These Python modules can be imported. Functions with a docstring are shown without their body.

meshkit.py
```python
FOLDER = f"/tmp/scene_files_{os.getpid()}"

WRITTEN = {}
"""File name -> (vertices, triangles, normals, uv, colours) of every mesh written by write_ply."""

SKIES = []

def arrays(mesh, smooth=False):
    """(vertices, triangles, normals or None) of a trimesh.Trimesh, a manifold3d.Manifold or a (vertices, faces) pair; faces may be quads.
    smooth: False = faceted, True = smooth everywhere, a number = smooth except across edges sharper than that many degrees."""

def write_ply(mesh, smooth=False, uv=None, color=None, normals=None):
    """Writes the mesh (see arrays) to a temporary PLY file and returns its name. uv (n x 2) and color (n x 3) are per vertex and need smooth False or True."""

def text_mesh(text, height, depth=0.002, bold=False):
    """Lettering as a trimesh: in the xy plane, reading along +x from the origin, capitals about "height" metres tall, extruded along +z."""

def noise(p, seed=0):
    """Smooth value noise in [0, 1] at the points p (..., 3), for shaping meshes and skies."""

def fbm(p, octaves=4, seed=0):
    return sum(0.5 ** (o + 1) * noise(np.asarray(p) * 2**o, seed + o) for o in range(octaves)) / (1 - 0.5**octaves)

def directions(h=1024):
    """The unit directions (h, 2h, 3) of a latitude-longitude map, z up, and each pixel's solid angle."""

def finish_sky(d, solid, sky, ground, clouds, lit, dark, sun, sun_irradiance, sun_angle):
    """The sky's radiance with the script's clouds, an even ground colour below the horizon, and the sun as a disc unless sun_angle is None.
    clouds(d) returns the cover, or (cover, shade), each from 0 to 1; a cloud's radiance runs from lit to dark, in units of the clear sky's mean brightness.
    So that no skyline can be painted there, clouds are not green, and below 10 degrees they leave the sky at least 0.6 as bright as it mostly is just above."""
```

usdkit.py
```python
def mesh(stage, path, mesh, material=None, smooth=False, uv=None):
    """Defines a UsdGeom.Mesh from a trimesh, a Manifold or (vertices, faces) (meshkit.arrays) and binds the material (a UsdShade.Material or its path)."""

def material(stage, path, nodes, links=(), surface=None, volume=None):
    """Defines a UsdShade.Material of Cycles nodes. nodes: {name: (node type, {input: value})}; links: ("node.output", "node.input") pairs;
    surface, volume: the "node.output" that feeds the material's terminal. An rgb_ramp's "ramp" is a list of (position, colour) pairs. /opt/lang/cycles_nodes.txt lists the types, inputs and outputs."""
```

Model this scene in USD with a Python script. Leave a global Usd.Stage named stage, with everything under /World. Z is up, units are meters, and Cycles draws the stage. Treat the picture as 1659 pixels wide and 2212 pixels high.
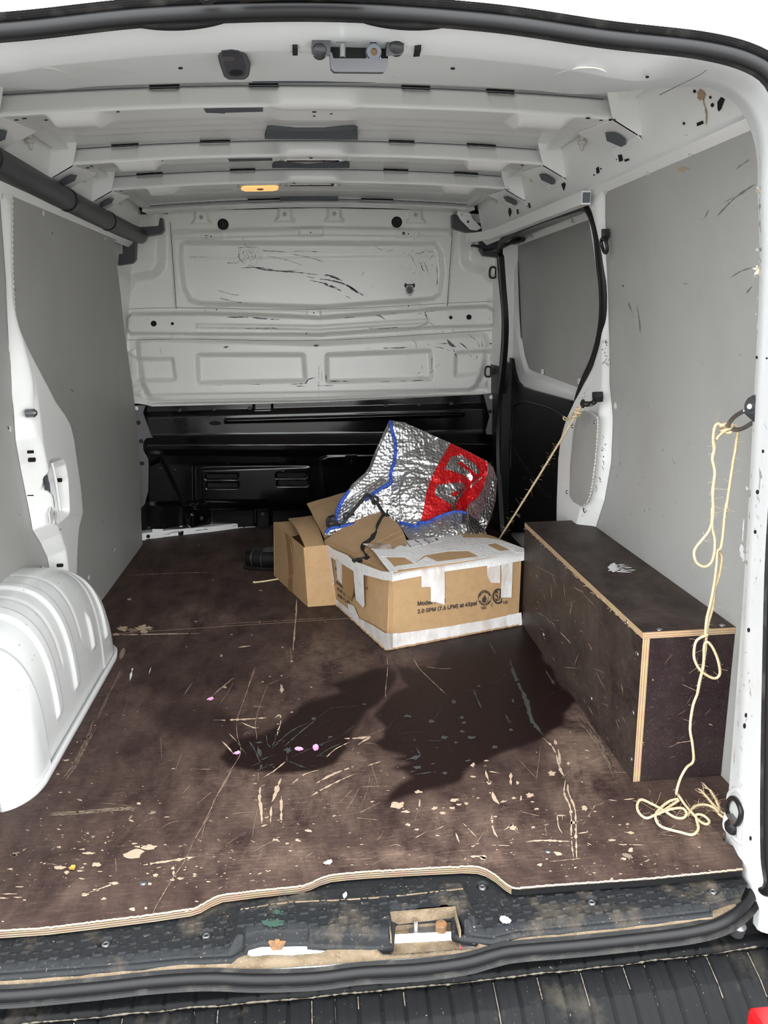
import math, random
import numpy as np, trimesh, shapely, shapely.ops
from shapely.geometry import Polygon
import usdkit, meshkit
from pxr import Usd, UsdGeom, UsdLux, UsdShade, Gf, Sdf, Vt

stage = Usd.Stage.CreateInMemory()
UsdGeom.SetStageUpAxis(stage, "Z")
UsdGeom.SetStageMetersPerUnit(stage, 1.0)
stage.DefinePrim("/World", "Xform")
stage.DefinePrim("/World/Looks", "Scope")
rng = np.random.default_rng(7)

# ------------------------------------------------------------------ camera (van frame: x right, y forward into the van, z up, load floor at z = 0)
W, H = 1659.0, 2212.0
FPX, YAW, PITCH, ROLL = 1672.6, .092, .245, -.018
EYE = np.array([-.036, -1.108, .951])
_cy, _sy, _cp, _sp = np.cos(YAW), np.sin(YAW), np.cos(PITCH), np.sin(PITCH)
CD = np.array([_sy * _cp, _cy * _cp, -_sp])
_r0 = np.array([_cy, -_sy, 0.]); _u0 = np.cross(_r0, CD)
CR = np.cos(ROLL) * _r0 + np.sin(ROLL) * _u0
CU = -np.sin(ROLL) * _r0 + np.cos(ROLL) * _u0
cam = UsdGeom.Camera.Define(stage, "/World/camera")
cam.CreateHorizontalApertureAttr(36.0)
cam.CreateVerticalApertureAttr(36.0 * H / W)
cam.CreateFocalLengthAttr(36.0 * FPX / W)
cam.CreateClippingRangeAttr(Gf.Vec2f(.05, 500))
cam.CreateExposureAttr(1.08)
cam.AddTransformOp().Set(Gf.Matrix4d(*CR, 0, *CU, 0, *(-CD), 0, *EYE, 1))

# ------------------------------------------------------------------ light: even overcast sky; the van's lit roof lamp is in its own builder
sky = UsdLux.DomeLight.Define(stage, "/World/overcast_sky")
sky.CreateColorAttr(Gf.Vec3f(.97, .99, 1.0))
sky.CreateIntensityAttr(1.0)

# ------------------------------------------------------------------ from the photograph's sight lines to points of the place
def ray(px):
    px = np.asarray(px, float).reshape(-1, 2)
    return FPX * CD + (px[:, :1] - W / 2) * CR + (H / 2 - px[:, 1:]) * CU

def at(px, ax, val):
    """Where the sight line of a photo pixel meets the plane coordinate[ax] = val."""
    one = np.ndim(px) == 1
    d = ray(px)
    P = EYE + ((np.asarray(val, float) - EYE[ax]) / d[:, ax])[:, None] * d
    return P[0] if one else P

def atp(px, p0, n):
    d = ray(px); n = np.asarray(n, float)
    return EYE + (((np.asarray(p0) - EYE) @ n) / (d @ n))[:, None] * d

def proj(P):
    q = np.asarray(P, float) - EYE; z = q @ CD
    return np.stack([W / 2 + FPX * (q @ CR) / z, H / 2 - FPX * (q @ CU) / z], -1)

def wall_x(z):
    return .80 - .10 * np.clip((np.asarray(z, float) - .5) / .77, 0, 2) ** 2

def at_wall(px, side, off=0.):
    x = np.full(len(np.asarray(px).reshape(-1, 2)), .78)
    for _ in range(8):
        P = at(np.asarray(px, float).reshape(-1, 2), 0, side * (x - off)); x = wall_x(P[:, 2])
    return P

# ------------------------------------------------------------------ names, labels, meshes
USED, BASE = {}, {}

def _name(parent, name):
    k = USED.get((parent, name), 0); USED[(parent, name)] = k + 1
    return f"{parent}/{name}" + (f"_{k:03d}" if k else "")

def _tag(prim, label=None, cat=None, group=None, kind=None):
    for k, v in (("label", label), ("category", cat), ("group", group), ("kind", kind)):
        if v: prim.SetCustomDataByKey(k, v)

def thing(name, label=None, cat=None, base=(0, 0, 0), group=None, kind=None):
    p = _name("/World", name)
    x = UsdGeom.Xform.Define(stage, p); x.AddTranslateOp().Set(Gf.Vec3d(*map(float, base)))
    BASE[p] = np.asarray(base, float)
    _tag(x.GetPrim(), label, cat, group, kind)
    return p

def part(parent, name, mesh, mat, smooth=False, label=None, kind=None, prim=None):
    p = _name(parent, name)
    b = BASE.get(parent, np.zeros(3)); BASE[p] = b
    if hasattr(mesh, "vertices"): mesh = (np.array(mesh.vertices), np.array(mesh.faces))
    v, f = np.asarray(mesh[0], float) - b, np.asarray(mesh[1], int)
    m = usdkit.mesh(stage, p, (v, f), "/World/Looks/" + mat, smooth=smooth)
    for k, a in (prim or {}).items():
        UsdGeom.PrimvarsAPI(m).CreatePrimvar(k, Sdf.ValueTypeNames.FloatArray, "vertex").Set(Vt.FloatArray.FromNumpy(np.asarray(a, np.float32)))
    _tag(m.GetPrim(), label, kind=kind)
    return p

def single(name, mesh, mat, label, cat, smooth=False, group=None, kind=None):
    p = part("/World", name, mesh, mat, smooth)
    _tag(stage.GetPrimAtPath(p), label, cat, group, kind)
    return p

def copy_of(src, name, move, label, cat, group=None):
    """Another of a thing: references the first one, moved by `move`."""
    p = _name("/World", name)
    x = UsdGeom.Xform.Define(stage, p)
    x.GetPrim().GetReferences().AddInternalReference(src)
    b = BASE[src] + np.asarray(move, float)
    x.ClearXformOpOrder(); UsdGeom.XformCommonAPI(x).SetTranslate(Gf.Vec3d(*map(float, b)))
    x.GetPrim().SetInstanceable(True)
    _tag(x.GetPrim(), label, cat, group)
    return p

# ------------------------------------------------------------------ mesh helpers: everything is (vertices, triangles)
def merge(ms):
    ms = [(np.array(m.vertices), np.array(m.faces)) if hasattr(m, "vertices") else m for m in ms if m is not None]
    n = np.cumsum([0] + [len(m[0]) for m in ms])
    return np.vstack([m[0] for m in ms]), np.vstack([np.asarray(m[1]) + k for m, k in zip(ms, n)])

def quads(nu, nv, cu=False, cv=False):
    a, b = np.meshgrid(np.arange(nu if cu else nu - 1), np.arange(nv if cv else nv - 1), indexing="ij")
    a, b = a.ravel(), b.ravel(); a2, b2 = (a + 1) % nu, (b + 1) % nv
    i, j, k, l = a * nv + b, a2 * nv + b, a2 * nv + b2, a * nv + b2
    return np.vstack([np.stack([i, j, k], 1), np.stack([i, k, l], 1)])

def grid(P, cu=False, cv=False):
    P = np.asarray(P, float)
    return P.reshape(-1, 3), quads(P.shape[0], P.shape[1], cu, cv)

def unit(v):
    v = np.asarray(v, float); return v / np.maximum(np.linalg.norm(v, axis=-1, keepdims=True), 1e-12)

def spline(P, n=60, closed=False):
    """Catmull-Rom through the points, evenly resampled to n points."""
    P = np.asarray(P, float)
    Q = np.vstack([P[-1], P, P[:2]]) if closed else np.vstack([2 * P[0] - P[1], P, 2 * P[-1] - P[-2]])
    t = np.linspace(0, 1, 16, endpoint=False)[:, None]; out = []
    for i in range(1, len(Q) - 2):
        a, b, c, d = Q[i - 1:i + 3]
        out.append(.5 * (2 * b + (c - a) * t + (2 * a - 5 * b + 4 * c - d) * t ** 2 + (3 * b - a - 3 * c + d) * t ** 3))
    out = np.vstack(out + [Q[-2][None]])
    s = np.concatenate([[0], np.cumsum(np.linalg.norm(np.diff(out, axis=0), axis=1))])
    u = np.linspace(0, s[-1], n, endpoint=not closed)
    return np.stack([np.interp(u, s, out[:, k]) for k in range(out.shape[1])], 1)

def frames(P, closed=False, up=None):
    T = np.roll(P, -1, 0) - np.roll(P, 1, 0) if closed else np.gradient(P, axis=0)
    T = unit(T)
    if up is not None:
        N = np.broadcast_to(np.asarray(up, float), T.shape); N = unit(N - (N * T).sum(1, keepdims=True) * T)
    else:
        N = np.zeros_like(T); a = np.eye(3)[np.argmin(abs(T[0]))]; n = unit(a - (a @ T[0]) * T[0])
        for i in range(len(T)):
            n = unit(n - (n @ T[i]) * T[i]); N[i] = n
    return T, N, np.cross(T, N)

def sweep(P, prof, closed=False, up=None, caps=True, scale=None):
    """A closed outline prof (k x 2: along the normal, along the binormal) carried along P."""
    P = np.asarray(P, float); prof = np.asarray(prof, float)
    _, N, B = frames(P, closed, up)
    s = np.ones(len(P)) if scale is None else np.asarray(scale, float)
    V = P[:, None] + s[:, None, None] * (prof[None, :, :1] * N[:, None] + prof[None, :, 1:] * B[:, None])
    v, f = grid(V, closed, True)
    if caps and not closed:
        k = len(prof); n = len(v)
        v = np.vstack([v, P[0] + s[0] * (prof.mean(0)[0] * N[0] + prof.mean(0)[1] * B[0]), P[-1] + s[-1] * (prof.mean(0)[0] * N[-1] + prof.mean(0)[1] * B[-1])])
        i = np.arange(k); e = (len(P) - 1) * k
        f = np.vstack([f, np.stack([np.full(k, n), i, (i + 1) % k], 1), np.stack([np.full(k, n + 1), e + (i + 1) % k, e + i], 1)])
    return v, f

def circle(r, n=10):
    a = np.arange(n) / n * 2 * np.pi
    return np.stack([r * np.cos(a), r * np.sin(a)], 1)

def tube(P, r, n=10, closed=False, scale=None):
    return sweep(P, circle(r, n), closed, scale=scale)

def cyl(p0, p1, r0, r1=None, n=20):
    P = np.array([p0, p0, p1, p1], float); r1 = r0 if r1 is None else r1
    d = unit(P[-1] - P[0]); P[1] += d * 1e-6; P[2] -= d * 1e-6
    T, N, B = frames(P, up=np.eye(3)[np.argmin(abs(d))]); a = np.arange(n) / n * 2 * np.pi
    c = np.stack([np.cos(a), np.sin(a)], 1)
    R = np.array([0, r0, r1, 0])
    return grid(P[:, None] + R[:, None, None] * (c[None, :, :1] * N[0] + c[None, :, 1:] * B[0]), False, True)

def lathe(prof, o, axis, n=28):
    """prof: (radius, height along axis) pairs."""
    d = unit(axis); a = np.eye(3)[np.argmin(abs(d))]; u = unit(a - (a @ d) * d); w = np.cross(d, u)
    t = np.arange(n) / n * 2 * np.pi; prof = np.asarray(prof, float)
    V = np.asarray(o, float) + prof[:, None, 1:] * d + prof[:, None, :1] * (np.cos(t)[None, :, None] * u + np.sin(t)[None, :, None] * w)
    return grid(V, False, True)

def box(lo, hi, b=0.):
    lo, hi = np.asarray(lo, float), np.asarray(hi, float)
    if b <= 0:
        m = trimesh.creation.box(hi - lo); return np.array(m.vertices) + (lo + hi) / 2, np.array(m.faces)
    s = np.array([[x, y, z] for x in (-1, 1) for y in (-1, 1) for z in (-1, 1)], float)
    h = (hi - lo) / 2; pts = np.vstack([s * (h - b * (1 - np.eye(3)[k])) for k in range(3)])
    m = trimesh.convex.convex_hull(pts)
    return np.array(m.vertices) + (lo + hi) / 2, np.array(m.faces)

def obox(c, ax, half, b=.002):
    """Bevelled box with its own axes (rows of ax)."""
    v, f = box(-np.asarray(half, float), np.asarray(half, float), b)
    return np.asarray(c) + v @ np.asarray(ax, float), f

def polygrid(poly, h):
    """Fills a 2-D outline with an even grid whose rim is snapped to the outline: (points, triangles)."""
    poly = poly if hasattr(poly, "geom_type") else Polygon(poly).buffer(0)
    if poly.geom_type == "MultiPolygon": poly = max(poly.geoms, key=lambda g: g.area)
    x0, y0, x1, y1 = poly.bounds
    nx, ny = int(np.ceil((x1 - x0) / h)) + 1, int(np.ceil((y1 - y0) / h)) + 1
    xs, ys = np.linspace(x0, x1, nx + 1), np.linspace(y0, y1, ny + 1)
    cx, cy = (xs[1:] + xs[:-1]) / 2, (ys[1:] + ys[:-1]) / 2
    shapely.prepare(poly)
    keep = shapely.contains_xy(poly, *np.meshgrid(cx, cy, indexing="ij"))
    i, j = np.nonzero(keep); m = ny + 1
    a, b, c, d = i * m + j, (i + 1) * m + j, (i + 1) * m + j + 1, i * m + j + 1
    F = np.vstack([np.stack([a, b, c], 1), np.stack([a, c, d], 1)])
    use, F = np.unique(F, return_inverse=True); F = F.reshape(-1, 3)
    P = np.stack([xs[use // m], ys[use % m]], 1)
    rim = np.unique(rim_edges(F))
    ring = poly.boundary
    q = shapely.points(P[rim]); s = shapely.line_interpolate_point(ring, shapely.line_locate_point(ring, q)) if ring.geom_type == "LineString" else shapely.points([np.array(shapely.ops.nearest_points(ring, g)[0].coords[0]) for g in q])
    P[rim] = np.stack([shapely.get_x(s), shapely.get_y(s)], 1)
    for g in ([poly.exterior] + list(poly.interiors)):
        co = np.array(g.coords)[:-1]
        ang = np.einsum("ij,ij->i", unit(np.roll(co, 1, 0) - co), unit(np.roll(co, -1, 0) - co))
        for p in co[ang > -.94]:
            d2 = ((P[rim] - p) ** 2).sum(1); k = d2.argmin()
            if d2[k] < 2 * h * h: P[rim[k]] = p
    return P, F

def rim_edges(F):
    e = np.vstack([F[:, [0, 1]], F[:, [1, 2]], F[:, [2, 0]]])
    key = np.sort(e, 1); _, inv, cnt = np.unique(key, axis=0, return_inverse=True, return_counts=True)
    return e[cnt[inv.ravel()] == 1]

def plate(V, F, off):
    """A sheet V, F given thickness: its back is V + off; the rim has its own vertices so that smoothing keeps the edge."""
    off = np.broadcast_to(np.asarray(off, float), V.shape)
    e = rim_edges(F); n = len(V)
    A = np.vstack([V[e[:, 0]], V[e[:, 1]], (V + off)[e[:, 1]], (V + off)[e[:, 0]]]); k = len(e); i = np.arange(k)
    S = np.vstack([np.stack([i + k, i, i + 3 * k], 1), np.stack([i + k, i + 3 * k, i + 2 * k], 1)]) + 2 * n
    return np.vstack([V, V + off, A]), np.vstack([F, F[:, ::-1] + n, S])

def rounded(pts, r, n=5):
    """Outline with its corners rounded by r."""
    g = Polygon(pts).buffer(0)
    return g.buffer(-r, quad_segs=n).buffer(2 * r, quad_segs=n).buffer(-r, quad_segs=n)

def prism(poly, fn, h=None, off=(0, 0, 0)):
    """Outline in any 2-D space, carried into the place by fn (n x 2 -> n x 3) and thickened by off."""
    poly = poly if hasattr(poly, "geom_type") else Polygon(poly).buffer(0)
    if h: P, F = polygrid(poly, h)
    else:
        P, F = trimesh.creation.triangulate_polygon(poly, engine="earcut"); P = np.asarray(P); F = np.asarray(F)
    return plate(fn(P), F, off)

def rect(x0, y0, x1, y1):
    return [(x0, y0), (x1, y0), (x1, y1), (x0, y1)]

def ellipse(cx, cy, rx, ry, n=20, rot=0):
    a = np.arange(n) / n * 2 * np.pi; c, s = math.cos(rot), math.sin(rot)
    return np.stack([cx + rx * np.cos(a) * c - ry * np.sin(a) * s, cy + rx * np.cos(a) * s + ry * np.sin(a) * c], 1)

def ribbon(pts, w, fn, taper=True, jit=.25, seed=0, n=None, gaps=0.):
    """A worn streak: px polyline of width w, carried onto a surface by fn."""
    g = np.random.default_rng(seed)
    L = np.linalg.norm(np.diff(np.asarray(pts, float), axis=0), axis=1).sum()
    n = n or int(np.clip(L / 5, 3, 60))
    P = spline(pts, n) if len(pts) > 2 else np.linspace(pts[0], pts[1], n)
    T = unit(np.gradient(P, axis=0)); N = np.stack([-T[:, 1], T[:, 0]], 1)
    t = np.linspace(0, 1, n)
    s = (np.minimum(1, 6 * np.minimum(t + .02, 1.02 - t)) if taper else np.ones(n)) * (1 + jit * g.normal(size=n)).clip(.2, 2)
    A, B = P + N * (w / 2 * s)[:, None], P - N * (w / 2 * s * g.uniform(.3, 1, n))[:, None]
    if gaps and n > 5:
        v, f = grid(fn(np.stack([A, B], 1).reshape(-1, 2)).reshape(n, 2, 3)); k = len(f) // 2; keep = np.convolve(g.uniform(size=k), np.ones(2) / 2, "same") > gaps * .75; keep[k // 2] = True
        return v, f[np.r_[keep, keep]]
    return grid(fn(np.stack([A, B], 1).reshape(-1, 2)).reshape(n, 2, 3))

def blob(c, rx, ry, fn, seed=0, rot=0., rough=.45, n=14):
    g = np.random.default_rng(seed); a = np.arange(n) / n * 2 * np.pi
    r = 1 + rough * g.uniform(-1, 1, n)
    co, si = math.cos(rot), math.sin(rot); x, y = rx * r * np.cos(a), ry * r * np.sin(a)
    P = np.vstack([[c], np.stack([c[0] + x * co - y * si, c[1] + x * si + y * co], 1)])
    i = np.arange(n)
    return fn(P), np.stack([np.zeros(n, int), 1 + i, 1 + (i + 1) % n], 1)

def sdpoly(p, poly):
    """Signed distance to a 2-D outline, negative inside."""
    poly = np.asarray(poly, float); d = np.full(len(p), 1e9); ins = np.zeros(len(p), bool)
    for a, b in zip(poly, np.roll(poly, -1, 0)):
        e = b - a; w = p - a; t = np.clip((w @ e) / max(e @ e, 1e-12), 0, 1)
        d = np.minimum(d, np.linalg.norm(w - t[:, None] * e, axis=1))
        ins ^= ((a[1] > p[:, 1]) != (b[1] > p[:, 1])) & (p[:, 0] < (b[0] - a[0]) * (p[:, 1] - a[1]) / ((b[1] - a[1]) or 1e-9) + a[0])
    return np.where(ins, -d, d)

def sstep(x):
    x = np.clip(x, 0, 1); return x * x * (3 - 2 * x)

def raised(p, poly, h, w=8, r=0):
    """Height of a pressed shape: h inside the outline, falling to 0 over w at its rim; r rounds the corners."""
    if r:
        g = Polygon(poly).buffer(-r); g = g if g.geom_type == "Polygon" else max(g.geoms, key=lambda q: q.area)
        d = sdpoly(p, np.array(g.exterior.coords)[:-1]) - r
    else: d = sdpoly(p, poly)
    return h * sstep(.5 - d / w)

# ------------------------------------------------------------------ materials
def mat(name, nodes, links, surface="p.BSDF"):
    usdkit.material(stage, "/World/Looks/" + name, nodes, links, surface=surface)

def plain(name, col, rough=.5, metal=0., **kw):
    bump = kw.pop("bump", None)
    n = {"p": ("principled_bsdf", {"base_color": col, "roughness": rough, "metallic": metal, **kw})}; l = []
    if bump:
        n |= {"g": ("geometry", {}), "n": ("noise_texture", {"scale": bump[0], "detail": 3.}), "b": ("bump", {"strength": bump[1], "distance": bump[2]})}
        l = [("g.position", "n.vector"), ("n.fac", "b.height"), ("b.normal", "p.normal")]
    mat(name, n, l)

def blotched(name, c1, c2, scale, lo, hi, rough=.5, stretch=(1, 1, 1), metal=0., c3=None, scale3=40., lo3=.6, hi3=.66, bump=None, rough2=None, **kw):
    """c1 with c2 showing where a noise passes lo..hi, and c3 in smaller specks."""
    n = {"g": ("geometry", {}), "m": ("mapping", {"scale": stretch}), "n": ("noise_texture", {"scale": scale, "detail": 6., "roughness": .62}),
         "r": ("map_range", {"from_min": lo, "from_max": hi, "clamp": True}), "x": ("mix_color", {"a": c1, "b": c2}), "p": ("principled_bsdf", {"roughness": rough, "metallic": metal, **kw})}
    l = [("g.position", "m.vector"), ("m.vector", "n.vector"), ("n.fac", "r.value"), ("r.result", "x.fac")]
    out = "x.result"
    if c3 is not None:
        n |= {"n3": ("noise_texture", {"scale": scale3, "detail": 5., "roughness": .7}), "r3": ("map_range", {"from_min": lo3, "from_max": hi3, "clamp": True}), "x3": ("mix_color", {"b": c3})}
        l += [("m.vector", "n3.vector"), ("n3.fac", "r3.value"), ("r3.result", "x3.fac"), (out, "x3.a")]; out = "x3.result"
    l.append((out, "p.base_color"))
    if rough2 is not None:
        n["rr"] = ("map_range", {"from_min": 0., "from_max": 1., "to_min": rough, "to_max": rough2, "clamp": True}); l += [("r.result", "rr.value"), ("rr.result", "p.roughness")]
    if bump:
        n |= {"bn": ("noise_texture", {"scale": bump[0], "detail": 3.}), "b": ("bump", {"strength": bump[1], "distance": bump[2]})}
        l += [("m.vector", "bn.vector"), ("bn.fac", "b.height"), ("b.normal", "p.normal")]
    mat(name, n, l)

plain("white_paint", (.82, .825, .81), .32, coat_weight=.3, coat_roughness=.15)
plain("cream_paint", (.78, .78, .74), .34, coat_weight=.2, coat_roughness=.2)
blotched("white_frame", (.67, .685, .69), (.58, .545, .48), 5., .60, .80, .34, c3=(.30, .29, .28), scale3=38., lo3=.70, hi3=.73)
blotched("header_paint", (.80, .79, .76), (.66, .60, .48), 7., .58, .78, .36)
plain("grey_mark", (.34, .34, .33), .6)
plain("black_mark", (.035, .035, .035), .6)
plain("rust_mark", (.40, .29, .185), .8)
plain("stain_pale", (.56, .49, .40), .8)
blotched("lining_grey", (.37, .37, .355), (.32, .315, .30), 3., .45, .75, .5, bump=(500., .08, .0006))
plain("lining_edge", (.55, .53, .48), .7)
plain("black_gloss", (.002, .002, .0025), .13, specular_ior_level=.5)
plain("black_trim", (.006, .006, .0065), .45, specular_ior_level=.35, bump=(900., .15, .0005))
plain("black_plastic", (.012, .012, .013), .4, specular_ior_level=.4)
plain("grey_plastic", (.035, .036, .042), .45)
plain("rubber", (.007, .007, .008), .5, specular_ior_level=.35)
plain("hole_dark", (.004, .004, .004), .9)
plain("primer_plate", (.13, .115, .125), .45)
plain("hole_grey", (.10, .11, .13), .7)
plain("steel", (.55, .55, .56), .32, 1.)
plain("dull_steel", (.30, .30, .31), .45, 1.)
blotched("rusty_steel", (.12, .075, .045), (.27, .125, .04), 90., .4, .65, .8)
blotched("dirty_black", (.012, .0135, .0155), (.15, .12, .085), 9., .54, .86, .6, specular_ior_level=.3, c3=(.34, .27, .18), scale3=190., lo3=.63, hi3=.72, bump=(260., .25, .001), rough2=.95)
blotched("bumper_black", (.0065, .007, .008), (.10, .088, .067), 7., .54, .86, .6, specular_ior_level=.16, c3=(.30, .25, .18), scale3=150., lo3=.66, hi3=.74, bump=(300., .3, .001), rough2=.9)
blotched("sand_dirt", (.21, .16, .105), (.125, .09, .055), 30., .4, .65, .95, c3=(.33, .27, .19), scale3=300., lo3=.6, hi3=.66, bump=(240., .5, .002))
blotched("dusty_rubber", (.016, .016, .017), (.075, .07, .06), 22., .5, .8, .5, c3=(.26, .23, .19), scale3=120., lo3=.68, hi3=.76, rough2=.85)
plain("tape_brown", (.30, .17, .075), .25)
blotched("tape_white", (.80, .80, .79), (.66, .62, .59), 26., .56, .74, .36, bump=(80., .6, .004))
blotched("tape_thin", (.78, .76, .755), (.60, .535, .49), 24., .42, .62, .42, stretch=(1, 1, .35), bump=(110., .45, .003))
plain("paper_label", (.82, .82, .83), .55)
plain("print_dark", (.035, .030, .028), .7)
plain("arch_paint", (.62, .63, .625), .32, coat_weight=.3, coat_roughness=.15)
plain("dust_pale", (.21, .185, .145), .95)
plain("streak_mark", (.15, .15, .15), .6)
plain("print_grey", (.11, .11, .115), .7)
blotched("cardboard", (.45, .285, .145), (.40, .25, .12), 40., .4, .7, .8, bump=(600., .1, .0005))
blotched("cardboard_inner", (.41, .265, .145), (.36, .225, .12), 18., .4, .7, .82)
plain("blue_trim", (.022, .075, .42), .5)
plain("strap_black", (.010, .010, .011), .7, bump=(1200., .3, .0006))
blotched("sisal", (.66, .525, .33), (.50, .375, .215), 60., .5, .75, .85)
plain("petal_pink", (.80, .36, .62), .6)
plain("leaf_orange", (.72, .32, .06), .6)
plain("petal_pale", (.78, .60, .74), .6)
plain("confetti_red", (.6, .03, .04), .5)
plain("green_mark", (.025, .062, .045), .8)
plain("red_lens", (.55, .006, .008), .2)
plain("chip_wood", (.44, .33, .235), .85)
plain("chip_dull", (.22, .165, .12), .85)
plain("scratch_fine", (.30, .215, .155), .8)
plain("scratch_wet", (.052, .056, .053), .6, specular_ior_level=.2)
plain("scuff_pale", (.20, .165, .13), .85)
plain("white_scuff", (.62, .62, .62), .7)
plain("ground_gravel", (.20, .195, .185), .9, bump=(40., .6, .02))
plain("bark", (.16, .10, .10), .9)
plain("bud_yellow", (.50, .42, .10), .7)
plain("lamp_frame", (.62, .60, .55), .4)
mat("lamp_glow", {"p": ("principled_bsdf", {"base_color": (.9, .5, .2), "emission_color": (1., .50, .16), "emission_strength": .46})}, [])

def ply_edge(name, axis, o, t, n=6, light=(.62, .44, .26), dark=(.40, .265, .145)):
    """Cut edge of plywood: n plies across thickness t from o, light and dark in turn."""
    mat(name, {"g": ("geometry", {}), "s": ("separate_xyz", {}), "a": ("math", {"math_type": "subtract", "value2": o}), "d": ("math", {"math_type": "multiply", "value2": n * math.pi * 2 / t / 2}),
               "w": ("math", {"math_type": "sine"}), "r": ("map_range", {"from_min": -.35, "from_max": .35, "clamp": True}), "x": ("mix_color", {"a": dark, "b": light}),
               "n": ("noise_texture", {"scale": 35., "detail": 4.}), "y": ("mix_color", {"blend_type": "multiply", "fac": .5}), "p": ("principled_bsdf", {"roughness": .85})},
        [("g.position", "s.vector"), (f"s.{'xyz'[axis]}", "a.value1"), ("a.value", "d.value1"), ("d.value", "w.value1"), ("w.value", "r.value"), ("r.result", "x.fac"),
         ("g.position", "n.vector"), ("x.result", "y.a"), ("n.color", "y.b"), ("y.result", "p.base_color")])

ply_edge("edge_floor", 2, -.015, .015, 7, (.40, .305, .20), (.12, .085, .055))
ply_edge("edge_top", 2, .322, .015, 6)
ply_edge("edge_side", 0, .604, .016, 6)

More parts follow.
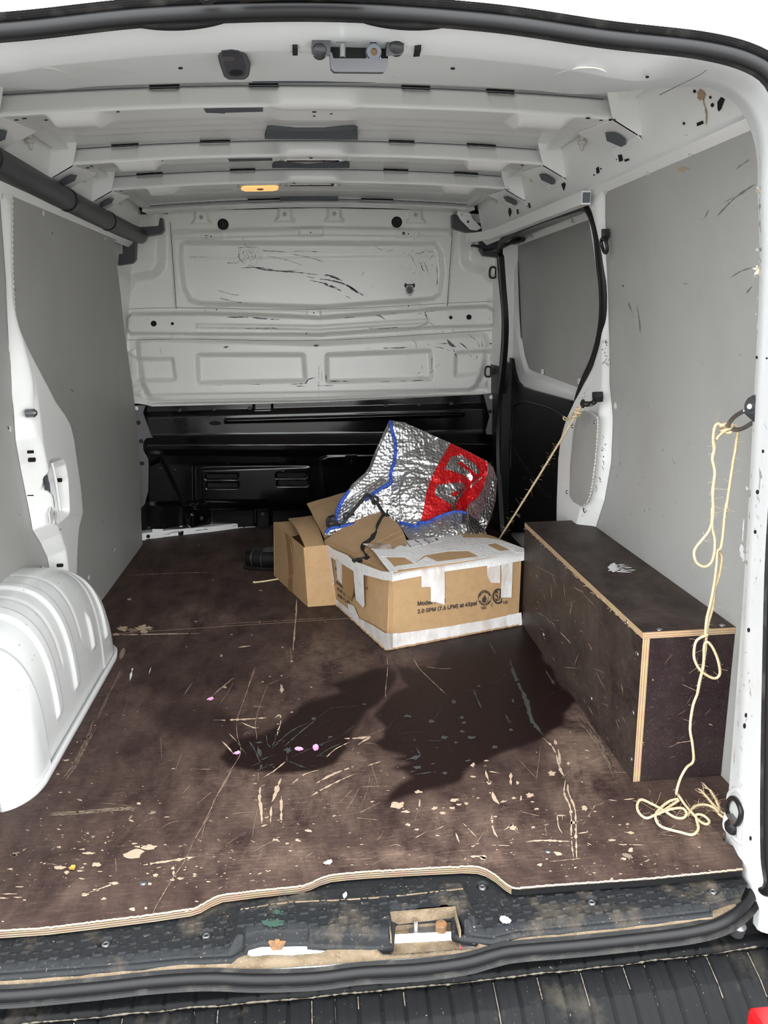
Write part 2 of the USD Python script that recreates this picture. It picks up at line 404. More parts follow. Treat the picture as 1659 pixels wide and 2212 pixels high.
# film-faced plywood: dark brown film with a fine woven relief, dust and wear; the meshes carry where it is wet, where it is only darker, and where it is dusty
def film(name, base, dust, attr):
    n = {"g": ("geometry", {}), "st": ("mapping", {"scale": (1.6, .8, 1.)}), "n1": ("noise_texture", {"scale": 8., "detail": 10., "roughness": .72, "distortion": .3}),
         "r1": ("map_range", {"from_min": .37, "from_max": .66, "clamp": True}),
         "ss": ("mapping", {"scale": (9., 60., 30.)}), "n2": ("noise_texture", {"scale": 3., "detail": 7., "roughness": .7}), "r2": ("map_range", {"from_min": .50, "from_max": .72, "clamp": True}),
         "ad": ("math", {"math_type": "multiply_add", "value2": .75}), "x1": ("mix_color", {"a": base, "b": dust}),
         "n3": ("noise_texture", {"scale": 420., "detail": 2.}), "r3": ("map_range", {"from_min": .66, "from_max": .74, "to_max": .32, "clamp": True}), "x3": ("mix_color", {"b": (.36, .29, .22)}),
         "v": ("voronoi_texture", {"scale": 330., "randomness": .25}), "b": ("bump", {"strength": .35, "distance": .0008}),
         "p": ("principled_bsdf", {"roughness": .5, "specular_ior_level": .13})}
    l = [("g.position", "st.vector"), ("st.vector", "n1.vector"), ("n1.fac", "r1.value"), ("g.position", "ss.vector"), ("ss.vector", "n2.vector"), ("n2.fac", "r2.value"),
         ("r2.result", "ad.value1"), ("g.position", "n3.vector"), ("n3.fac", "r3.value"), ("r3.result", "x3.fac"), ("x1.result", "x3.a"),
         ("g.position", "v.vector"), ("v.distance", "b.height"), ("b.normal", "p.normal")]
    if attr:
        n |= {"du": ("attribute", {"attribute": "dust"}), "we": ("attribute", {"attribute": "wet"}), "m1": ("math", {"math_type": "multiply"}), "xw": ("mix_color", {"b": (.0135, .0068, .0062)}), "m2": ("math", {"math_type": "multiply"}),
              "rw": ("map_range", {"from_min": 0., "from_max": 1., "to_min": .56, "to_max": .42, "clamp": True}), "iw": ("math", {"math_type": "subtract", "value1": 1.})}
        l += [("r1.result", "ad.value3"), ("ad.value", "m1.value1"), ("du.fac", "m1.value2"), ("m1.value", "x1.fac"), ("x3.result", "xw.a"), ("we.fac", "xw.fac"), ("xw.result", "p.base_color"), ("we.fac", "rw.value"), ("rw.result", "p.roughness")]
    else:
        n["m1"] = ("math", {"math_type": "multiply", "value2": .5})
        l += [("r1.result", "ad.value3"), ("ad.value", "m1.value1"), ("m1.value", "x1.fac"), ("x3.result", "p.base_color")]
    mat(name, n, l)

film("film_floor", (.032, .0185, .0175), (.185, .127, .098), True)
film("film_box", (.022, .0145, .014), (.105, .080, .062), False)
film("film_end", (.022, .0125, .0145), (.050, .036, .034), False)

# crinkled bubble foil, plain and printed
def foil(name, col, metal, rough):
    mat(name, {"g": ("geometry", {}), "v": ("voronoi_texture", {"scale": 88., "randomness": .6, "feature": "smooth_f1", "smoothness": .25}), "n": ("noise_texture", {"scale": 85., "detail": 4., "roughness": .6, "distortion": .9}),
               "b1": ("bump", {"strength": .6, "distance": .0065}), "b2": ("bump", {"strength": .55, "distance": .0055}), "p": ("principled_bsdf", {"base_color": col, "metallic": metal, "roughness": rough})},
        [("g.position", "v.vector"), ("g.position", "n.vector"), ("v.distance", "b1.height"), ("n.fac", "b2.height"), ("b2.normal", "b1.normal"), ("b1.normal", "p.normal")])
foil("foil_silver", (.84, .84, .84), 1., .27)
foil("foil_back", (.80, .80, .81), 1., .30)
foil("foil_red", (.62, .012, .016), .25, .26)
foil("foil_tint", (.80, .52, .54), .8, .42)

# ================================================================== THE SETTING
# ------------------------------------------------------------------ floor: two sheets of film-faced plywood
floor = thing("floor", kind="structure")
EDGE_PX = [(-420, 2046), (-160, 2024), (0, 2010), (100, 2003), (210, 1990), (330, 1975), (410, 1963), (432, 1956), (455, 1943), (480, 1933), (560, 1923), (645, 1914), (668, 1908), (692, 1897), (715, 1890), (750, 1886), (800, 1882), (900, 1876),
           (1000, 1871), (1030, 1872), (1050, 1878), (1070, 1890), (1092, 1908), (1105, 1916), (1120, 1918), (1200, 1911), (1400, 1897), (1604, 1877)]
edge = at(EDGE_PX, 2, 0.)
SEAM = lambda x: 1.245 + .035 * (np.asarray(x) + .64)
front_line = at([(305, 1165), (380, 1157), (455, 1150), (520, 1141), (600, 1136), (700, 1134)], 2, 0.)[:, :2]
front_line = [(-.81, front_line[0][1])] + [tuple(p) for p in front_line] + [(.81 - .02, front_line[0][1])]
rear_sheet = Polygon([tuple(p[:2]) for p in edge] + [(.716, .048), (.700, .060), (.694, .078), (.704, .094), (.730, .10), (.80, .12), (.80, SEAM(.8)), (-.80, SEAM(-.8)), (-.80, .3), (edge[0][0], edge[0][1])])
front_sheet = Polygon([(-.80, SEAM(-.8) + .0025), (.80, SEAM(.8) + .0025)] + [(.80, 2.40), (.40, 2.50), (-.36, 2.50)] + [front_line[2], front_line[1], (-.80, 2.37)][::1]).buffer(0)
WET = [
    [(810, 1445), (785, 1452), (762, 1458), (735, 1466), (707, 1476), (722, 1486), (728, 1495), (700, 1503), (665, 1513), (650, 1527), (641, 1540), (617, 1558), (581, 1576), (545, 1588), (515, 1597), (500, 1615), (475, 1639), (490, 1657), (551, 1669), (611, 1674), (671, 1669), (716, 1651), (740, 1621), (762, 1585), (786, 1555), (816, 1525), (846, 1485), (861, 1452), (836, 1444)],
    [(861, 1440), (903, 1445), (940, 1436), (952, 1415), (959, 1396), (1000, 1375), (1060, 1350), (1150, 1350), (1182, 1433), (1215, 1483), (1245, 1512), (1211, 1540), (1208, 1565), (1165, 1595), (1115, 1612), (1056, 1638), (1016, 1658), (993, 1688), (916, 1711), (866, 1726), (830, 1733), (850, 1712), (868, 1700), (895, 1683), (870, 1668), (850, 1662), (882, 1650), (850, 1640), (872, 1632), (828, 1618), (807, 1603), (828, 1588), (834, 1567), (816, 1549), (834, 1515), (846, 1500), (880, 1482)]]
FAINT = [([(330, 1535), (400, 1520), (455, 1520), (480, 1535), (530, 1575), (540, 1595), (490, 1612), (440, 1600), (380, 1585), (340, 1560)], .6),
         ([(1192, 1655), (1215, 1660), (1222, 1690), (1205, 1698), (1190, 1680)], .8), ([(230, 1620), (300, 1585), (330, 1590), (280, 1630), (240, 1640)], .45),
         ([(80, 1848), (170, 1835), (175, 1842), (90, 1856)], .7), ([(290, 1410), (420, 1400), (560, 1420), (520, 1480), (380, 1520), (300, 1480)], .35), ([(700, 1275), (840, 1400), (1128, 1345), (1128, 1372), (845, 1425), (690, 1300)], .5)]  # last outline only darkens a band along the foot of the taped box
DUST = [(640, 1700, 330, 130, .75), (1250, 1620, 90, 160, 1.1), (1500, 1800, 180, 90, .8), (1000, 1780, 260, 90, .75), (700, 1420, 140, 80, .75), (420, 1335, 120, 40, .75), (500, 1230, 120, 60, .45), (1330, 1610, 70, 120, .9), (560, 1850, 260, 60, .75),
        (860, 1600, 50, 30, .9), (760, 1650, 110, 40, .8), (480, 1190, 90, 40, .5), (180, 1930, 260, 60, .45), (840, 1420, 100, 30, .9), (600, 1520, 200, 60, .5), (930, 1850, 330, 30, .9)]

def floor_fields(P):
    p = proj(P); q = P * 9.
    p = p + 16 * (np.stack([meshkit.fbm(q + 3.1, 4, 1), meshkit.fbm(q + 7.7, 4, 2)], 1) - .5) * np.array([2.4, 1.5])
    wet = np.zeros(len(P))
    near = (p[:, 1] > 1300) & (p[:, 1] < 1900)
    for w in WET:
        wet[near] = np.maximum(wet[near], sstep(.5 - sdpoly(p[near], w) / 14))
    for w, s in FAINT:
        wet = np.maximum(wet, s * sstep(.5 - sdpoly(p, w) / 40))
    dust = np.full(len(P), .34)
    for x, y, rx, ry, s in DUST:
        dust = np.maximum(dust, s * np.exp(-((p[:, 0] - x) / rx) ** 2 - ((p[:, 1] - y) / ry) ** 2))
    return wet, dust

for poly, h, lab in ((rear_sheet, .005, "dark stained plywood sheet with wet patches and pale scratches"), (front_sheet, .012, "dull dark plywood sheet")):
    P2, F = polygrid(poly, h)
    V = np.c_[P2, np.zeros(len(P2))]
    wet, dust = floor_fields(V)
    sheet = part(floor, "plywood_sheet", (V, F), "film_floor", label=lab, prim={"wet": wet, "dust": dust})
    rim = np.array(poly.exterior.coords)[:, :2]; rim = rim[::-1] if poly.exterior.is_ccw else rim
    k = len(rim)
    part(sheet, "ply_edge", grid(np.stack([np.c_[rim, np.zeros(k)], np.c_[rim, np.full(k, -.015)]], 1)), "edge_floor", label="pale cut plywood edge")
right_edge = edge[edge[:, 0] > .272]
bw = np.stack([right_edge + np.array([0, -.0004, -.0035]), right_edge + np.array([0, -.0004, -.0155])], 1)
part(floor, "painted_edge", grid(bw), "black_trim", label="black painted plywood edge")
fr = sweep(spline(edge[2:], 420) + np.c_[np.zeros(420), rng.normal(0, .0006, 420), np.full(420, -.0004)], circle(.0016, 6))
part(floor, "frayed_rim", fr, "chip_wood", label="pale frayed rim of the cut plywood")

FL = lambda px, z=.0007: np.c_[at(px, 2, 0.)[:, :2], np.full(len(px), z)]
def c_(ox, oy, s, pts): return [(ox + x / s, oy + y / s) for x, y in pts]
def cropA(pts): return c_(400, 1380, 3.318, pts)      # readings taken on enlarged views of the photograph
def cropB(pts): return c_(850, 1350, 3.016, pts)
def cropC(pts): return c_(0, 1600, 3.318, pts)
def cropD(pts): return c_(200, 1100, 2.9625, pts)
pale, dull, fine, damp, chalk = [], [], [], [], []
g0 = np.random.default_rng(11)
def rb(lst, pts, w, seed=[0], **kw):
    seed[0] += 1; kw.setdefault('jit', .45); lst.append(ribbon(pts, w * (1.25 if lst is pale else 1), FL, seed=seed[0], gaps=.30 if w < 6 and lst is not fine else .12, **kw))
def bb(lst, c, rx, ry, rot=0., seed=[1000], **kw):
    seed[0] += 1; lst.append(blob(c, rx * .86, ry * .86, FL, seed=seed[0], rot=rot, **kw))
for pts, w in [([(540, 1060), (535, 1150), (548, 1240), (550, 1327)], 5), ([(690, 1000), (665, 1060), (640, 1140), (620, 1170)], 6), ([(690, 1130), (690, 1230), (690, 1320)], 6), ([(618, 1200), (612, 1320)], 3),
               ([(890, 1135), (1000, 1070), (1120, 1010), (1215, 970)], 2.5), ([(940, 1035), (1060, 970), (1210, 915)], 3), ([(1140, 715), (1250, 712), (1330, 700)], 3.5), ([(1180, 810), (1260, 745), (1330, 705)], 2.5), ([(1310, 910), (1400, 880)], 2.2),
               ([(740, 1060), (850, 975), (960, 940)], 2), ([(1000, 860), (1080, 790), (1180, 740)], 1.5), ([(640, 570), (680, 545), (685, 600), (660, 680), (640, 740)], 2.5), ([(420, 690), (440, 670), (465, 680)], 2.2), ([(200, 585), (330, 582), (460, 575), (600, 565)], 2.4), ([(400, 600), (500, 640), (530, 632)], 2.2),
               ([(265, 735), (310, 780), (345, 825)], 2), ([(315, 680), (370, 735)], 1.8), ([(560, 995), (640, 945), (720, 880)], 1.6)]:
    rb(pale, cropA(pts), w)
for pts, w in [([(310, 1105), (660, 1075)], 2), ([(0, 2), (1, 3)], 0)][:0]: pass
for pts, w in [([(1120, 1010), (1113, 1100), (1150, 1180), (1160, 1280), (1160, 1400), (1175, 1530)], 3.4), ([(1138, 1010), (1140, 1090), (1180, 1190), (1190, 1290), (1190, 1400), (1195, 1540)], 4), ([(1035, 720), (1070, 800), (1085, 880), (1085, 935), (1110, 985)], 4), ([(970, 735), (1040, 800), (1070, 880), (1080, 930)], 2.6),
               ([(600, 950), (625, 1030)], 5), ([(765, 965), (765, 1045)], 6), ([(620, 955), (700, 968)], 2.2), ([(640, 1070), (660, 1130), (690, 1170)], 5), ([(640, 1240), (650, 1330), (680, 1390)], 3.2), ([(860, 1415), (960, 1405), (1150, 1412)], 3), ([(630, 1435), (760, 1440)], 1.4), ([(500, 1510), (560, 1508), (610, 1518)], 4),
               ([(1065, 1230), (1075, 1310), (1100, 1360)], 2), ([(1062, 1242), (1125, 1244)], 2), ([(1100, 1230), (1102, 1275)], 1.6), ([(1500, 1350), (1570, 1358)], 3), ([(1450, 1430), (1640, 1435)], 1.6), ([(1200, 1360), (1270, 1350)], 3), ([(1230, 1310), (1330, 1150)], 1), ([(1500, 1140), (1570, 1132)], 2.6), ([(1400, 1140), (1460, 1148)], 1.6), ([(1000, 1545), (1250, 1520)], 1),
               ([(450, 1290), (500, 1340), (545, 1390)], 1.4), ([(270, 1340), (330, 1310)], 1.3), ([(140, 1390), (210, 1350)], 1.5), ([(405, 1355), (430, 1420)], 3), ([(720, 1340), (780, 1300), (810, 1340)], 2.2)]:
    rb(pale, cropB(pts), w)
for c, rx, ry in [((515, 915), 7, 5), ((1030, 970), 9, 6), ((625, 1030), 6, 4), ((810, 1030), 5, 4), ((890, 1110), 10, 5), ((785, 1130), 6, 2.5), ((830, 1130), 2.5, 6), ((395, 1140), 12, 4), ((270, 1195), 9, 4), ((320, 1225), 8, 3), ((385, 1195), 6, 4), ((475, 1165), 5, 3), ((425, 1172), 6, 2.5), ((95, 1303), 6, 3), ((150, 1335), 5, 3), ((30, 1175), 16, 9), ((75, 1218), 10, 3), ((775, 1320), 9, 6), ((1245, 1195), 9, 6), ((1140, 905), 4, 4),
                  ((1175, 1290), 9, 4), ((1545, 1468), 6, 5), ((1070, 1490), 10, 4.5), ((955, 1565), 6, 3.5), ((1420, 1405), 8, 3), ((1525, 1300), 5, 2.5), ((910, 1320), 5, 2.5), ((605, 885), 5, 2), ((160, 1090), 9, 4), ((170, 1160), 3, 8), ((660, 1250), 5, 2), ((580, 1520), 9, 4), ((285, 1373), 5, 1.6), ((550, 1130), 4, 1.5), ((1500, 1525), 7, 3), ((905, 1155), 4, 2)]:
    bb(pale, cropB([c])[0], rx, ry)
for c, rx, ry in [((960, 815), 21, 11), ((1075, 765), 19, 7), ((430, 910), 13, 4.5), ((690, 890), 10, 5), ((635, 808), 13, 2.8), ((590, 780), 8, 1.6), ((425, 765), 6, 2.6), ((480, 945), 6, 4), ((605, 1105), 9, 4), ((690, 1072), 7, 3), ((820, 1025), 12, 3.2), ((1110, 968), 7, 4), ((950, 1210), 7, 4), ((1240, 915), 4, 4), ((1245, 950), 2.4, 7), ((1290, 988), 10, 2.8), ((1235, 1000), 5, 3), ((75, 922), 6, 2.4), ((715, 940), 6, 1.8), ((575, 935), 9, 2), ((745, 1135), 6, 3), ((1075, 1028), 6, 3),
                  ((1395, 972), 4.5, 2), ((1410, 1155), 4, 1.6), ((1335, 1222), 4, 2), ((20, 1297), 3.2, 2), ((1045, 1203), 3, 3), ((755, 735), 3, 2), ((990, 762), 9, 2.4), ((965, 740), 7, 1.8), ((610, 885), 4, 2), ((140, 1050), 8, 1.5), ((60, 1100), 16, 1.5), ((130, 1125), 9, 1.6), ((20, 1130), 14, 1.8), ((175, 1145), 4, 1.6)]:
    bb(pale, cropC([c])[0], rx, ry)
rb(pale, cropC([(1025, 893), (1150, 872), (1405, 833)]), 4.2)
rb(pale, cropC([(575, 1112), (690, 1072), (830, 1022)]), 2.2)
[rb(dull, cropC([(g0.uniform(330, 480), 530 + d), (600, 515 + d), (800, 495 + d), (1000 - 8 * abs(d) ** .5, 484 + d)]), 1.3, jit=.5) for d in np.arange(-11, 12, 3.)]
[rb(dull, [(206 + d, 1567 + g0.uniform(-25, 5)), (182 + d, 1612), (160 + d, 1655), (138 + d, 1690 + g0.uniform(-20, 8))], 1., jit=.6) for d in np.arange(-5, 6, 2.)]; [rb(dull, [(268 + d, 1430 + g0.uniform(0, 20)), (240 + d, 1490), (210 + d, 1555)], .8, jit=.6) for d in (-2, 0, 2)]
[rb(dull, [(1250 + d, 1545 + g0.uniform(-10, 20)), (1290 + d, 1600), (1330 + d, 1680 + g0.uniform(-20, 5))], 1.1, jit=.6) for d in np.arange(-7, 8, 2.)]
for pts, w in [([(1305, 580), (1300, 700), (1290, 830), (1282, 905)], 2.6), ([(930, 885), (1030, 872)], 2), ([(900, 1080), (780, 1180)], 1), ([(1045, 1010), (1020, 1060), (985, 1185)], 1.2), ([(215, 427), (390, 415), (750, 403)], 1.3), ([(140, 805), (400, 800), (690, 795)], 1.6), ([(835, 735), (1100, 720), (1560, 692)], 1), ([(1070, 710), (1070, 735)], 2.4), ([(1265, 880), (1275, 975)], 1.2)]:
    rb(fine if w < 1.5 else pale, cropD(pts), w)
for c, rx, ry in [((1075, 520), 5, 2), ((770, 456), 1.5, 1.2), ((660, 720), 3, 1.6), ((600, 882), 1.5, 1.5), ((825, 938), 2.6, 2.8), ((1210, 1068), 3, 1.5), ((845, 1140), 4, 2.4), ((1210, 1150), 4, 9), ((1275, 975), 3.4, 2), ((1400, 1140), 3, 1.3), ((890, 803), 3.4, 1.2), ((1215, 885), 3.2, 1.4), ((1020, 805), 2, 1.2), ((680, 232), 1.6, 1), ((500, 240), 1.4, .8), ((990, 305), 4, .8), ((235, 578), 5, 2.5), ((1135, 1072), 3, 1), ((1090, 1105), 3, 1.5), ((1490, 722), 2, 1)]:
    bb(pale, cropD([c])[0], rx, ry)
for pts, w in [([(505, 215), (450, 360), (400, 500), (370, 590), (375, 700), (400, 790), (385, 850), (330, 940), (230, 1120), (190, 1210), (130, 1327)], 1.15), ([(590, 330), (540, 470), (505, 600), (515, 720)], 1.), ([(355, 278), (160, 440)], 1.), ([(35, 937), (180, 937)], 1.), ([(520, 1030), (525, 960)], 1.), ([(1445, 115), (1452, 210), (1440, 330), (1435, 425)], 1.6), ([(1605, 90), (1660, 180)], 1.3)]:
    rb(fine, cropA(pts), w, taper=False)
rb(fine, cropC([(1659, 220), (1610, 310), (1530, 440), (1510, 520), (1400, 700), (1320, 870), (1250, 970), (1130, 1170), (1088, 1262)]), 1.3, taper=False)
for pts, w in [([(105, 175), (165, 280), (245, 360), (355, 465)], 1.2), ([(960, 780), (930, 1020)], .9), ([(780, 840), (930, 1000)], .8)]:
    rb(fine, cropB(pts), w)
for pts, w in [([(450, 720), (500, 800), (540, 890)], 3), ([(500, 745), (560, 740)], 5), ([(520, 770), (545, 850)], 6), ([(580, 690), (600, 770), (635, 750), (660, 660)], 3), ([(690, 855), (760, 885), (870, 928)], 3.5), ([(730, 820), (730, 890)], 2.5), ([(700, 780), (850, 650), (940, 580)], 2.6), ([(640, 760), (780, 650), (900, 600)], 1.8), ([(490, 955), (640, 895)], 1.8), ([(540, 870), (640, 830)], 1.6), ([(590, 810), (700, 720)], 1.8), ([(370, 740), (440, 830)], 2.4), ([(940, 850), (1030, 790), (1130, 745)], 1.6), ([(760, 850), (940, 770), (1110, 705)], 1.6), ([(890, 905), (950, 925)], 4), ([(1020, 500), (1250, 480)], .9)]:
    rb(damp, cropA(pts), w)
for pts, w in [([(760, 230), (800, 350), (870, 500), (900, 610), (975, 720)], 9), ([(520, 415), (545, 480), (575, 545)], 3.2), ([(600, 65), (660, 180), (700, 250)], 2.6), ([(990, 295), (1050, 390)], 4), ([(730, 585), (770, 660)], 3), ([(140, 975), (280, 955)], 2.2), ([(80, 880), (180, 850)], 8), ([(150, 800), (185, 870)], 3)]:
    rb(damp, cropB(pts), w)
for c, rx, ry in [((392, 500), 5, 5), ((330, 735), 9, 5), ((510, 735), 9, 4), ((445, 695), 6, 3), ((408, 767), 4, 3), ((660, 795), 7, 4), ((445, 605), 6, 3), ((460, 640), 7, 3), ((780, 495), 3, 4), ((555, 400), 6, 2.5), ((155, 930), 9, 4), ((335, 968), 7, 3), ((765, 685), 6, 3), ((250, 630), 6, 4)]:
    bb(damp, cropB([c])[0], rx, ry)
for c, rx, ry in [((1285, 470), 4.5, 2), ((735, 800), 9, 7), ((925, 575), 5, 5), ((1040, 705), 5, 3), ((635, 920), 3, 2), ((980, 760), 3, 3), ((545, 915), 3, 6)]:
    bb(damp, cropA([c])[0], rx, ry)
rb(chalk, cropD([(262, 1000), (250, 1050), (238, 1100)]), 4, jit=.5); rb(chalk, cropD([(375, 1010), (360, 1060)]), 2, jit=.5)
for c, rx, ry in [((190, 765), 12, 6), ((330, 765), 20, 8), ((150, 800), 9, 3)]:
    bb(pale, cropD([c])[0], rx, ry, rough=.5, n=22)
for c, rx, ry in [((250, 775), 13, 6), ((350, 770), 6, 3)]:
    bb(dull, cropD([c])[0], rx, ry); dull[-1] = (dull[-1][0] + [0, 0, .0004], dull[-1][1])
g = np.random.default_rng(21)
wetpoly = shapely.union_all([Polygon(w).buffer(0) for w in WET])
n = 0
while n < 850:      # the many small chips, thickest near the doors
    px = g.uniform(0, 1560), 1400 + 520 * g.beta(2.6, 1.1)
    P = at(px, 2, 0.)
    if not rear_sheet.contains(shapely.Point(P[0], P[1])) or P[0] < -.62: continue
    if g.uniform() > .25 + .75 * (meshkit.noise(P[None] * 7., 5)[0] > .5): continue
    s = g.exponential(.85) + .4; wetc = wetpoly.contains(shapely.Point(*px))
    bb(damp if wetc else (pale if g.uniform() < .6 else dull), px, s * g.uniform(1, 2.4), s * .6, g.normal(0, .25), n=7); n += 1
for k in range(85):
    px = np.array([g.uniform(60, 1500), 1430 + 460 * g.beta(1.6, 1.2)]); P = at(px, 2, 0.)
    if not rear_sheet.contains(shapely.Point(P[0], P[1])) or P[0] < -.6 or (P[0] > .58 and P[1] > .25): continue
    a = g.choice([g.normal(-.45, .2), g.normal(-1.2, .3), g.normal(.05, .1)]); L = g.uniform(10, 70)
    q = px + L * np.array([math.cos(a), math.sin(a)])
    rb(damp if wetpoly.contains(shapely.Point(*px)) else fine, [px, (px + q) / 2 + g.normal(0, 2, 2), q], g.uniform(.5, 1.1))
for lst, m, lab in ((pale, "chip_wood", "pale chips and gouges in the plywood film"), (dull, "chip_dull", "dull rubbed streaks on the plywood"), (fine, "scratch_fine", "thin scratches across the plywood"), (damp, "scratch_wet", "greyish scratches inside the wet patches"), (chalk, "white_scuff", "white chalky scuffs on the plywood")):
    part(floor, "wear_marks", merge(lst), m, label=lab, kind="stuff")
hole = FL(ellipse(264, 1412, 5, 13, 16, .35), .0009)
part(floor, "cut_out", (hole, np.array([(0, i, i + 1) for i in range(1, 15)])), "chip_dull", label="rounded notch beside the wheel arch")
for c in [(310, 1908), (1183, 1839)]:
    P = at(c, 2, 0.); part(floor, "screw", lathe([(0, .0026), (.0035, .0026), (.0062, .001), (.0062, -.002)], P, (0, 0, 1), 16), "dull_steel", 30)

# ------------------------------------------------------------------ rear door frame and outer body, one ring of sections
wall_rear = thing("wall_rear", kind="structure")
SEC = []      # (inner edge A, crest B, seal line S, outward direction n)
for z, xa, xs in [(-.09, .715, .700), (0., .713, .697), (.1, .711, .689), (.3, .706, .672), (.55, .698, .651), (.8, .686, .637), (1.0, .675, .626), (1.12, .660, .614)]:
    SEC.append(((xa, .10, z), ((xa + xs) / 2 - .006, .03, z), (xs, -.045, z), (1, 0, .0)))
for px, y, s, n in [((1633, 325), .11, (.600, -.035, 1.205), (.97, 0, .25)), ((1607, 250), .13, (.583, -.03, 1.236), (.8, 0, .6)), ((1560, 203), .18, (.551, -.025, 1.258), (.5, 0, .87)), ((1490, 188), .24, (.485, -.02, 1.274), (.2, 0, .98))]:
    A = at(px, 1, y); S = np.array(s); SEC.append((tuple(A), tuple((A * .4 + S * .6) + np.array([-.004, 0, -.006])), s, n))
for x in (.44, .36, .24, .12, 0.):
    SEC.append(((x, .29, 1.3275 - .08 * x * x), (x, .058, 1.303 - .17 * x * x), (x, -.012, 1.314 - .185 * x * x), (0, 0, 1)))
SEC = [tuple(map(np.array, s)) for s in SEC]
right_n = len(SEC)
ALL = SEC + [tuple(v * np.array([-1, 1, 1]) for v in s) for s in SEC[-2::-1]]
def section(A, B, S, n):
    n = unit(n); w = 1 + abs(n[0])
    return [A + n * .11 + [0, .05, 0], A + n * .02 + [0, .008, 0], A + n * .003, A, A * .97 + B * .03, A * .55 + B * .45, B + n * .004 + [0, .02, 0], B, (B + S) / 2 + n * .001, S, S + [0, -.006, 0] + n * .004, S + [0, -.016, 0] + n * .02, S + [0, -.018, 0] + n * .055, S + n * .072 * w + [0, -.005, 0], S + n * .088 * w + [0, .03, 0], S + n * .14 * w + [0, .16, 0]]
ring = np.array([section(*s) for s in ALL])
fine_ring = np.stack([spline(ring[:, k], 200) for k in range(ring.shape[1])], 1)
part(wall_rear, "door_frame", grid(fine_ring), "white_frame", 40, label="white painted rear door frame, scratched and dirty")
shell = np.stack([fine_ring[:, -1], fine_ring[:, -1] * [1, 0, 1] + [0, 2.72, .02]], 1)
part(wall_rear, "outer_skin", grid(shell), "white_paint", label="outer body of the van")
part(wall_rear, "underbody", box((-.80, .06, -.12), (.80, 2.7, -.03)), "black_trim")
part(wall_rear, "cab_side", box((-.90, 2.6, -.12), (.90, 2.64, 1.5)), "black_trim")
def pillar_y(px): return at(px, 0, .69)
marks, pits, rust = [], [], []
_rg = fine_ring[:80, 3:10].reshape(-1, 3); from scipy.interpolate import LinearNDInterpolator, NearestNDInterpolator
_pp = proj(_rg); _li, _ni = LinearNDInterpolator(_pp, _rg), NearestNDInterpolator(_pp, _rg)
def FR(px):
    px = np.asarray(px, float).reshape(-1, 2); P = _li(px); bad = np.isnan(P[:, 0]); P[bad] = _ni(px[bad])
    return P + unit(EYE - P) * .0012
g = np.random.default_rng(3)
for k in range(170):
    y = g.choice([g.uniform(380, 620), g.uniform(620, 1150), g.uniform(1000, 1330), g.uniform(1400, 1900)]); x = np.interp(y, [400, 900, 1300, 1700, 1850], [1638, 1626, 1606, 1578, 1572]) + abs(g.normal(0, 14)) + 2
    a = g.normal(1.45, .5); L = g.exponential(9) + 2
    marks.append(ribbon([(x, y), (x + L * math.cos(a) * .5, y + L * math.sin(a))], g.uniform(.7, 2.2), FR, seed=k))
for pts, w in [([(1612, 1050), (1622, 1068), (1630, 1072)], 9), ([(1601, 1175), (1606, 1205), (1622, 1222)], 10), ([(1640, 1010), (1645, 1035)], 6), ([(1607, 1120), (1604, 1170)], 4), ([(1632, 540), (1659, 536)], 8)]:
    marks.append(ribbon(pts, w, FR, seed=int(w * 10 + pts[0][0])))
part(wall_rear, "scratch_marks", merge(marks), "grey_mark", kind="stuff", label="grey scratches on the right door post")
for c, r in [((1648, 975), (2.5, 4)), ((1636, 1063), (3.5, 5)), ((1631, 1149), (3, 4.5)), ((1617, 1361), (3, 5)), ((1611, 1545), (2.6, 5)), ((1608, 1568), (3, 6)), ((1621, 1811), (2.4, 5)), ((1634, 772), (2, 3.5)), ((1656, 773), (2, 3.5)), ((1652, 355), (3, 6))]:
    pits.append(prism(ellipse(*c, *r, 14), FR, off=(.02, 0, 0)))
part(wall_rear, "bolt_hole", merge(pits), "hole_dark", kind="stuff", label="small dark holes in the door post")
for c, r in [((1652, 500), (8, 20)), ((1640, 585), (14, 9)), ((1645, 345), (6, 6)), ((1640, 410), (6, 8))]:
    rust.append(blob(c, *r, FR, seed=int(c[1]), rough=.6))
part(wall_rear, "rust_stain", merge(rust), "stain_pale", kind="stuff", label="pale brownish stains on the door post")
HD = lambda px: np.array([at_roof(p, .045, .18, 1.303) for p in px])
def at_roof(p, y, k, z0):
    P = at(p, 1, y); return P
# header: dark square holes, oval holes, an arched pressing at each end
def head_z(x, y):      # underside of the header between its crest and its inner edge
    t = np.clip((y - .058) / (.29 - .058), 0, 1)
    return (1.303 - .17 * x * x) * (1 - t) + (1.3275 - .08 * x * x) * t
def at_head(px, off=0.):
    px = np.asarray(px, float).reshape(-1, 2); z = np.full(len(px), 1.31)
    for _ in range(12):
        P = at(px, 2, z - off); z = .5 * z + .5 * head_z(P[:, 0], P[:, 1])
    return at(px, 2, z - off)
for c, rx, ry in [((390, 148), 5, 2), ((978, 149), 5, 2), ((1398, 167), 4, 2), ((333, 228), 3, 2)][:3]:
    part(wall_rear, "small_hole", prism(ellipse(*c, rx, ry, 12), lambda p: at_head(p, .0004), off=(0, 0, .001)), "hole_dark")
for s in (rect(632, 104, 643, 120), [(896, 108), (910, 107), (906, 122), (893, 123)]):
    part(wall_rear, "square_hole", prism(s, lambda p: at_head(p, .002), off=(0, .002, .012)), "hole_dark", label="square hole beside the upper latch")
for pts in ([(25, 172), (40, 158), (75, 148), (110, 148), (145, 158), (170, 168)], [(1188, 166), (1215, 156), (1250, 148), (1285, 148), (1308, 156), (1318, 164)]):
    part(wall_rear, "pressed_arch", sweep(at_head(spline(pts, 40)) + [0, 0, .0010], circle(.0013, 8), scale=np.sin(np.linspace(.1, 3.04, 40)) ** .4), "header_paint", True)
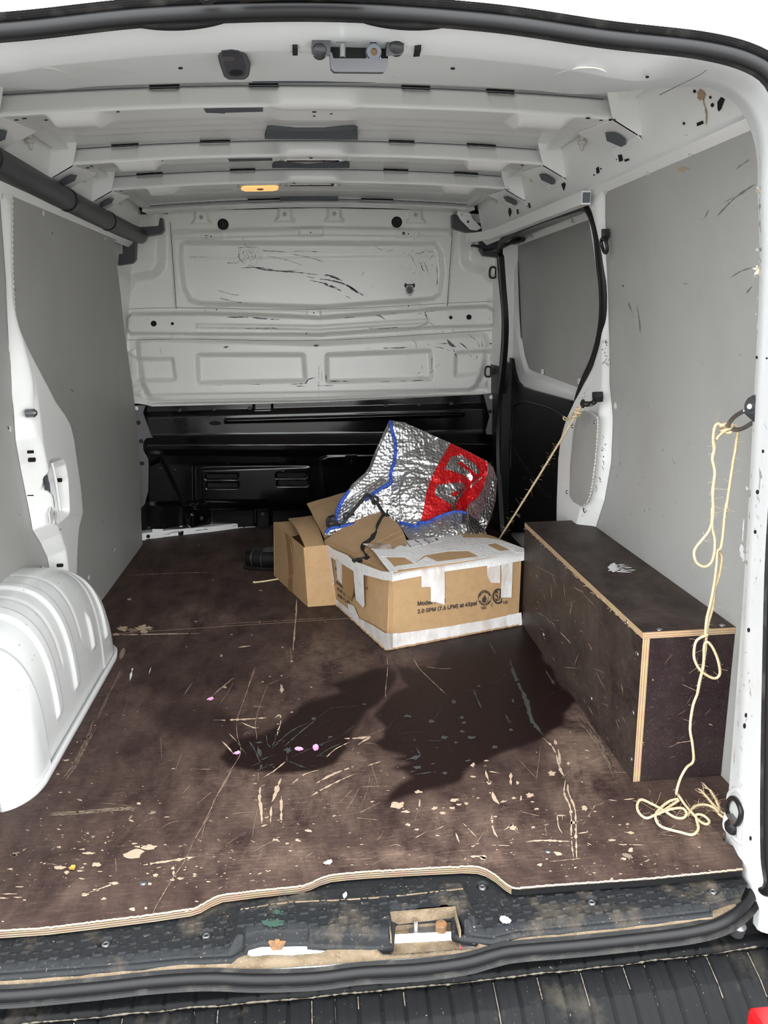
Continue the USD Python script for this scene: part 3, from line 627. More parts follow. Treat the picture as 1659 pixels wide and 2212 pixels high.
P_ = at([(545, 176), (556, 168), (800, 166), (812, 175)], 1, .287)
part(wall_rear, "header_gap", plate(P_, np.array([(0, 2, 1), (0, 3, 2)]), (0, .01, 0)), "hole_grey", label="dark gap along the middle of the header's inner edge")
part(wall_rear, "panel_seam", tube(at_head(spline([(1527, 150), (1515, 160), (1500, 168), (1465, 185), (1425, 205)], 30), .0004), .0006, 6), "hole_grey")

# ------------------------------------------------------------------ bulkhead between load space and cab: pressed white upper panel, black lower panel
wall_front = thing("wall_front", kind="structure")
YB = 2.40
def z3(pts): return [(230 + x / 3.318, 420 + y / 3.319) for x, y in pts]        # readings from two enlargements
def z4(pts): return [(700 + x / 3.95, 420 + y / 3.95) for x, y in pts]
VBOT = [(392, 530), (398, 524), (940, 526), (952, 545), (957, 590), (950, 634), (936, 645), (900, 648), (690, 664), (430, 655), (410, 648), (396, 620), (390, 560)]
BAR_T = [(277, 688), (285, 678), (460, 677), (560, 680), (688, 686), (800, 678), (930, 667), (1050, 662), (1064, 670), (1066, 698), (1058, 704), (930, 708), (688, 723), (460, 723), (285, 721), (276, 712)]
PAN = [(298, 735), (340, 730), (690, 740), (1000, 722), (1045, 722), (1052, 740), (1046, 790), (1030, 832), (1010, 846), (690, 860), (360, 866), (325, 862), (306, 820), (300, 770)]
def upper_h(p):
    h = raised(p, [(366, 474), (985, 470), (967, 660), (690, 672), (379, 666)], .006, 7, 6)
    h += raised(p, [(366, 474), (985, 470), (980, 499), (690, 492), (372, 505)], -.006, 7, 6)
    h += raised(p, [(372, 498), (690, 490), (975, 495), (972, 512), (690, 508), (374, 516)], .006, 5)
    h += raised(p, VBOT, -.026, 12, 9)
    for c in ((435, 462), (615, 457), (722, 457), (897, 460)):
        h += raised(p, [(c[0] - 13, c[1] - 8), (c[0] + 13, c[1] - 8), (c[0] + 14, c[1] + 13), (c[0] + 24, c[1] + 22), (c[0] - 24, c[1] + 22), (c[0] - 14, c[1] + 13)], .011, 7, 2)
    for x0, x1, y in ((434, 484, 500), (647, 698, 494), (855, 905, 497)):
        h += raised(p, rect(x0, y, x1, y + 16), .005, 5)
    for x0, x1, y in ((443, 494, 664), (663, 693, 671), (857, 907, 655)):
        h += raised(p, rect(x0, y, x1, y + 12), .005, 5)
    h += raised(p, [(200, 440), (352, 440), (349, 575), (335, 592), (292, 600), (282, 620), (200, 640)], .034, 24, 10)
    h += raised(p, [(1150, 440), (1000, 440), (1003, 565), (1015, 580), (1045, 586), (1056, 600), (1150, 620)], .034, 24, 10)
    h += raised(p, [(276, 560), (1065, 550), (1066, 900), (276, 900)], -.004, 10)
    h += raised(p, BAR_T, .034, 10, 4)
    h += raised(p, [(428, 700), (690, 704), (922, 689), (922, 697), (690, 712), (428, 707)], .005, 5)
    for x0, x1, y in ((371, 417, 723), (657, 704, 717), (934, 978, 709)):
        h += raised(p, rect(x0, y, x1, y + 9), .005, 4)
    h += raised(p, PAN, .028, 18, 12)
    for b in ([(428, 766), (655, 766), (660, 822), (430, 826)], [(706, 766), (928, 758), (932, 818), (707, 824)], [(290, 775), (374, 775), (380, 820), (290, 822)], [(984, 762), (1080, 756), (1080, 800), (982, 812)]):
        h += raised(p, b, -.021, 12, 4)
    h += raised(p, [(300, 852), (690, 846), (1050, 838), (1050, 846), (690, 855), (330, 862)], -.006, 5)
    h += raised(p, [(320, 868), (690, 861), (1045, 848), (1045, 852), (690, 865), (320, 872)], .006, 4)
    for x, y in ((262, 650), (284, 763), (300, 850), (1062, 650), (1054, 755), (1044, 830)):      # dimples of the side flange
        h += raised(p, [(x - 9, y), (x + 7, y - 8), (x + 9, y + 8)], .010, 7)
    for y in (548, 572, 592, 616, 668, 694, 712, 782, 806, 834):
        h += raised(p, rect(240, y - 1.5, 272 + (y - 548) * .09, y + 1.5), -.003, 3) + raised(p, rect(1066 - (y - 548) * .05, y - 2, 1110, y + 1), -.003, 3)
    return h
UP = [(240, 470), (362, 462), (370, 456), (690, 449), (980, 455), (990, 462), (1110, 470), (1112, 850), (1056, 850), (1040, 853), (690, 870), (330, 879), (312, 874), (296, 872), (240, 872)]
def on_bulk(px, hf, lift=.0012):
    px = np.asarray(px, float).reshape(-1, 2); P = at(px, 1, YB); P[:, 1] -= hf(px) + lift; return P
P2, F = polygrid([tuple(at(p, 1, YB)[[0, 2]]) for p in UP], .0036)
V = np.c_[P2[:, 0], np.full(len(P2), YB), P2[:, 1]]; V[:, 1] -= upper_h(proj(V))
upper = part(wall_front, "upper_panel", (V, F), "cream_paint", True, label="pressed white upper bulkhead panel, scuffed")
UPF = lambda px: on_bulk(px, upper_h)
for a, b in (((368, 480), (381, 667)), ((978, 478), (966, 662))):
    part(upper, "seam", tube(UPF(np.linspace(a, b, 30)), .0012, 6), "hole_grey")
for pts in ([(258, 668), (380, 665), (690, 668), (967, 655), (1085, 650)], [(262, 735), (400, 732), (690, 735), (1085, 712)]):
    part(upper, "seam", tube(UPF(spline(pts, 80)), .0008, 6), "print_grey")
for c, r in (((335, 699), 6.2), ((375, 699), 3.4), ((971, 686), 3.6), ((1010, 685), 5.6)):
    if r == 3.4: part(upper, "nut_ring", prism(ellipse(*c, 5, 5.4, 20), UPF, off=(0, .004, 0)), "white_paint")
    part(upper, "round_hole", prism(ellipse(*c, r, r, 20), lambda p: UPF(p) - [0, .0008, 0], off=(0, .01, 0)), "hole_dark", label="round hole in the bulkhead bar")
for c in ((447, 512), (871, 505)):
    part(upper, "square_nut", prism(rect(c[0] - 3, c[1] - 3, c[0] + 3, c[1] + 3), UPF, off=(0, .004, 0)), "print_grey")
for c in ((457, 512), (671, 503), (881, 506), (468, 669), (678, 676), (882, 661), (662, 720), (286, 530)):
    part(upper, "rivet_hole", prism(ellipse(*c, 1.4, 1.4, 10), UPF, off=(0, .004, 0)), "hole_dark")
for c in ((435, 470), (615, 463), (722, 462), (897, 465), (260, 703), (1078, 685)):
    P = UPF([c])[0]; b = part(upper, "bolt", lathe([(0, -.004), (.005, -.004), (.0055, 0), (.0095, .0005), (.0105, .002)], P, (0, 1, 0), 20), "lining_edge", 30)
    part(b, "bolt_hole", lathe([(0, -.0046), (.0022, -.0046), (.0022, 0)], P, (0, 1, 0), 12), "print_dark")
for c in ((254, 604), (283, 825), (275, 786), (257, 661)):
    P = UPF([c])[0]
    part(upper, "clip_nut", box(P + [-.008, -.003, -.008], P + [.008, .004, .008], .002), "white_paint")
    part(upper, "bolt_hole", prism(ellipse(*c, 2.4, 2.6, 12), lambda p: UPF(p) - [0, .0035, 0], off=(0, .004, 0)), "hole_dark")
# black rubber grommets
for c, lab in (((482, 485), "left"), ((857, 480), "right")):
    P = UPF([c])[0]
    gm = single("grommet", lathe([(0, -.004), (.006, -.004), (.008, -.0065), (.012, -.0065), (.0135, -.003), (.017, -.003), (.0195, -.006), (.022, -.005), (.023, 0), (.023, .004)], P, (0, 1, 0), 32), "rubber", f"round black rubber grommet near the top {lab} of the white bulkhead", "grommet", 30)
# scuffs on the white panel
sc, gr = [], []
def sx(pts, w, m=None, seed=[0], **kw):
    seed[0] += 1; (sc if m is None else m).append(ribbon(pts, w, UPF, seed=seed[0], **kw))
for pts, w in [([(1600, 560), (1680, 610), (1659, 650)], 0)][:0]: pass
for pts, w in [([(930, 380), (960, 378), (1000, 372), (1080, 375)], 1.5), ([(1060, 400), (1150, 402), (1300, 410)], 1.5), ([(1320, 420), (1360, 405), (1530, 408)], 1.2), ([(1320, 425), (1440, 445), (1570, 485)], 1.2), ([(940, 525), (1080, 520), (1240, 545), (1380, 540)], 2.2), ([(1010, 505), (1150, 540), (1360, 555), (1520, 575)], 2.6), ([(840, 488), (950, 488)], 1.8), ([(1440, 610), (1560, 635), (1659, 670)], 3.4), ([(1590, 578), (1659, 608)], 4.), ([(1400, 575), (1500, 600), (1659, 620)], 1.6),
               ([(790, 685), (860, 705), (920, 720), (970, 716)], 1.2), ([(790, 737), (880, 760), (930, 772), (990, 774)], 1.5), ([(950, 400), (945, 450), (990, 495)], 1.4), ([(1110, 425), (1080, 500)], 1.4), ([(1120, 430), (1280, 465), (1420, 510)], .9), ([(860, 880), (1000, 880), (1130, 890), (1260, 898)], 3), ([(990, 962), (1120, 958), (1235, 956)], 2.2), ([(1190, 955), (1240, 968)], 2), ([(550, 448), (700, 446), (730, 452)], 1),
               ([(840, 1095), (880, 1088)], 5), ([(1480, 1082), (1525, 1082)], 5), ([(1010, 1360), (1130, 1358)], 1.3), ([(1320, 1358), (1430, 1350), (1440, 1325), (1500, 1308)], 2.6), ([(1355, 1370), (1430, 1372)], 2.2), ([(1490, 1366), (1600, 1368)], 2), ([(1570, 1280), (1578, 1330)], 2), ([(1520, 1210), (1522, 1460)], .9), ([(1540, 1260), (1545, 1350)], .9), ([(785, 1366), (830, 1367)], 1.3)]:
    sx(z3(pts), w * .8, gaps=.3, jit=.4)
for pts, w in [([(0, 685), (60, 690), (160, 735)], 4.5), ([(0, 720), (140, 750), (230, 790), (330, 855)], 3.6), ([(0, 765), (100, 800), (190, 835)], 2.6), ([(180, 860), (235, 890)], 3), ([(200, 770), (280, 830), (340, 860)], 4), ([(435, 425), (470, 460), (510, 472)], 1.2), ([(540, 485), (600, 465)], 1.8), ([(820, 540), (850, 640), (870, 660)], 1.6), ([(860, 570), (880, 620), (900, 670)], 1.6), ([(900, 560), (950, 500)], 1.3), ([(965, 580), (975, 680), (970, 795)], 2.2), ([(780, 500), (820, 500), (860, 485), (940, 490)], 1.2), ([(720, 500), (760, 540), (780, 590)], 1.2), ([(830, 590), (850, 650)], 1.4),
               ([(435, 1028), (480, 1040), (520, 1072)], 3.4), ([(555, 1020), (615, 1008)], 2), ([(160, 1052), (265, 1044)], 1.6), ([(370, 1140), (500, 1140), (630, 1132)], 3.2), ([(780, 1025), (850, 1005), (960, 990)], 1.6), ([(850, 1005), (865, 1040), (870, 1060)], 3), ([(885, 1090), (950, 1130)], 2.6), ([(780, 1130), (880, 1100)], 1.4), ([(740, 1240), (775, 1260), (782, 1320)], 1.8), ([(475, 1310), (600, 1308), (710, 1304)], 2.4), ([(345, 1314), (400, 1312)], 1.6), ([(960, 1272), (1050, 1270)], 4), ([(1040, 1235), (1080, 1280), (1115, 1300)], 7), ([(1090, 1310), (1110, 1350), (1130, 1390)], 3), ([(865, 1265), (900, 1290), (1000, 1310), (1080, 1335)], 1.6), ([(1145, 1260), (1190, 1290), (1215, 1320)], 3), ([(1225, 1195), (1290, 1245), (1320, 1310)], 1.6), ([(1235, 1360), (1262, 1390)], 2.6), ([(1335, 1230), (1340, 1310)], 3), ([(1405, 1270), (1440, 1272)], 3), ([(1310, 1370), (1296, 1410)], 2.4),
               ([(785, 1535), (830, 1510)], 2), ([(790, 1540), (812, 1565), (850, 1545)], 2), ([(830, 1450), (840, 1500)], 1.4), ([(740, 1586), (850, 1582)], 2.2), ([(40, 1592), (210, 1592)], 2), ([(495, 1592), (560, 1594)], 3), ([(645, 1588), (700, 1588)], 2), ([(15, 1530), (20, 1585)], 4), ([(915, 1380), (912, 1500)], 1.4), ([(900, 1535), (935, 1480), (995, 1430)], 1.), ([(1430, 1420), (1460, 1340), (1480, 1290)], 1.4), ([(1440, 1450), (1425, 1380)], 1.2), ([(345, 655), (325, 690)], 2.6), ([(405, 795), (415, 770)], 1.2), ([(0, 1625), (90, 1625)], 1.6), ([(1395, 1050), (1400, 1070)], 2.4)]:
    sx(z4(pts), w * .72, gaps=.3, jit=.4)
g = np.random.default_rng(5)
for k in range(260):      # speckle of small knocks, and the round scuff of the upper left
    if k < 120:
        a = g.uniform(0, 6.28); r = abs(g.normal(17, 8)); c = np.array([537 + r * math.cos(a), 549 + .85 * r * math.sin(a)]); a += 1.57 + g.normal(0, .3); L = g.uniform(1.5, 7); w = .75
    elif k < 190: c = np.array([g.normal(905, 22), g.normal(565, 20)]); a = g.normal(1, .6); L = g.uniform(1.5, 6); w = .8
    else: c = np.array([g.uniform(300, 1040), g.choice([g.uniform(730, 860), g.uniform(690, 720)])]); a = g.uniform(0, 3.1); L = g.exponential(3) + 1; w = .6
    q = c + L * np.array([math.cos(a), math.sin(a)]); sc.append(ribbon([c, q], w, UPF, seed=k, n=3))
part(upper, "scuff_marks", merge(sc), "print_grey", kind="stuff", label="dark scuffs and scratches on the white bulkhead panel")
em = []      # small dark stamp at the lower right of the pressed field: two lobes over an oval wreathed with spikes
EM = lambda px: UPF(px) - [0, .0005, 0]
for x in (877.5, 895.5): em.append(prism(ellipse(x, 616, 2.7, 5, 16), EM, off=(0, .001, 0)))
em.append(prism(rect(880, 613.5, 893, 616), EM, off=(0, .001, 0)))
for k in range(30):
    a = k / 30 * 2 * math.pi; c = np.array([886.5, 626.5]); d = np.array([math.cos(a), math.sin(a)])
    em.append(ribbon([c + d * [7.2, 8.5], c + d * np.array([9, 11]) * (1.1 + .25 * (k % 3 == 0)) * (1.15 if abs(a - 1.57) < .3 else 1)], 1.1, EM, seed=k, n=3))
for a in range(0, 24):
    t = a / 24 * 2 * math.pi; t2 = (a + 1) / 24 * 2 * math.pi
    em.append(ribbon([(886.5 + 7.4 * math.cos(t), 626 + 8.6 * math.sin(t)), (886.5 + 7.4 * math.cos(t2), 626 + 8.6 * math.sin(t2))], 1.3, EM, taper=False, jit=0, n=2))
stamp = thing("stamp_mark", "small dark crest-like ink stamp at the lower right of the white bulkhead field", "stamp mark", at((886, 626), 1, YB - .01))
part(stamp, "outline", merge(em), "print_dark")
part(stamp, "oval", prism(ellipse(886.5, 626, 6.4, 7.6, 24), EM, off=(0, .001, 0)), "print_grey", label="dark grey oval")

# lower black panel: a swept profile with two long ribs and a rounded rail, bellying out below
def lower_h(p):
    x = p[:, 0]; u = (x - 300) / 770.
    y = p[:, 1] + (x - 305) * .026 * np.clip((960 - p[:, 1]) / 60, -.5, 1)      # undo the tilt of the ribs
    h = np.interp(y, [868, 884, 890, 897, 902, 912, 938, 943, 950, 957, 968, 980, 1000, 1082, 1092, 1120, 1150], [.004, .004, .004, .016, .020, .020, .020, .024, .036, .048, .046, .028, .022, .020, .010, .006, .006])
    h += raised(np.c_[x, y], rect(488, 909, 1000, 915), .006, 4)
    for x0, x1 in ((548, 588), ):
        h += raised(np.c_[x, y], rect(x0, 872, x1, 893), .006, 4)
    h *= sstep((x - 300) / 22) * sstep((1078 - x) / 22)
    h += raised(p, [(420, 1003), (432, 1000), (668, 1004), (668, 1092), (430, 1092), (421, 1085)], -.006, 6, 5) + raised(p, [(436, 1012), (668, 1005), (668, 1080), (440, 1080)], .008, 6, 5)
    h += raised(p, [(692, 988), (706, 982), (850, 980), (850, 1100), (698, 1100)], .010, 7, 6) + raised(p, [(704, 996), (714, 992), (842, 990), (842, 1090), (706, 1090)], -.006, 6, 5)
    for q in (rect(446, 1022, 514, 1032), rect(448, 1041, 515, 1052), rect(598, 1020, 662, 1030), rect(600, 1036, 665, 1047)):
        h += raised(p, q, -.010, 4, 2)
    for q in (rect(413, 1111, 447, 1150), rect(549, 1106, 583, 1150)):
        h += raised(p, q, .012, 8, 6)
    h += raised(p, rect(431, 1085, 446, 1108), .008, 5, 4)
    h -= .085 * sstep((p[:, 1] - 1078) / 34) * sstep((x - 385) / 70)
    h += raised(p, [(284, 1020), (350, 990), (385, 1060), (400, 1090), (408, 1140), (284, 1160)], -.012, 12)
    return h
LOW = [(296, 872), (312, 874), (330, 878), (690, 869), (1040, 852), (1110, 850), (1110, 1136), (600, 1144), (520, 1148), (400, 1158), (300, 1166)]
P2, F = polygrid([tuple(at(p, 1, YB)[[0, 2]]) for p in LOW], .0042)
V = np.c_[P2[:, 0], np.full(len(P2), YB), P2[:, 1]]; V[:, 1] -= lower_h(proj(V))
lower = part(wall_front, "lower_panel", (V, F), "black_gloss", True, label="glossy black pressed lower bulkhead panel")
LWF = lambda px: on_bulk(px, lower_h)
for c, rx, ry in (((400, 915), 6, 5), ((466, 913), 13, 4.6)):
    part(lower, "round_hole", prism(ellipse(*c, rx, ry, 22), LWF, off=(0, .004, 0)), "hole_dark")
for q in (rect(447, 1023, 513, 1031), rect(449, 1042, 514, 1051), rect(599, 1021, 661, 1029), rect(601, 1037, 664, 1046)):
    part(lower, "vent_slot", prism(rounded(q, 2), lambda p: LWF(p) - [0, .0002, 0], off=(0, .004, 0)), "hole_dark", label="dark slot in the black panel")
for c in ((432, 1125), (566, 1119), (463, 884), (540, 882), (388, 886), (320, 1142), (833, 876), (905, 874), (975, 872)):
    P = LWF([c])[0]; part(lower, "bolt", lathe([(0, -.005), (.006, -.005), (.0065, -.002), (.0095, -.001), (.0095, .003)], P, (0, 1, 0), 20), "black_plastic", 30)
P = LWF([(758, 990)])[0]
lt = part(lower, "flap_latch", box(P + [-.028, -.012, -.022], P + [.028, .01, .022], .004), "black_gloss", label="square latch of the black flap")
part(lt, "latch_slot", box(P + [-.004, -.0135, -.016], P + [.004, -.011, .004], .001), "hole_dark")
hi = [ribbon(pts, 1.1, LWF, seed=i, jit=.1) for i, pts in enumerate(([(435, 1006), (560, 1003), (668, 1004)], ))]
sc = []
for k in range(26):
    c = np.array([g.uniform(320, 640), g.choice([g.uniform(990, 1040), g.uniform(896, 905)])]); a = g.normal(0, .6); sc.append(ribbon([c, c + g.uniform(1, 7) * np.array([math.cos(a), math.sin(a)])], .7, LWF, seed=k, n=3))
part(lower, "scuff_marks", merge(sc), "scratch_fine", kind="stuff")
# side strips where the panels are bolted to the body
for nm, pts, bolts in (("left", [(287, 876), (314, 876), (309, 892), (317, 915), (326, 940), (330, 944), (316, 960), (321, 1000), (320, 1060), (312, 1090), (302, 1100), (300, 960), (294, 920)], ((295, 882), (299, 913), (305, 953), (307, 1001))),
                       ("right", [(1045, 852), (1072, 850), (1074, 1100), (1058, 1100), (1060, 1010), (1050, 930), (1058, 900)], ((1061, 858), (1058, 889), (1061, 950), (1062, 972)))):
    st = part(wall_front, "side_strip", prism(pts, lambda p: at(p, 1, YB - .026), off=(0, .012, 0)), "primer_plate", label=f"dull purplish steel strip at the {nm} edge of the bulkhead")
    for i, c in enumerate(bolts):
        P = at(c, 1, YB - .026); part(st, "bolt", lathe([(0, -.004), (.005, -.004), (.009, -.001), (.0095, .003)], P, (0, 1, 0), 18), "white_paint" if i == 0 else "black_plastic", 30)
# white sill strip along the foot, stepping forward at the left
foot = []
for a in (-1, 1):
    pass
ft = at([(303, 1166), (380, 1157), (455, 1149), (520, 1140), (600, 1135), (760, 1131), (1075, 1122)], 2, 0.)
top = [.030, .030, .026, .024, .024, .024, .024]
K = np.array([[p + [0, -.002, -.004], p + [0, -.002, t - .003], p + [0, .003, t], p + [0, .05, t]] for p, t in zip(ft, top)])
fs = part(wall_front, "foot_strip", grid(K), "white_paint", 30, label="white painted metal strip along the foot of the bulkhead")
def on_foot(px): return np.array([at(p, 1, np.interp(p[0], [303, 455, 520, 600, 1075], [ft[0][1], ft[2][1], ft[3][1], ft[4][1], ft[6][1]]) - .004) for p in px])
for c, r in (((320, 1159), 4), ((341, 1155), 2.4), ((527, 1135), 4.5)):
    part(fs, "bolt_hole", prism(ellipse(*c, r, r, 14), on_foot, off=(0, .004, 0)), "hole_dark")
part(fs, "bracket_tab", prism(rect(329, 1143, 352, 1165), on_foot, off=(0, .006, 0)), "white_paint")
part(fs, "scuff_marks", merge([ribbon(p, 1.2, on_foot, seed=i) for i, p in enumerate(([(365, 1151), (395, 1147)], [(420, 1146), (450, 1143)], [(500, 1137), (515, 1135)], [(350, 1156), (372, 1152)]))]), "black_mark", kind="stuff")

# ------------------------------------------------------------------ side walls: body metal, lining boards, pillars
wall_left = thing("wall_left", kind="structure")
wall_right = thing("wall_right", kind="structure")
def wall_sheet(parent, name, pxs, side, off, mat_, h=.02, thick=.004, label=None, r=0):
    P = at_wall(pxs, side, off); pl = Polygon(P[:, 1:]); pl = rounded(P[:, 1:], r) if r else pl
    return yz_sheet(parent, name, pl, side, off, mat_, h, thick, label)
def yz_sheet(parent, name, poly, side, off, mat_, h=.02, thick=.004, label=None, smooth=True):
    P2, F = polygrid(poly, h)
    V = np.c_[side * (wall_x(P2[:, 1]) - off), P2]
    if side > 0: F = F[:, ::-1]
    return part(parent, name, plate(V, F, (side * thick, 0, 0)), mat_, smooth, label)
# left: long front board, rear board, pillar between them
PL_L = [(-4, 412), (-3, 425), (4, 520), (10, 600), (14, 700), (22, 820), (28, 900), (31, 950), (40, 1000), (52, 1060), (62, 1110), (68, 1145), (85, 1172), (100, 1205), (106, 1235), (110, 1275), (112, 1330)]
PL_R = [(145, 1330), (141, 1270), (141, 1200), (142, 1150), (149, 1120), (150, 1105), (140, 1050), (128, 990), (122, 940), (115, 905), (103, 880), (84, 850), (62, 800), (45, 750), (33, 700), (27, 640), (24, 560), (25, 430), (25, 415)]
pl = at_wall(PL_L, -1); pr = at_wall(PL_R, -1)
pil_left = Polygon(np.vstack([pl, pr])[:, 1:]).buffer(0)
front_board = [(pr[0][1] - .03, -.02)] + [(p[1] - .02, p[2]) for p in pr[1:-1]] + [(pr[-2][1] - .02, 1.262), (2.12, 1.262)]
rb_ = at_wall([(246, 520), (250, 560), (255, 600), (260, 640), (266, 700), (276, 770), (286, 840), (293, 900), (299, 960), (302, 1020), (303, 1090), (305, 1165)], -1)
front_board += [(p[1], p[2]) for p in rb_[:-1]] + [(rb_[-1][1], -.005)]
yz_sheet(wall_left, "lining_board", Polygon(front_board).buffer(0), -1, .002, "lining_grey", .02, label="plain grey lining board between the pillar and the bulkhead")
back_board = [(.14, -.02), (.14, 1.262)] + [(p[1] + .02, p[2]) for p in pl[1:]] + [(pl[-1][1] + .02, -.02)]
yz_sheet(wall_left, "lining_board", Polygon(back_board).buffer(0), -1, .002, "lining_grey", .02, label="plain grey lining board above the wheel arch")
yz_sheet(wall_left, "inner_skin", Polygon(rect(.1, -.05, 2.6, 1.40)), -1, -.035, "white_paint", .04)
# fluted cut edge of the front board beside the pillar
fl = spline(at_wall([(26, 420), (26, 560), (29, 640), (35, 700), (48, 750), (66, 800), (88, 850), (100, 870)], -1, .004), 200)
part(wall_left, "board_edge", sweep(fl, circle(.0028, 6), scale=1 + .35 * np.sign(np.sin(np.arange(200) * 1.6))), "lining_edge", label="fluted cut edge of the lining board")
part(wall_left, "board_edge", sweep(spline(at_wall([(144, 1150), (143, 1200), (141, 1265)], -1, .004), 80), circle(.0028, 6), scale=1 + .35 * np.sign(np.sin(np.arange(80) * 1.6))), "lining_edge")
def pillar(parent, poly, side, hf, label):
    P2, F = polygrid(poly, .006)
    d = shapely.distance(shapely.points(P2), poly.boundary)
    V = np.c_[side * (wall_x(P2[:, 1]) - .003 - hf(P2, d)), P2]
    if side > 0: F = F[:, ::-1]
    return part(parent, "pillar", (V, F), "white_paint", True, label)
HOLE = at_wall([(84, 1003), (95, 998), (108, 998), (116, 1010), (122, 1040), (126, 1075), (130, 1105), (124, 1112), (104, 1127), (98, 1110), (97, 1085), (92, 1068), (84, 1055), (80, 1030)], -1, .03)[:, 1:]
RID = at_wall([(98, 940), (108, 945), (118, 1000), (128, 1060), (130, 1100)], -1)[:, 1:]
def pil_h(P, d):
    h = .040 * sstep(d / .030) * (1 - .82 * sstep((P[:, 1] - .78) / .25))
    bulge = .018 * np.exp(-((P[:, 1] - .56) / .2) ** 2)
    h += bulge * sstep(d / .02)
    h -= .05 * sstep(.5 - sdpoly(P, HOLE) / .012)
    for a in ((.935, .84, .010, .055), (.975, .72, .010, .07)):
        h -= .008 * np.exp(-((P[:, 0] - a[0]) / a[2]) ** 2 - ((P[:, 1] - a[1]) / a[3]) ** 2)
    return h
pilL = pillar(wall_left, pil_left, -1, pil_h, "white painted body pillar, swelling low down, with an oblong opening")
PLF = lambda px, o=.043: at_wall(px, -1, o)
hp = rounded([(84, 1004), (95, 999), (108, 999), (115, 1010), (121, 1040), (126, 1075), (128, 1104), (105, 1124), (99, 1110), (98, 1085), (93, 1068), (85, 1055), (81, 1030)], 3)
part(pilL, "opening", prism(hp, lambda p: PLF(p, .0115), off=(-.003, 0, 0)), "hole_grey", label="bluish inside of the pillar opening")
part(pilL, "rim", sweep(PLF(spline([(112, 1000), (119, 1030), (125, 1070), (130, 1104)], 40), .055), circle(.0045, 8)), "white_paint", True)
part(pilL, "metal_tab", prism([(107, 1108), (110, 1095), (116, 1094), (118, 1103), (123, 1106), (123, 1118), (119, 1130), (116, 1120), (113, 1132), (110, 1130)], lambda p: PLF(p, .055), off=(-.003, 0, 0)), "white_paint")
for c, rx, ry in [((75, 993), 2.6, 5), ((72, 976), 1.4, 3.5), ((118, 943), 1.6, 4), ((133, 1037), 1.6, 4.5), ((138, 1133), 1.8, 4), ((130, 1140), 2.6, 5), ((135, 1221), 2, 4), ((72, 1070), 1, 1.2)]:
    part(pilL, "bolt_hole", prism(ellipse(*c, rx, ry, 14), lambda p: PLF(p, .052), off=(-.014, 0, 0)), "hole_dark")
part(pilL, "bolt", lathe([(0, .006), (.006, .006), (.009, .002), (.011, 0), (.011, -.02)], PLF([(74, 892)], .052)[0], (1, 0, 0), 18), "dull_steel", 30)
for c in ((22, 927), (3, 422), (94, 459), (107, 1259), (192, 1248), (247, 1187), (227, 515), (30, 655)):
    P = at_wall([c], -1, .002)[0]; part(wall_left, "rivet", lathe([(0, .003), (.004, .0028), (.0075, .001), (.0085, 0), (.0085, -.002)], P, (1, 0, 0), 16), "lining_edge", 30)
oh = at_wall(spline([(84, 1228), (91, 1224), (97, 1236), (98, 1252), (95, 1263), (88, 1266), (85, 1250)], 30, True), -1, .0045)
part(wall_left, "round_cut_out", (np.vstack([oh.mean(0), oh]), np.array([(0, 1 + i, 1 + (i + 1) % 30) for i in range(30)])), "hole_grey", label="rough oval hole cut through the lining board")
part(wall_left, "cut_rim", tube(oh[3:18] + [.001, 0, 0], .003, 6, scale=1 + .4 * rng.uniform(-1, 1, 15)), "lining_edge")
LM = lambda px: at_wall(px, -1, .0028)
part(wall_left, "scuff_marks", merge([ribbon(p, w, LM, seed=i) for i, (p, w) in enumerate([([(152, 840), (160, 847)], 2), ([(112, 502), (115, 505)], 3), ([(246, 1182), (247, 1190)], 2.5), ([(222, 1125), (224, 1135)], 2.), ([(30, 628), (37, 626)], 1.5), ([(40, 1107), (45, 1115)], 2), ([(16, 920), (22, 930)], 2)])]), "black_mark", kind="stuff")

# roof rails along both sides: sloping body metal between the lining and the roof skin
for side, W_ in ((1, wall_right), (-1, wall_left)):
    ys = np.linspace(.12, 2.19, 40)
    sec = np.array([(wall_x(1.235) + .004, 1.235), (wall_x(1.25) - .010, 1.250), (wall_x(1.25) - .016, 1.257), (wall_x(1.25) - .012, 1.264), (.697, 1.272), (.690, 1.300), (.672, 1.385), (.668, 1.395), (.640, 1.402)])
    part(W_, "roof_rail", grid(np.array([[(side * x, y, z) for x, z in sec] for y in ys])[:, ::int(-side)]), "white_paint", 40, label="white sloping roof rail above the lining, full of small holes")
RAILP = (np.array([.688, 1., 1.308]), np.array([-.98, 0, -.20]))
RR = lambda px: atp(np.asarray(px, float).reshape(-1, 2), RAILP[0] + [-.0014, 0, 0], RAILP[1])
def q2(pts): return [(830 + x / 2.0012, y / 2.002) for x, y in pts]
for pts in ([(1440, 470), (1440, 440), (1455, 420), (1470, 430), (1455, 470), (1445, 482)], [(1350, 532), (1375, 522), (1378, 535), (1352, 546)], [(1010, 670), (1025, 668), (1030, 695), (1015, 700)], [(1037, 690), (1055, 685), (1057, 693), (1040, 700)], [(915, 728), (925, 720), (930, 745), (918, 752)], [(768, 770), (775, 770), (782, 800), (775, 825), (766, 800)], [(538, 900), (545, 900), (549, 920), (542, 938), (536, 918)], [(572, 905), (578, 905), (580, 925), (574, 925)], [(621, 878), (627, 878), (631, 900), (625, 900)]):
    part(wall_right, "rail_hole", prism(q2(pts), RR, off=(.0008, 0, 0)), "hole_dark", label="dark cut-out in the right roof rail")
for c, r in (((1408, 421), 5), ((1417, 455), 7), ((1340, 395), 6), ((1294, 534), 5), ((1003, 690), 2), ((906, 757), 3), ((936, 730), 2.5), ((757, 787), 2.5), ((617, 893), 1.5)):
    part(wall_right, "rail_hole", prism(ellipse(*q2([c])[0], r * .45, r * .62, 12), RR, off=(.0008, 0, 0)), "hole_dark")
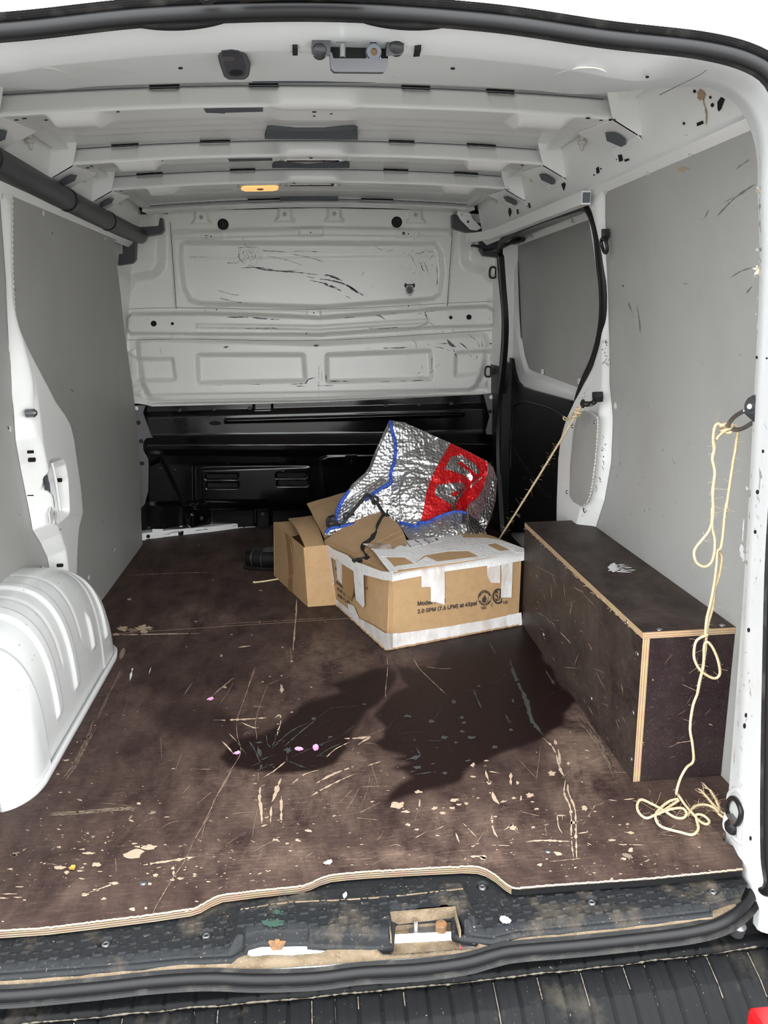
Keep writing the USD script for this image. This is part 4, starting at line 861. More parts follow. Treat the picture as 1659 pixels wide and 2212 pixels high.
part(wall_right, "rust_stain", merge([blob(q2([(1368, 412)])[0], 8, 12, lambda p: RR(p) + [.0002, 0, .0], 4, rough=.3), ribbon(q2([(1375, 430), (1390, 480), (1392, 545)]), 3, lambda p: RR(p) + [.0002, 0, 0], seed=2), ribbon(q2([(1300, 585), (1312, 583)]), 5, lambda p: RR(p) + [.0002, 0, 0], seed=3)]), "rust_mark", kind="stuff", label="brown adhesive stain with a run on the roof rail")

# right: rear lining board over the wooden box
rbd = at_wall([(1316, 406), (1310, 412), (1310, 470), (1312, 560), (1317, 690), (1319, 830), (1326, 900), (1322, 1000), (1308, 1080), (1285, 1150)], 1)
rp = [(.135, -.02), (.135, 1.262), (rbd[0][1], 1.262)] + [(p[1] + .012, p[2]) for p in rbd[1:]] + [(1.02, .2), (1.02, -.02)]
yz_sheet(wall_right, "lining_board", Polygon(rp).buffer(0), 1, .002, "lining_grey", .02, label="large grey lining board with dark streaks above the wooden box")
yz_sheet(wall_right, "inner_skin", Polygon(rect(.1, -.05, 1.1, 1.26)), 1, -.035, "white_paint", .04)
RM = lambda px: at_wall(px, 1, .0028)
def q1(pts): return [(1280 + x / 3.161, 200 + y / 3.16) for x, y in pts]
mk = []
for i, (pts, w) in enumerate([([(1112, 625), (1040, 670), (960, 730), (900, 790), (850, 845)], 4.6), ([(1075, 455), (1010, 500), (980, 525)], 3), ([(790, 800), (770, 850), (745, 865)], 4), ([(880, 760), (960, 715)], 2.4), ([(1090, 1195), (1010, 1220), (940, 1265)], 3), ([(1090, 1320), (1050, 1370)], 6), ([(210, 1310), (205, 1330)], 5), ([(240, 1430), (270, 1500)], 2.5), ([(300, 1440), (320, 1560), (325, 1640)], 2.5), ([(610, 1300), (660, 1310)], 2.4), ([(740, 1860), (755, 1840)], 2.), ([(1000, 1800), (1015, 1785)], 2)]):
    mk.append(ribbon(q1(pts), w * .8, RM, seed=i, jit=.4))
def q5(pts): return [(1280 + x / 4.021, 850 + y / 4.022) for x, y in pts]
g = np.random.default_rng(9)
for k, c in enumerate([(300, 180), (610, 480), (840, 415), (815, 520), (705, 590), (410, 775), (440, 720), (490, 995), (445, 1005), (715, 940), (330, 1040), (575, 800), (690, 560), (210, 710), (860, 1580), (1195, 1590), (165, 635), (240, 600), (730, 700), (535, 640), (480, 100), (620, 1060), (400, 240)]):
    c = np.array(q5([c])[0]); a = g.normal(1.2, .5); mk.append(ribbon([c, c + g.uniform(1.5, 7) * np.array([math.cos(a), math.sin(a)])], g.uniform(.8, 2), RM, seed=40 + k, n=4))
part(wall_right, "scuff_marks", merge(mk), "streak_mark", kind="stuff", label="grey streaks and nicks on the right lining board")
part(wall_right, "rust_stain", merge([blob((1472, 366), 8, 6, RM, 3), blob((1483, 365), 6, 3, RM, 5)]), "rust_mark", kind="stuff")
for c in ((1308, 411), (1400, 368), (1492, 326), (1329, 876)):
    P = at_wall([c], 1, .002)[0]; part(wall_right, "rivet", lathe([(0, .0035), (.004, .0032), (.009, .001), (.0105, 0), (.0105, -.002)], P, (-1, 0, 0), 16), "lining_edge", 30)
# right pillar between the board and the sliding door
SEAL = [(1225, 1150), (1226, 1095), (1228, 1040), (1230, 985), (1236, 935), (1243, 890), (1253, 850), (1266, 815), (1284, 775), (1297, 730), (1304, 680), (1304, 625), (1298, 570), (1292, 510), (1282, 470), (1268, 444)]
sl = at_wall(SEAL, 1)
pilpoly = Polygon([(p[1], p[2]) for p in sl] + [(sl[-1][1], 1.256), (rbd[0][1] + .0, 1.256)] + [(p[1], p[2]) for p in rbd[1:]] + [(1.0, .28), (1.14, .28)]).buffer(0)
low = lambda P: .036 * sstep((.80 - P[:, 1]) / .25)
pilR = pillar(wall_right, pilpoly, 1, lambda P, d: (.010 + low(P)) * sstep(d / .035) - .010 * sstep(.5 - sdpoly(P, ACC) / .012), "white painted door pillar with black scuffs, wider at the foot") if False else None
ACC = at_wall([(1246, 892), (1262, 886), (1284, 896), (1292, 905), (1292, 930), (1288, 985), (1278, 1060), (1270, 1085), (1256, 1095), (1238, 1085), (1228, 1072), (1229, 1010), (1235, 940)], 1, .04)[:, 1:]
pilR = pillar(wall_right, pilpoly, 1, lambda P, d: (.010 + low(P)) * sstep(d / .035), "white painted door pillar with black scuffs, wider at the foot")
PRF = lambda px, o=.040: at_wall(px, 1, o)
acc = part(pilR, "access_panel", prism(rounded([(1248, 893), (1262, 886), (1284, 896), (1291, 905), (1291, 930), (1287, 985), (1277, 1060), (1268, 1085), (1256, 1094), (1238, 1084), (1230, 1072), (1231, 1010), (1237, 940)], 3), lambda p: PRF(p, .052), off=(.006, 0, 0)), "lining_grey", label="grey cover board screwed to the foot of the pillar")
part(acc, "board_edge", tube(PRF(spline([(1265, 887), (1284, 896), (1291, 905), (1291, 930), (1287, 985), (1277, 1060), (1268, 1085), (1256, 1094)], 120), .052), .0022, 6, scale=1 + .4 * np.sign(np.sin(np.arange(120) * 1.7))), "lining_edge")
for c in ((1285, 912), (1236, 921), (1224, 1063)):
    part(acc, "screw", lathe([(0, .003), (.003, .003), (.005, .001), (.006, -.002)], PRF([c], .052)[0], (-1, 0, 0), 14), "dull_steel", 30)
mk = []
g = np.random.default_rng(13)
for k in range(70):
    y = g.choice([g.uniform(730, 790), g.uniform(940, 1010), g.uniform(830, 890), g.uniform(1020, 1060), g.uniform(1080, 1110)]); x = {0: 1309, 1: 1300, 2: 1262, 3: 1287, 4: 1265}[int(np.searchsorted([800, 895, 1015, 1070], y)) if y > 800 else 0] if False else (1309 if y < 800 else 1262 if y < 895 else 1301 if y < 1015 else 1288 if y < 1070 else 1262)
    c = np.array([x + g.normal(0, 4), y]); a = g.normal(1.3, .4); mk.append(ribbon([c, c + g.uniform(2, 9) * np.array([math.cos(a), math.sin(a)])], g.uniform(.7, 1.8), lambda p: PRF(p, np.where(p[:, 1] < 800, .014, .048)), seed=k, n=4))
part(pilR, "scuff_marks", merge(mk), "black_mark", kind="stuff")

# ------------------------------------------------------------------ sliding side door, closed: inner frame, grey board in place of the window, black lower lining
door = thing("door_1", kind="structure")
DX = .845
def yz(px, x): return at(px, 0, x)[:, 1:]
def flat_x(poly, x, h=None): return lambda p: np.c_[np.full(len(p), x), p]
outer = Polygon(rect(1.0, -.05, 2.38, 1.262))
win_px = [(1116, 540), (1121, 530), (1180, 508), (1282, 471), (1290, 500), (1297, 560), (1300, 640), (1292, 735), (1272, 790), (1249, 837), (1150, 801), (1142, 795), (1134, 770), (1127, 730), (1124, 660), (1122, 600)]
win = rounded(yz(win_px, DX + .012), .012)
low_px = [(1060, 850), (1075, 800), (1101, 772), (1107, 775), (1111, 800), (1117, 822), (1128, 835), (1150, 843), (1236, 866), (1240, 900), (1232, 1150), (1055, 1150)]
dframe = outer.difference(win)
P2, F = polygrid(dframe, .008)
pp = proj(np.c_[np.full(len(P2), DX), P2])
dd = -sdpoly(P2, np.array(win.exterior.coords)[:-1]) * -1
V = np.c_[DX + .012 * sstep(1 - dd / .02) - .006 * np.exp(-((pp[:, 0] - 1118) / 5) ** 2) * (pp[:, 1] > 530) * (pp[:, 1] < 730), P2]
part(door, "inner_frame", (V, F[:, ::-1]), "white_paint", True, label="white painted inner frame of the sliding door")
blind = part(door, "window_board", prism(win.buffer(.004), lambda p: np.c_[np.full(len(p), DX + .012), p], off=(.004, 0, 0)), "lining_grey", label="grey board filling the sliding door's window")
for c in ((1151, 508), (1238, 474), (1171, 803), (1250, 823)):
    P = at(c, 0, DX + .004); part(door, "clip", box(P + [-.004, -.007, -.010], P + [.006, .007, .010], .002), "lining_edge", label="clear clip holding the window board")
lw = part(door, "lower_lining", prism(rounded(yz(low_px, DX - .010), .01), lambda p: np.c_[np.full(len(p), DX - .014), p], off=(.012, 0, 0)), "black_trim", label="black plastic lining of the lower sliding door")
part(lw, "rib", tube(at(spline([(1103, 1010), (1104, 960), (1110, 885), (1118, 872), (1135, 869), (1170, 876), (1200, 887), (1226, 905)], 70), 0, DX - .014), .005, 8), "black_trim")
part(lw, "rib", tube(at(spline([(1103, 955), (1120, 985), (1150, 1030), (1180, 1068), (1192, 1074), (1200, 1066)], 50), 0, DX - .014), .004, 8), "black_trim")
P = at(rect(1072, 910, 1096, 945), 0, DX - .02); hd = part(door, "pull_handle", box(P.min(0) + [-.02, 0, 0], P.max(0) + [.012, 0, 0], .012), "black_plastic", label="black pull handle low on the sliding door")
part(door, "edge_cover", sweep(spline(at([(1092, 782), (1090, 820), (1086, 850), (1082, 870)], 0, .80), 20), np.array([(-.012, -.02), (.012, -.02), (.012, .02), (-.012, .02)])), "black_plastic", label="black cover on the door's front edge")
g = np.random.default_rng(17)
part(lw, "scuff_marks", merge([ribbon([c, c + g.uniform(2, 14) * np.array([.1 * g.normal(), 1])], g.uniform(.8, 2.2), lambda p: at(p, 0, DX - .0148), seed=k, n=4) for k, c in enumerate(np.c_[g.uniform(1108, 1215, 30), g.uniform(900, 1090, 30)])]), "grey_plastic", kind="stuff")
# black rubber seal round the door opening, standing off the pillar
sl2 = at_wall([(1225, 1150)] + SEAL[1:] + [(1254, 442), (1230, 450), (1180, 467), (1130, 488), (1098, 508), (1085, 522), (1080, 545), (1085, 620), (1090, 680), (1089, 740), (1084, 800), (1078, 860), (1074, 920), (1074, 980), (1078, 1060), (1082, 1140)], 1, .006)
sp = spline(sl2, 260)
sprof = np.array([(.011 * math.cos(a), .017 * math.sin(a)) for a in np.arange(12) / 12 * 2 * math.pi])
seal = part(wall_right, "door_seal", sweep(sp, sprof, up=(-1, 0, 0)), "rubber", True, label="black rubber seal round the sliding door opening")
part(seal, "lip", sweep(sp + [-.008, 0, 0], circle(.0055, 8)), "rubber", True)
part(wall_right, "seal_cover", sweep(spline(at_wall([(1082, 550), (1087, 620), (1092, 690), (1091, 745), (1086, 800), (1079, 860), (1075, 930), (1075, 1000), (1079, 1070), (1084, 1150)], 1, .014), 80), np.array([(-.008, -.022), (.010, -.018), (.012, .0), (.010, .018), (-.008, .022)]), up=(-1, 0, 0)), "black_trim", 40, label="broad black cover strip on the front post of the door")
part(wall_right, "front_post", box((.79, 2.24, .74), (.86, 2.42, 1.262)), "white_paint", label="white post in front of the sliding door")
part(wall_right, "front_post", box((.79, 2.20, -.03), (.86, 2.42, .74)), "black_trim", label="black foot of the post in front of the sliding door")
# sliding door's upper rail and roller arm
rl = at([(1015, 513), (1060, 506), (1090, 497), (1130, 482), (1200, 455), (1262, 430)], 0, .735)
rl[:, 0] = [.690, .715, .728, .735, .738, .740]
rl = np.array([atp([p], (x, 0, 0), (1, 0, 0))[0] for p, x in zip([(1012, 515), (1060, 507), (1092, 496), (1130, 481), (1200, 453), (1266, 427)], [.618, .646, .660, .668, .672, .674])])
rs = spline(rl, 60)
drail = part(wall_right, "upper_track", sweep(rs, np.array([(-.016, -.012), (.016, -.012), (.016, .012), (-.016, .012)]), up=(0, 0, 1)), "white_paint", 30, label="white box rail that the sliding door hangs from")
part(drail, "open_end", box(rs[-1] + [-.014, -.004, -.018], rs[-1] + [.010, .0, .014], .001) if False else sweep(rs[-2:] + [0, -.004, 0], np.array([(-.012, -.009), (.012, -.009), (.012, .009), (-.012, .009)]), up=(0, 0, 1)), "hole_grey")
arm = part(door, "roller_arm", sweep(spline([at((1022, 531), 0, .665), at((1035, 533), 0, .68), at((1045, 541), 0, .70), at((1065, 540), 0, .73), at((1090, 531), 0, .76), at((1110, 520), 0, .79), at((1122, 514), 0, .82)], 60), np.array([(-.004, -.011), (.004, -.011), (.006, 0), (.004, .011), (-.004, .011)]), up=(0, 0, 1)), "black_plastic", True, label="bent black roller arm at the top of the sliding door")
part(arm, "roller_pin", cyl(at((1022, 531), 0, .665), at((1022, 513), 0, .665), .006), "steel", 30)
part(arm, "mount", prism(rounded([(1098, 524), (1108, 513), (1118, 510), (1126, 514), (1122, 522), (1110, 527), (1100, 529)], 2), lambda p: at(p, 0, .81), off=(.02, 0, 0)), "black_plastic")

# ------------------------------------------------------------------ ceiling: roof skin with pressed ribs, three cross beams and the front bow
ceiling = thing("ceiling", kind="structure")
crown = lambda x: .056 * np.asarray(x, float) ** 2
def at_ceil(px, z0, off=0.):
    px = np.asarray(px, float).reshape(-1, 2); z = np.full(len(px), z0)
    for _ in range(10):
        P = at(px, 2, z - off); z = z0 - crown(P[:, 0])
    return at(px, 2, z - off)
xs, ys = np.linspace(-.66, .66, 150), np.linspace(.30, 2.44, 230)
X, Y = np.meshgrid(xs, ys, indexing="ij")
Z = 1.424 - crown(X) + .012 * sstep((np.abs(X) - .62) / .03) * 0
for y0, y1 in ((.86, .98), (1.36, 1.44), (1.86, 1.94)):       # long shallow ribs of the roof skin, open in the middle
    yc, hw = (y0 + y1) / 2, (y1 - y0) / 2
    Z -= .009 * sstep((hw - np.abs(Y - yc) + .012) / .024) * sstep((np.abs(X) - .13) / .03) * sstep((.60 - np.abs(X)) / .05)
for yc in (1.04, 1.28, 1.76, 2.02):
    Z -= .004 * np.exp(-((Y - yc) / .012) ** 2) * sstep((.6 - np.abs(X)) / .04)
v, f = grid(np.stack([X, Y, Z], -1))
part(ceiling, "roof_skin", (v, f), "white_paint", True, label="white roof skin with shallow pressed ribs")
for s in (-1, 1):
    part(ceiling, "skin_edge", sweep([(s * .645, .32, 1.396), (s * .645, 2.42, 1.396)], np.array([(-.012, -.014), (.006, -.018), (.012, .010), (-.008, .018)]), up=(0, 0, 1)), "white_paint", label="folded edge of the roof skin")
def beam(y, zb, zt, depth, notch, pads, holes, tabs, lab, half=.64, mid=True):
    xs = np.linspace(-half, half, 320); n0 = sstep((.105 - np.abs(xs)) / .045) if mid else 0 * xs
    rows = []
    prof = [(.045, zt + .012, 0), (.042, zt - .004, 0), (.034, zt - .004, 0), (.026, zt - .012, 0), (.004, zb + .010, .3), (.0, zb + .003, 1), (.004, zb, 1), (.014, zb + .0008, 1), (.03, zb + .002, .8), (.05, zb + .003, .6), (.07, zb + .004, .4), (.09, zb + .005, .3), (depth - .008, zb + .006, .2), (depth, zb + .012, 0), (depth + .012, zt + .01, 0)]
    for i, (dy, z, w) in enumerate(prof):
        yy = y + dy + notch * n0 * w; zz = z - crown(xs) + .014 * n0 * (i in (6, 7, 8, 9, 10, 11))
        if 4 < i < 13:
            for (x0, x1) in pads:
                m = sstep((xs - x0) / .018 + .5) * sstep((x1 - xs) / .035 + .5)
                zz = zz - .019 * m * sstep((dy - .010) / .008) * sstep((depth - .03 - dy) / .02)
        if i in (1, 2, 3):
            for x0, x1 in tabs:
                zz = zz - .006 * sstep((xs - x0) / .008 + .5) * sstep((x1 - xs) / .008 + .5)
        rows.append(np.stack([xs, yy, zz], 1))
    v, f = grid(np.array(rows)); b = part(ceiling, "cross_beam", (v, f[:, ::-1]), "white_paint", 50, label=lab)
    part(b, 'seam', tube(np.stack([xs[::8], np.full(len(xs[::8]), y + .030), zt - .0055 - crown(xs[::8])], 1), .0011, 6), 'hole_grey', label='gap and shadow line between beam and roof skin, drawn as a dark tube')  # dark tube paints in the shadow line of the gap above the beam face
    for x0, x1 in tabs:
        P0, P1 = np.array([x0, y + .046, zt + .001 - crown(x0)]), np.array([x1, y + .046, zt + .001 - crown(x1)])
        part(b, "clip_gap", sweep([P0, P1], np.array([(-.006, -.004), (.0005, -.004), (.0005, .006), (-.006, .006)]), up=(0, 0, 1)), "hole_dark", label="dark gap behind a roof clip")
    for q in holes:
        P = at_ceil(q, zb, .0007)
        part(b, "slot", prism(Polygon(P[:, :2]), lambda p: np.c_[p, zb - .0006 + np.interp(p[:, 1] - y, [.004, .03, .05, .07, .09, depth - .008], [0, .002, .003, .004, .005, .006]) - crown(p[:, 0])], off=(0, 0, .0006)), "hole_grey" if len(q) < 9 and np.ptp(np.array(q)[:, 0]) > 40 else "hole_dark", label="slot in the cross beam" if np.ptp(np.array(q)[:, 0]) > 40 else None)
    return b
def pads_px(y, *ab): return [tuple(at([(p, 255)], 1, y)[0, 0] for p in q) for q in ab]
def q3(pts): return [(x / 2.0, y / 2.0) for x, y in pts]
def ov(c, rx, ry): return ellipse(*c, rx, ry, 10)
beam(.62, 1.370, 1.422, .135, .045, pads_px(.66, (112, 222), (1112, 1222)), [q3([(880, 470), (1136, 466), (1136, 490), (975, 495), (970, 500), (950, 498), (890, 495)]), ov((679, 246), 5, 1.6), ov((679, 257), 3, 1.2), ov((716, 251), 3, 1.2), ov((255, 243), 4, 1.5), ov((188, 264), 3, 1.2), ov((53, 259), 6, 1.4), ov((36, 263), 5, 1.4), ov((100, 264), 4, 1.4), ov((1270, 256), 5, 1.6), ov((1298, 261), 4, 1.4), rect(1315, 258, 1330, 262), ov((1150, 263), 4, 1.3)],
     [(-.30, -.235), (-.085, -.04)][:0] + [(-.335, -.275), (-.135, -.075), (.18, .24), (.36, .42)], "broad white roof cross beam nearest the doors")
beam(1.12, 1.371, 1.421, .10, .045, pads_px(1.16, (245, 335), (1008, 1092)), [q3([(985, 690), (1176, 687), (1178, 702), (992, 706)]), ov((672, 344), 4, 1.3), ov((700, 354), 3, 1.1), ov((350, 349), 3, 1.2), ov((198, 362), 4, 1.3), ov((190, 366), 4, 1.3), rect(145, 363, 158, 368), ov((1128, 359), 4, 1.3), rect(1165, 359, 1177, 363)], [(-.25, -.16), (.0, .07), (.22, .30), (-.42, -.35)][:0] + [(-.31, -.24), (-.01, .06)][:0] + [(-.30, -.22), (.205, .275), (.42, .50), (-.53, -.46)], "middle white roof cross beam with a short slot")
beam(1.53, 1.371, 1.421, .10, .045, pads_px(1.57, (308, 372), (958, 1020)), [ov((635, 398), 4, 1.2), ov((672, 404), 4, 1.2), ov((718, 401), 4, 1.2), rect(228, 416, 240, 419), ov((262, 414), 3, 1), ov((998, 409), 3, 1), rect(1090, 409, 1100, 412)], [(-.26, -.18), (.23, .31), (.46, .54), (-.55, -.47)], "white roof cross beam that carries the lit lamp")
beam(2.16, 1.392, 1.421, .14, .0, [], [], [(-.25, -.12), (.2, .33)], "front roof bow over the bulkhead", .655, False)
# dark troughs in the middle of the roof skin just behind the beams
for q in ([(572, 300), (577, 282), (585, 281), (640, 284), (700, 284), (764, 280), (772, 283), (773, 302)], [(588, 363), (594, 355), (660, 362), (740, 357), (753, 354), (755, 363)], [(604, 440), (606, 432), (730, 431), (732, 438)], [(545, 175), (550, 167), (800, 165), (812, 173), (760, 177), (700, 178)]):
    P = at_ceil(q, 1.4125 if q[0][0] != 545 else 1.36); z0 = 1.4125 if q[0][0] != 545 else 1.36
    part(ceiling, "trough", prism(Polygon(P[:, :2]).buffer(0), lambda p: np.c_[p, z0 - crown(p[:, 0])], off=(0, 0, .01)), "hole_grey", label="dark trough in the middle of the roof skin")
# brackets that tie the beams to the rails
for s in (-1, 1):
    for y, big in ((.62, 1), (1.12, 0), (1.53, 0)):
        face = [(s * .60, y - .006, 1.424), (s * .655, y - .006, 1.412), (s * .668, y - .006, 1.395), (s * .690, y - .006, 1.375), (s * .688, y - .006, 1.345), (s * .695, y - .006, 1.318), (s * .675, y - .006, 1.318), (s * .622, y - .006, 1.346)]
        fc = np.array(face)
        b = part(ceiling, "bracket", prism(Polygon(fc[:, [0, 2]]).buffer(0), lambda p: np.c_[p[:, 0], np.full(len(p), y - .004), p[:, 1]], off=(0, .004, 0)), "white_paint", label="bracket tying the beam to the roof rail")
        Q = np.array([[(s * .622, y - .004, 1.346), (s * .676, y - .004, 1.317), (s * .694, y - .004, 1.300)], [(s * .600, y + .15, 1.353), (s * .676, y + .15, 1.317), (s * .694, y + .15, 1.300)]])
        lowf = part(b, "lower_plate", plate(*grid(Q), (0, 0, .003)), "white_paint")
        c = np.array([s * .652, y + .06, 1.327]); u = np.array([s * .054, 0, -.029]) / .0613
        hx = [(-.026, 0), (-.012, -.030), (.014, -.030), (.026, -.008), (.026, .020), (-.006, .034)]
        part(b, "hexagon_hole", (np.array([c + u * a + np.array([0, 1, 0]) * bb_ + [0, 0, -.0032] for a, bb_ in hx]), np.array([(0, i, i + 1) for i in range(1, 5)])), "hole_grey", label="dark six-sided hole in the bracket")
    for y in (.93, 1.38, 1.84):
        P = np.array([s * .664, y, 1.372]); part(ceiling, "buffer", lathe([(0, -.024), (.004, -.022), (.006, -.010), (.010, -.008), (.011, -.002), (.007, 0), (.007, .02)], P, (0, 0, 1), 18), "lining_edge", 30, label="small pale rubber buffer under the roof edge")
# the lit roof lamp
lamp = thing("roof_lamp", "small lit roof lamp glowing orange under the third cross beam", "ceiling lamp", at_ceil([(560, 406)], 1.370)[0])
lq = [(519, 406), (522, 401), (530, 400), (598, 399), (603, 401), (601, 406), (590, 409), (530, 410)]
P = at_ceil(lq, 1.370); z0 = 1.3705
part(lamp, "frame", prism(Polygon(P[:, :2]).buffer(.008), lambda p: np.c_[p, z0 - .002 - crown(p[:, 0])], off=(0, 0, .012)), "lamp_frame")
lens = part(lamp, "lens", prism(rounded(P[:, :2], .006).buffer(-.002), lambda p: np.c_[p, z0 - .0065 - crown(p[:, 0])], .006, off=(0, 0, .006)), "lamp_glow", True, label="glowing orange lens")
c = P[:, :2].mean(0)
part(lamp, "switch", lathe([(0, .003), (.010, .003), (.012, 0), (.012, -.002)], (c[0], c[1], z0 - .0075), (0, 0, -1), 16), "chip_dull", 30)
# black padded tube along the left roof rail and its angle bracket by the bulkhead
tp = spline([(-.672, .10, 1.290), (-.676, .6, 1.288), (-.680, 1.2, 1.283), (-.680, 1.7, 1.280), (-.676, 2.0, 1.279), (-.668, 2.15, 1.280)], 120)
duct = thing("roof_duct", "long black padded tube along the left roof rail", "duct", tp[0])
part(duct, "tube", tube(tp, .030, 20, scale=1 - .0 * np.arange(120)), "grey_plastic", True)
for t in (34, 66, 92):
    part(duct, "joint_ring", tube(tp[t - 1:t + 2], .0315, 20), "black_plastic", True)
brl = [(246, 548), (265, 549), (264, 505), (278, 492), (342, 488), (345, 471), (350, 470), (353, 495), (347, 504), (302, 512), (293, 520), (291, 560), (284, 568), (248, 574)]
single("angle_bracket", prism(rounded(brl, 1.5), lambda p: at(p, 1, 2.13), 3, off=(0, .04, 0)), "grey_plastic", "black angle bracket in the top left corner of the bulkhead", "bracket", True)
brr = [(977, 463), (985, 463), (1011, 486), (1030, 482), (1058, 482), (1066, 492), (1080, 497), (1078, 556), (1045, 552), (1038, 540), (1036, 500), (1008, 501), (984, 494), (978, 490)]
brr2 = single("angle_bracket", prism(rounded(brr, 1.5), lambda p: at(p, 1, 2.30), 3, off=(0, .04, 0)), "grey_plastic", "black angle bracket in the top right corner of the bulkhead behind the door track", "bracket", True)
st = thing("roof_strut", "white folded strut crossing the right corner bracket of the bulkhead", "strut", at((1020, 480), 1, 2.27))
part(st, "arm", prism(rounded([(986, 458), (1000, 456), (1016, 461), (1020, 472), (1040, 492), (1030, 498), (1016, 496), (994, 474)], 2), lambda p: at(p, 1, 2.285), off=(0, .008, 0)), "white_paint")
for q in ((997, 463), (1011, 479)):
    part(st, "rivet", lathe([(0, .003), (.004, .002), (.006, -.002)], at(q, 1, 2.285), (0, -1, 0), 14), "print_dark" if q[0] > 1000 else "lining_edge", 30)

# ------------------------------------------------------------------ loading sill: black tread plate, screws, latch, hook, rubber seal, bumper
SZ = -.022
SPX = [(-420, 2062), (-160, 2036), (0, 2023), (100, 2016), (210, 2003), (330, 1988), (412, 1976), (436, 1968), (470, 1950), (560, 1937), (660, 1924), (700, 1906), (760, 1894), (900, 1882), (1000, 1876), (1040, 1880), (1070, 1900), (1100, 1922), (1200, 1916), (1400, 1902), (1600, 1890),
       (1616, 1910), (1600, 1935), (1536, 1952), (1538, 1966), (1400, 1982), (1250, 1998), (1120, 2010), (1062, 2024), (1005, 2018), (986, 2014), (985, 1976), (978, 1970), (860, 1979), (845, 1986), (842, 2036), (800, 2036), (700, 2034), (668, 2032), (664, 2025), (562, 2027), (530, 2036), (524, 2050), (498, 2064), (400, 2068), (225, 2085), (100, 2094), (0, 2101), (-160, 2114), (-420, 2136)]
S2 = at(SPX, 2, SZ)[:, :2]
sill = thing("sill_plate", "dirty black plastic tread plate along the loading sill below the plywood", "sill plate", (0, -.05, SZ))
spoly = Polygon(S2).buffer(0)
RAISE = at([(520, 1962), (700, 1930), (1000, 1915), (1025, 1990), (1005, 2016), (840, 2040), (700, 2034), (560, 2028), (530, 2040), (500, 2050)], 2, SZ)[:, :2]
TREAD = []
g = np.random.default_rng(31)
for r in range(5):
    for x in np.arange(-.66, .68, .034):
        TREAD.append((x + .017 * (r % 2) + g.normal(0, .002), r))
lowe = np.array([p for p in S2[22:][::-1]]); uppe = S2[:22]
lx = np.argsort(lowe[:, 0]); ylow = lambda x: np.interp(x, lowe[lx, 0], lowe[lx, 1]); _ls = at([(-420, 2136), (0, 2101), (225, 2085), (400, 2070), (520, 2060), (1000, 2024), (1120, 2012), (1250, 1999), (1400, 1983), (1538, 1967), (1600, 1935)], 2, SZ)[:, :2]; ysm = lambda x: np.interp(x, _ls[:, 0], _ls[:, 1]); yup = lambda x: np.interp(x, uppe[:, 0], uppe[:, 1])
cells = [(x, ylow(x) + .012 + r * .0165) for x, r in TREAD]
cells = np.array([c for c in cells if spoly.buffer(-.006).contains(shapely.Point(*c))])
P2, F = polygrid(spoly, .0018)
def sill_h(P):
    h = .013 * sstep(.5 - sdpoly(P, RAISE) / .014) - .006 * sstep((.02 - (P[:, 1] - ylow(P[:, 0]))) / .02) - .016 * sstep((.006 - (P[:, 1] - ylow(P[:, 0]))) / .006)
    from scipy.spatial import cKDTree
    d, i = cKDTree(cells).query(P); q = np.abs(P - cells[i]); dd = np.maximum(q[:, 0] - .0045, q[:, 1] - .0055)
    h += .0024 * np.exp(-((dd - .0010) / .0012) ** 2) + .0008 * (dd < 0)
    for c in SCREW:
        r = np.linalg.norm(P - c, axis=1); h -= .007 * sstep((.0115 - r) / .0035)
    return h
SCREW = at([(228, 2036), (445, 2018), (813, 1933), (1042, 1913), (1278, 1946), (1540, 1922)], 2, SZ)[:, :2]
hh = sill_h(P2)
part(sill, "tread_plate", (np.c_[P2, SZ + hh], F), "dirty_black", True, label="black tread plate with rounded raised studs, sandy")
for c in SCREW:
    s = part(sill, "screw", lathe([(0, .003), (.0035, .003), (.0042, .005), (.0065, .004), (.0085, .001), (.0085, -.004)], (c[0], c[1], SZ - .0065), (0, 0, 1), 20), "dull_steel", 30)
    part(s, "recess", lathe([(0, .0034), (.0028, .0034)], (c[0], c[1], SZ - .0065), (0, 0, 1), 10), "hole_dark")
part(sill, "skirt", sweep(np.c_[S2[22:-1], np.full(len(S2) - 23, SZ - .014)] + [0, .004, 0], circle(.008, 8)), "dirty_black", True)
part(sill, "step_line", sweep(spline(np.c_[at([(520, 1966), (620, 1951), (740, 1945), (850, 1937), (1000, 1921)], 2, SZ + .012)[:, :2], np.full(5, SZ + .0125)], 60), circle(.002, 6)), "sand_dirt", True, label="sandy ridge along the raised middle of the plate")
part(sill, "green_stain", merge([blob((590, 1995), 24, 9, lambda p: np.c_[at(p, 2, SZ + .013)[:, :2], np.full(len(p), SZ + .0145)], 3, n=26, rough=.22), blob((600, 1972), 10, 5, lambda p: np.c_[at(p, 2, SZ + .013)[:, :2], np.full(len(p), SZ + .0145)], 4)]), "green_mark", label="faded green paint smear", kind="stuff")
# white body edge under the plate, with sand gathered against the seal
under = np.array([[(x, .02, SZ - .012), (x, y0 + .004, SZ - .014), (x, y0 - .009, SZ - .020), (x, y0 - .014, SZ - .026)] for x, y0 in zip(np.linspace(-.665, .655, 120), ysm(np.linspace(-.665, .655, 120)))])
under[:, :2, 2] -= .022 * ((under[:, 0, 0] > .04) & (under[:, 0, 0] < .19))[:, None]
body = part(wall_rear, "sill_flange", grid(under), "white_paint", True, label="white body edge showing under the sill plate")
sd = np.concatenate([under[:, 1:2], under[:, 1:]], 1); sd[:, 0, 1] += .008; sd[:, 1, 1] -= .002; sd[:, :, 2] += np.array([.002, .004, .006, .007])
sd[:, :, 2] += .003 * meshkit.fbm(sd * 30, 3, 2) - .002 - np.array([.004, .002, 0, 0]) * ((under[:, 0, 0] > -.17) & (under[:, 0, 0] < -.05))[:, None] - np.array([.016, .004, .0, 0]) * ((under[:, 0, 0] > .04) & (under[:, 0, 0] < .19))[:, None]
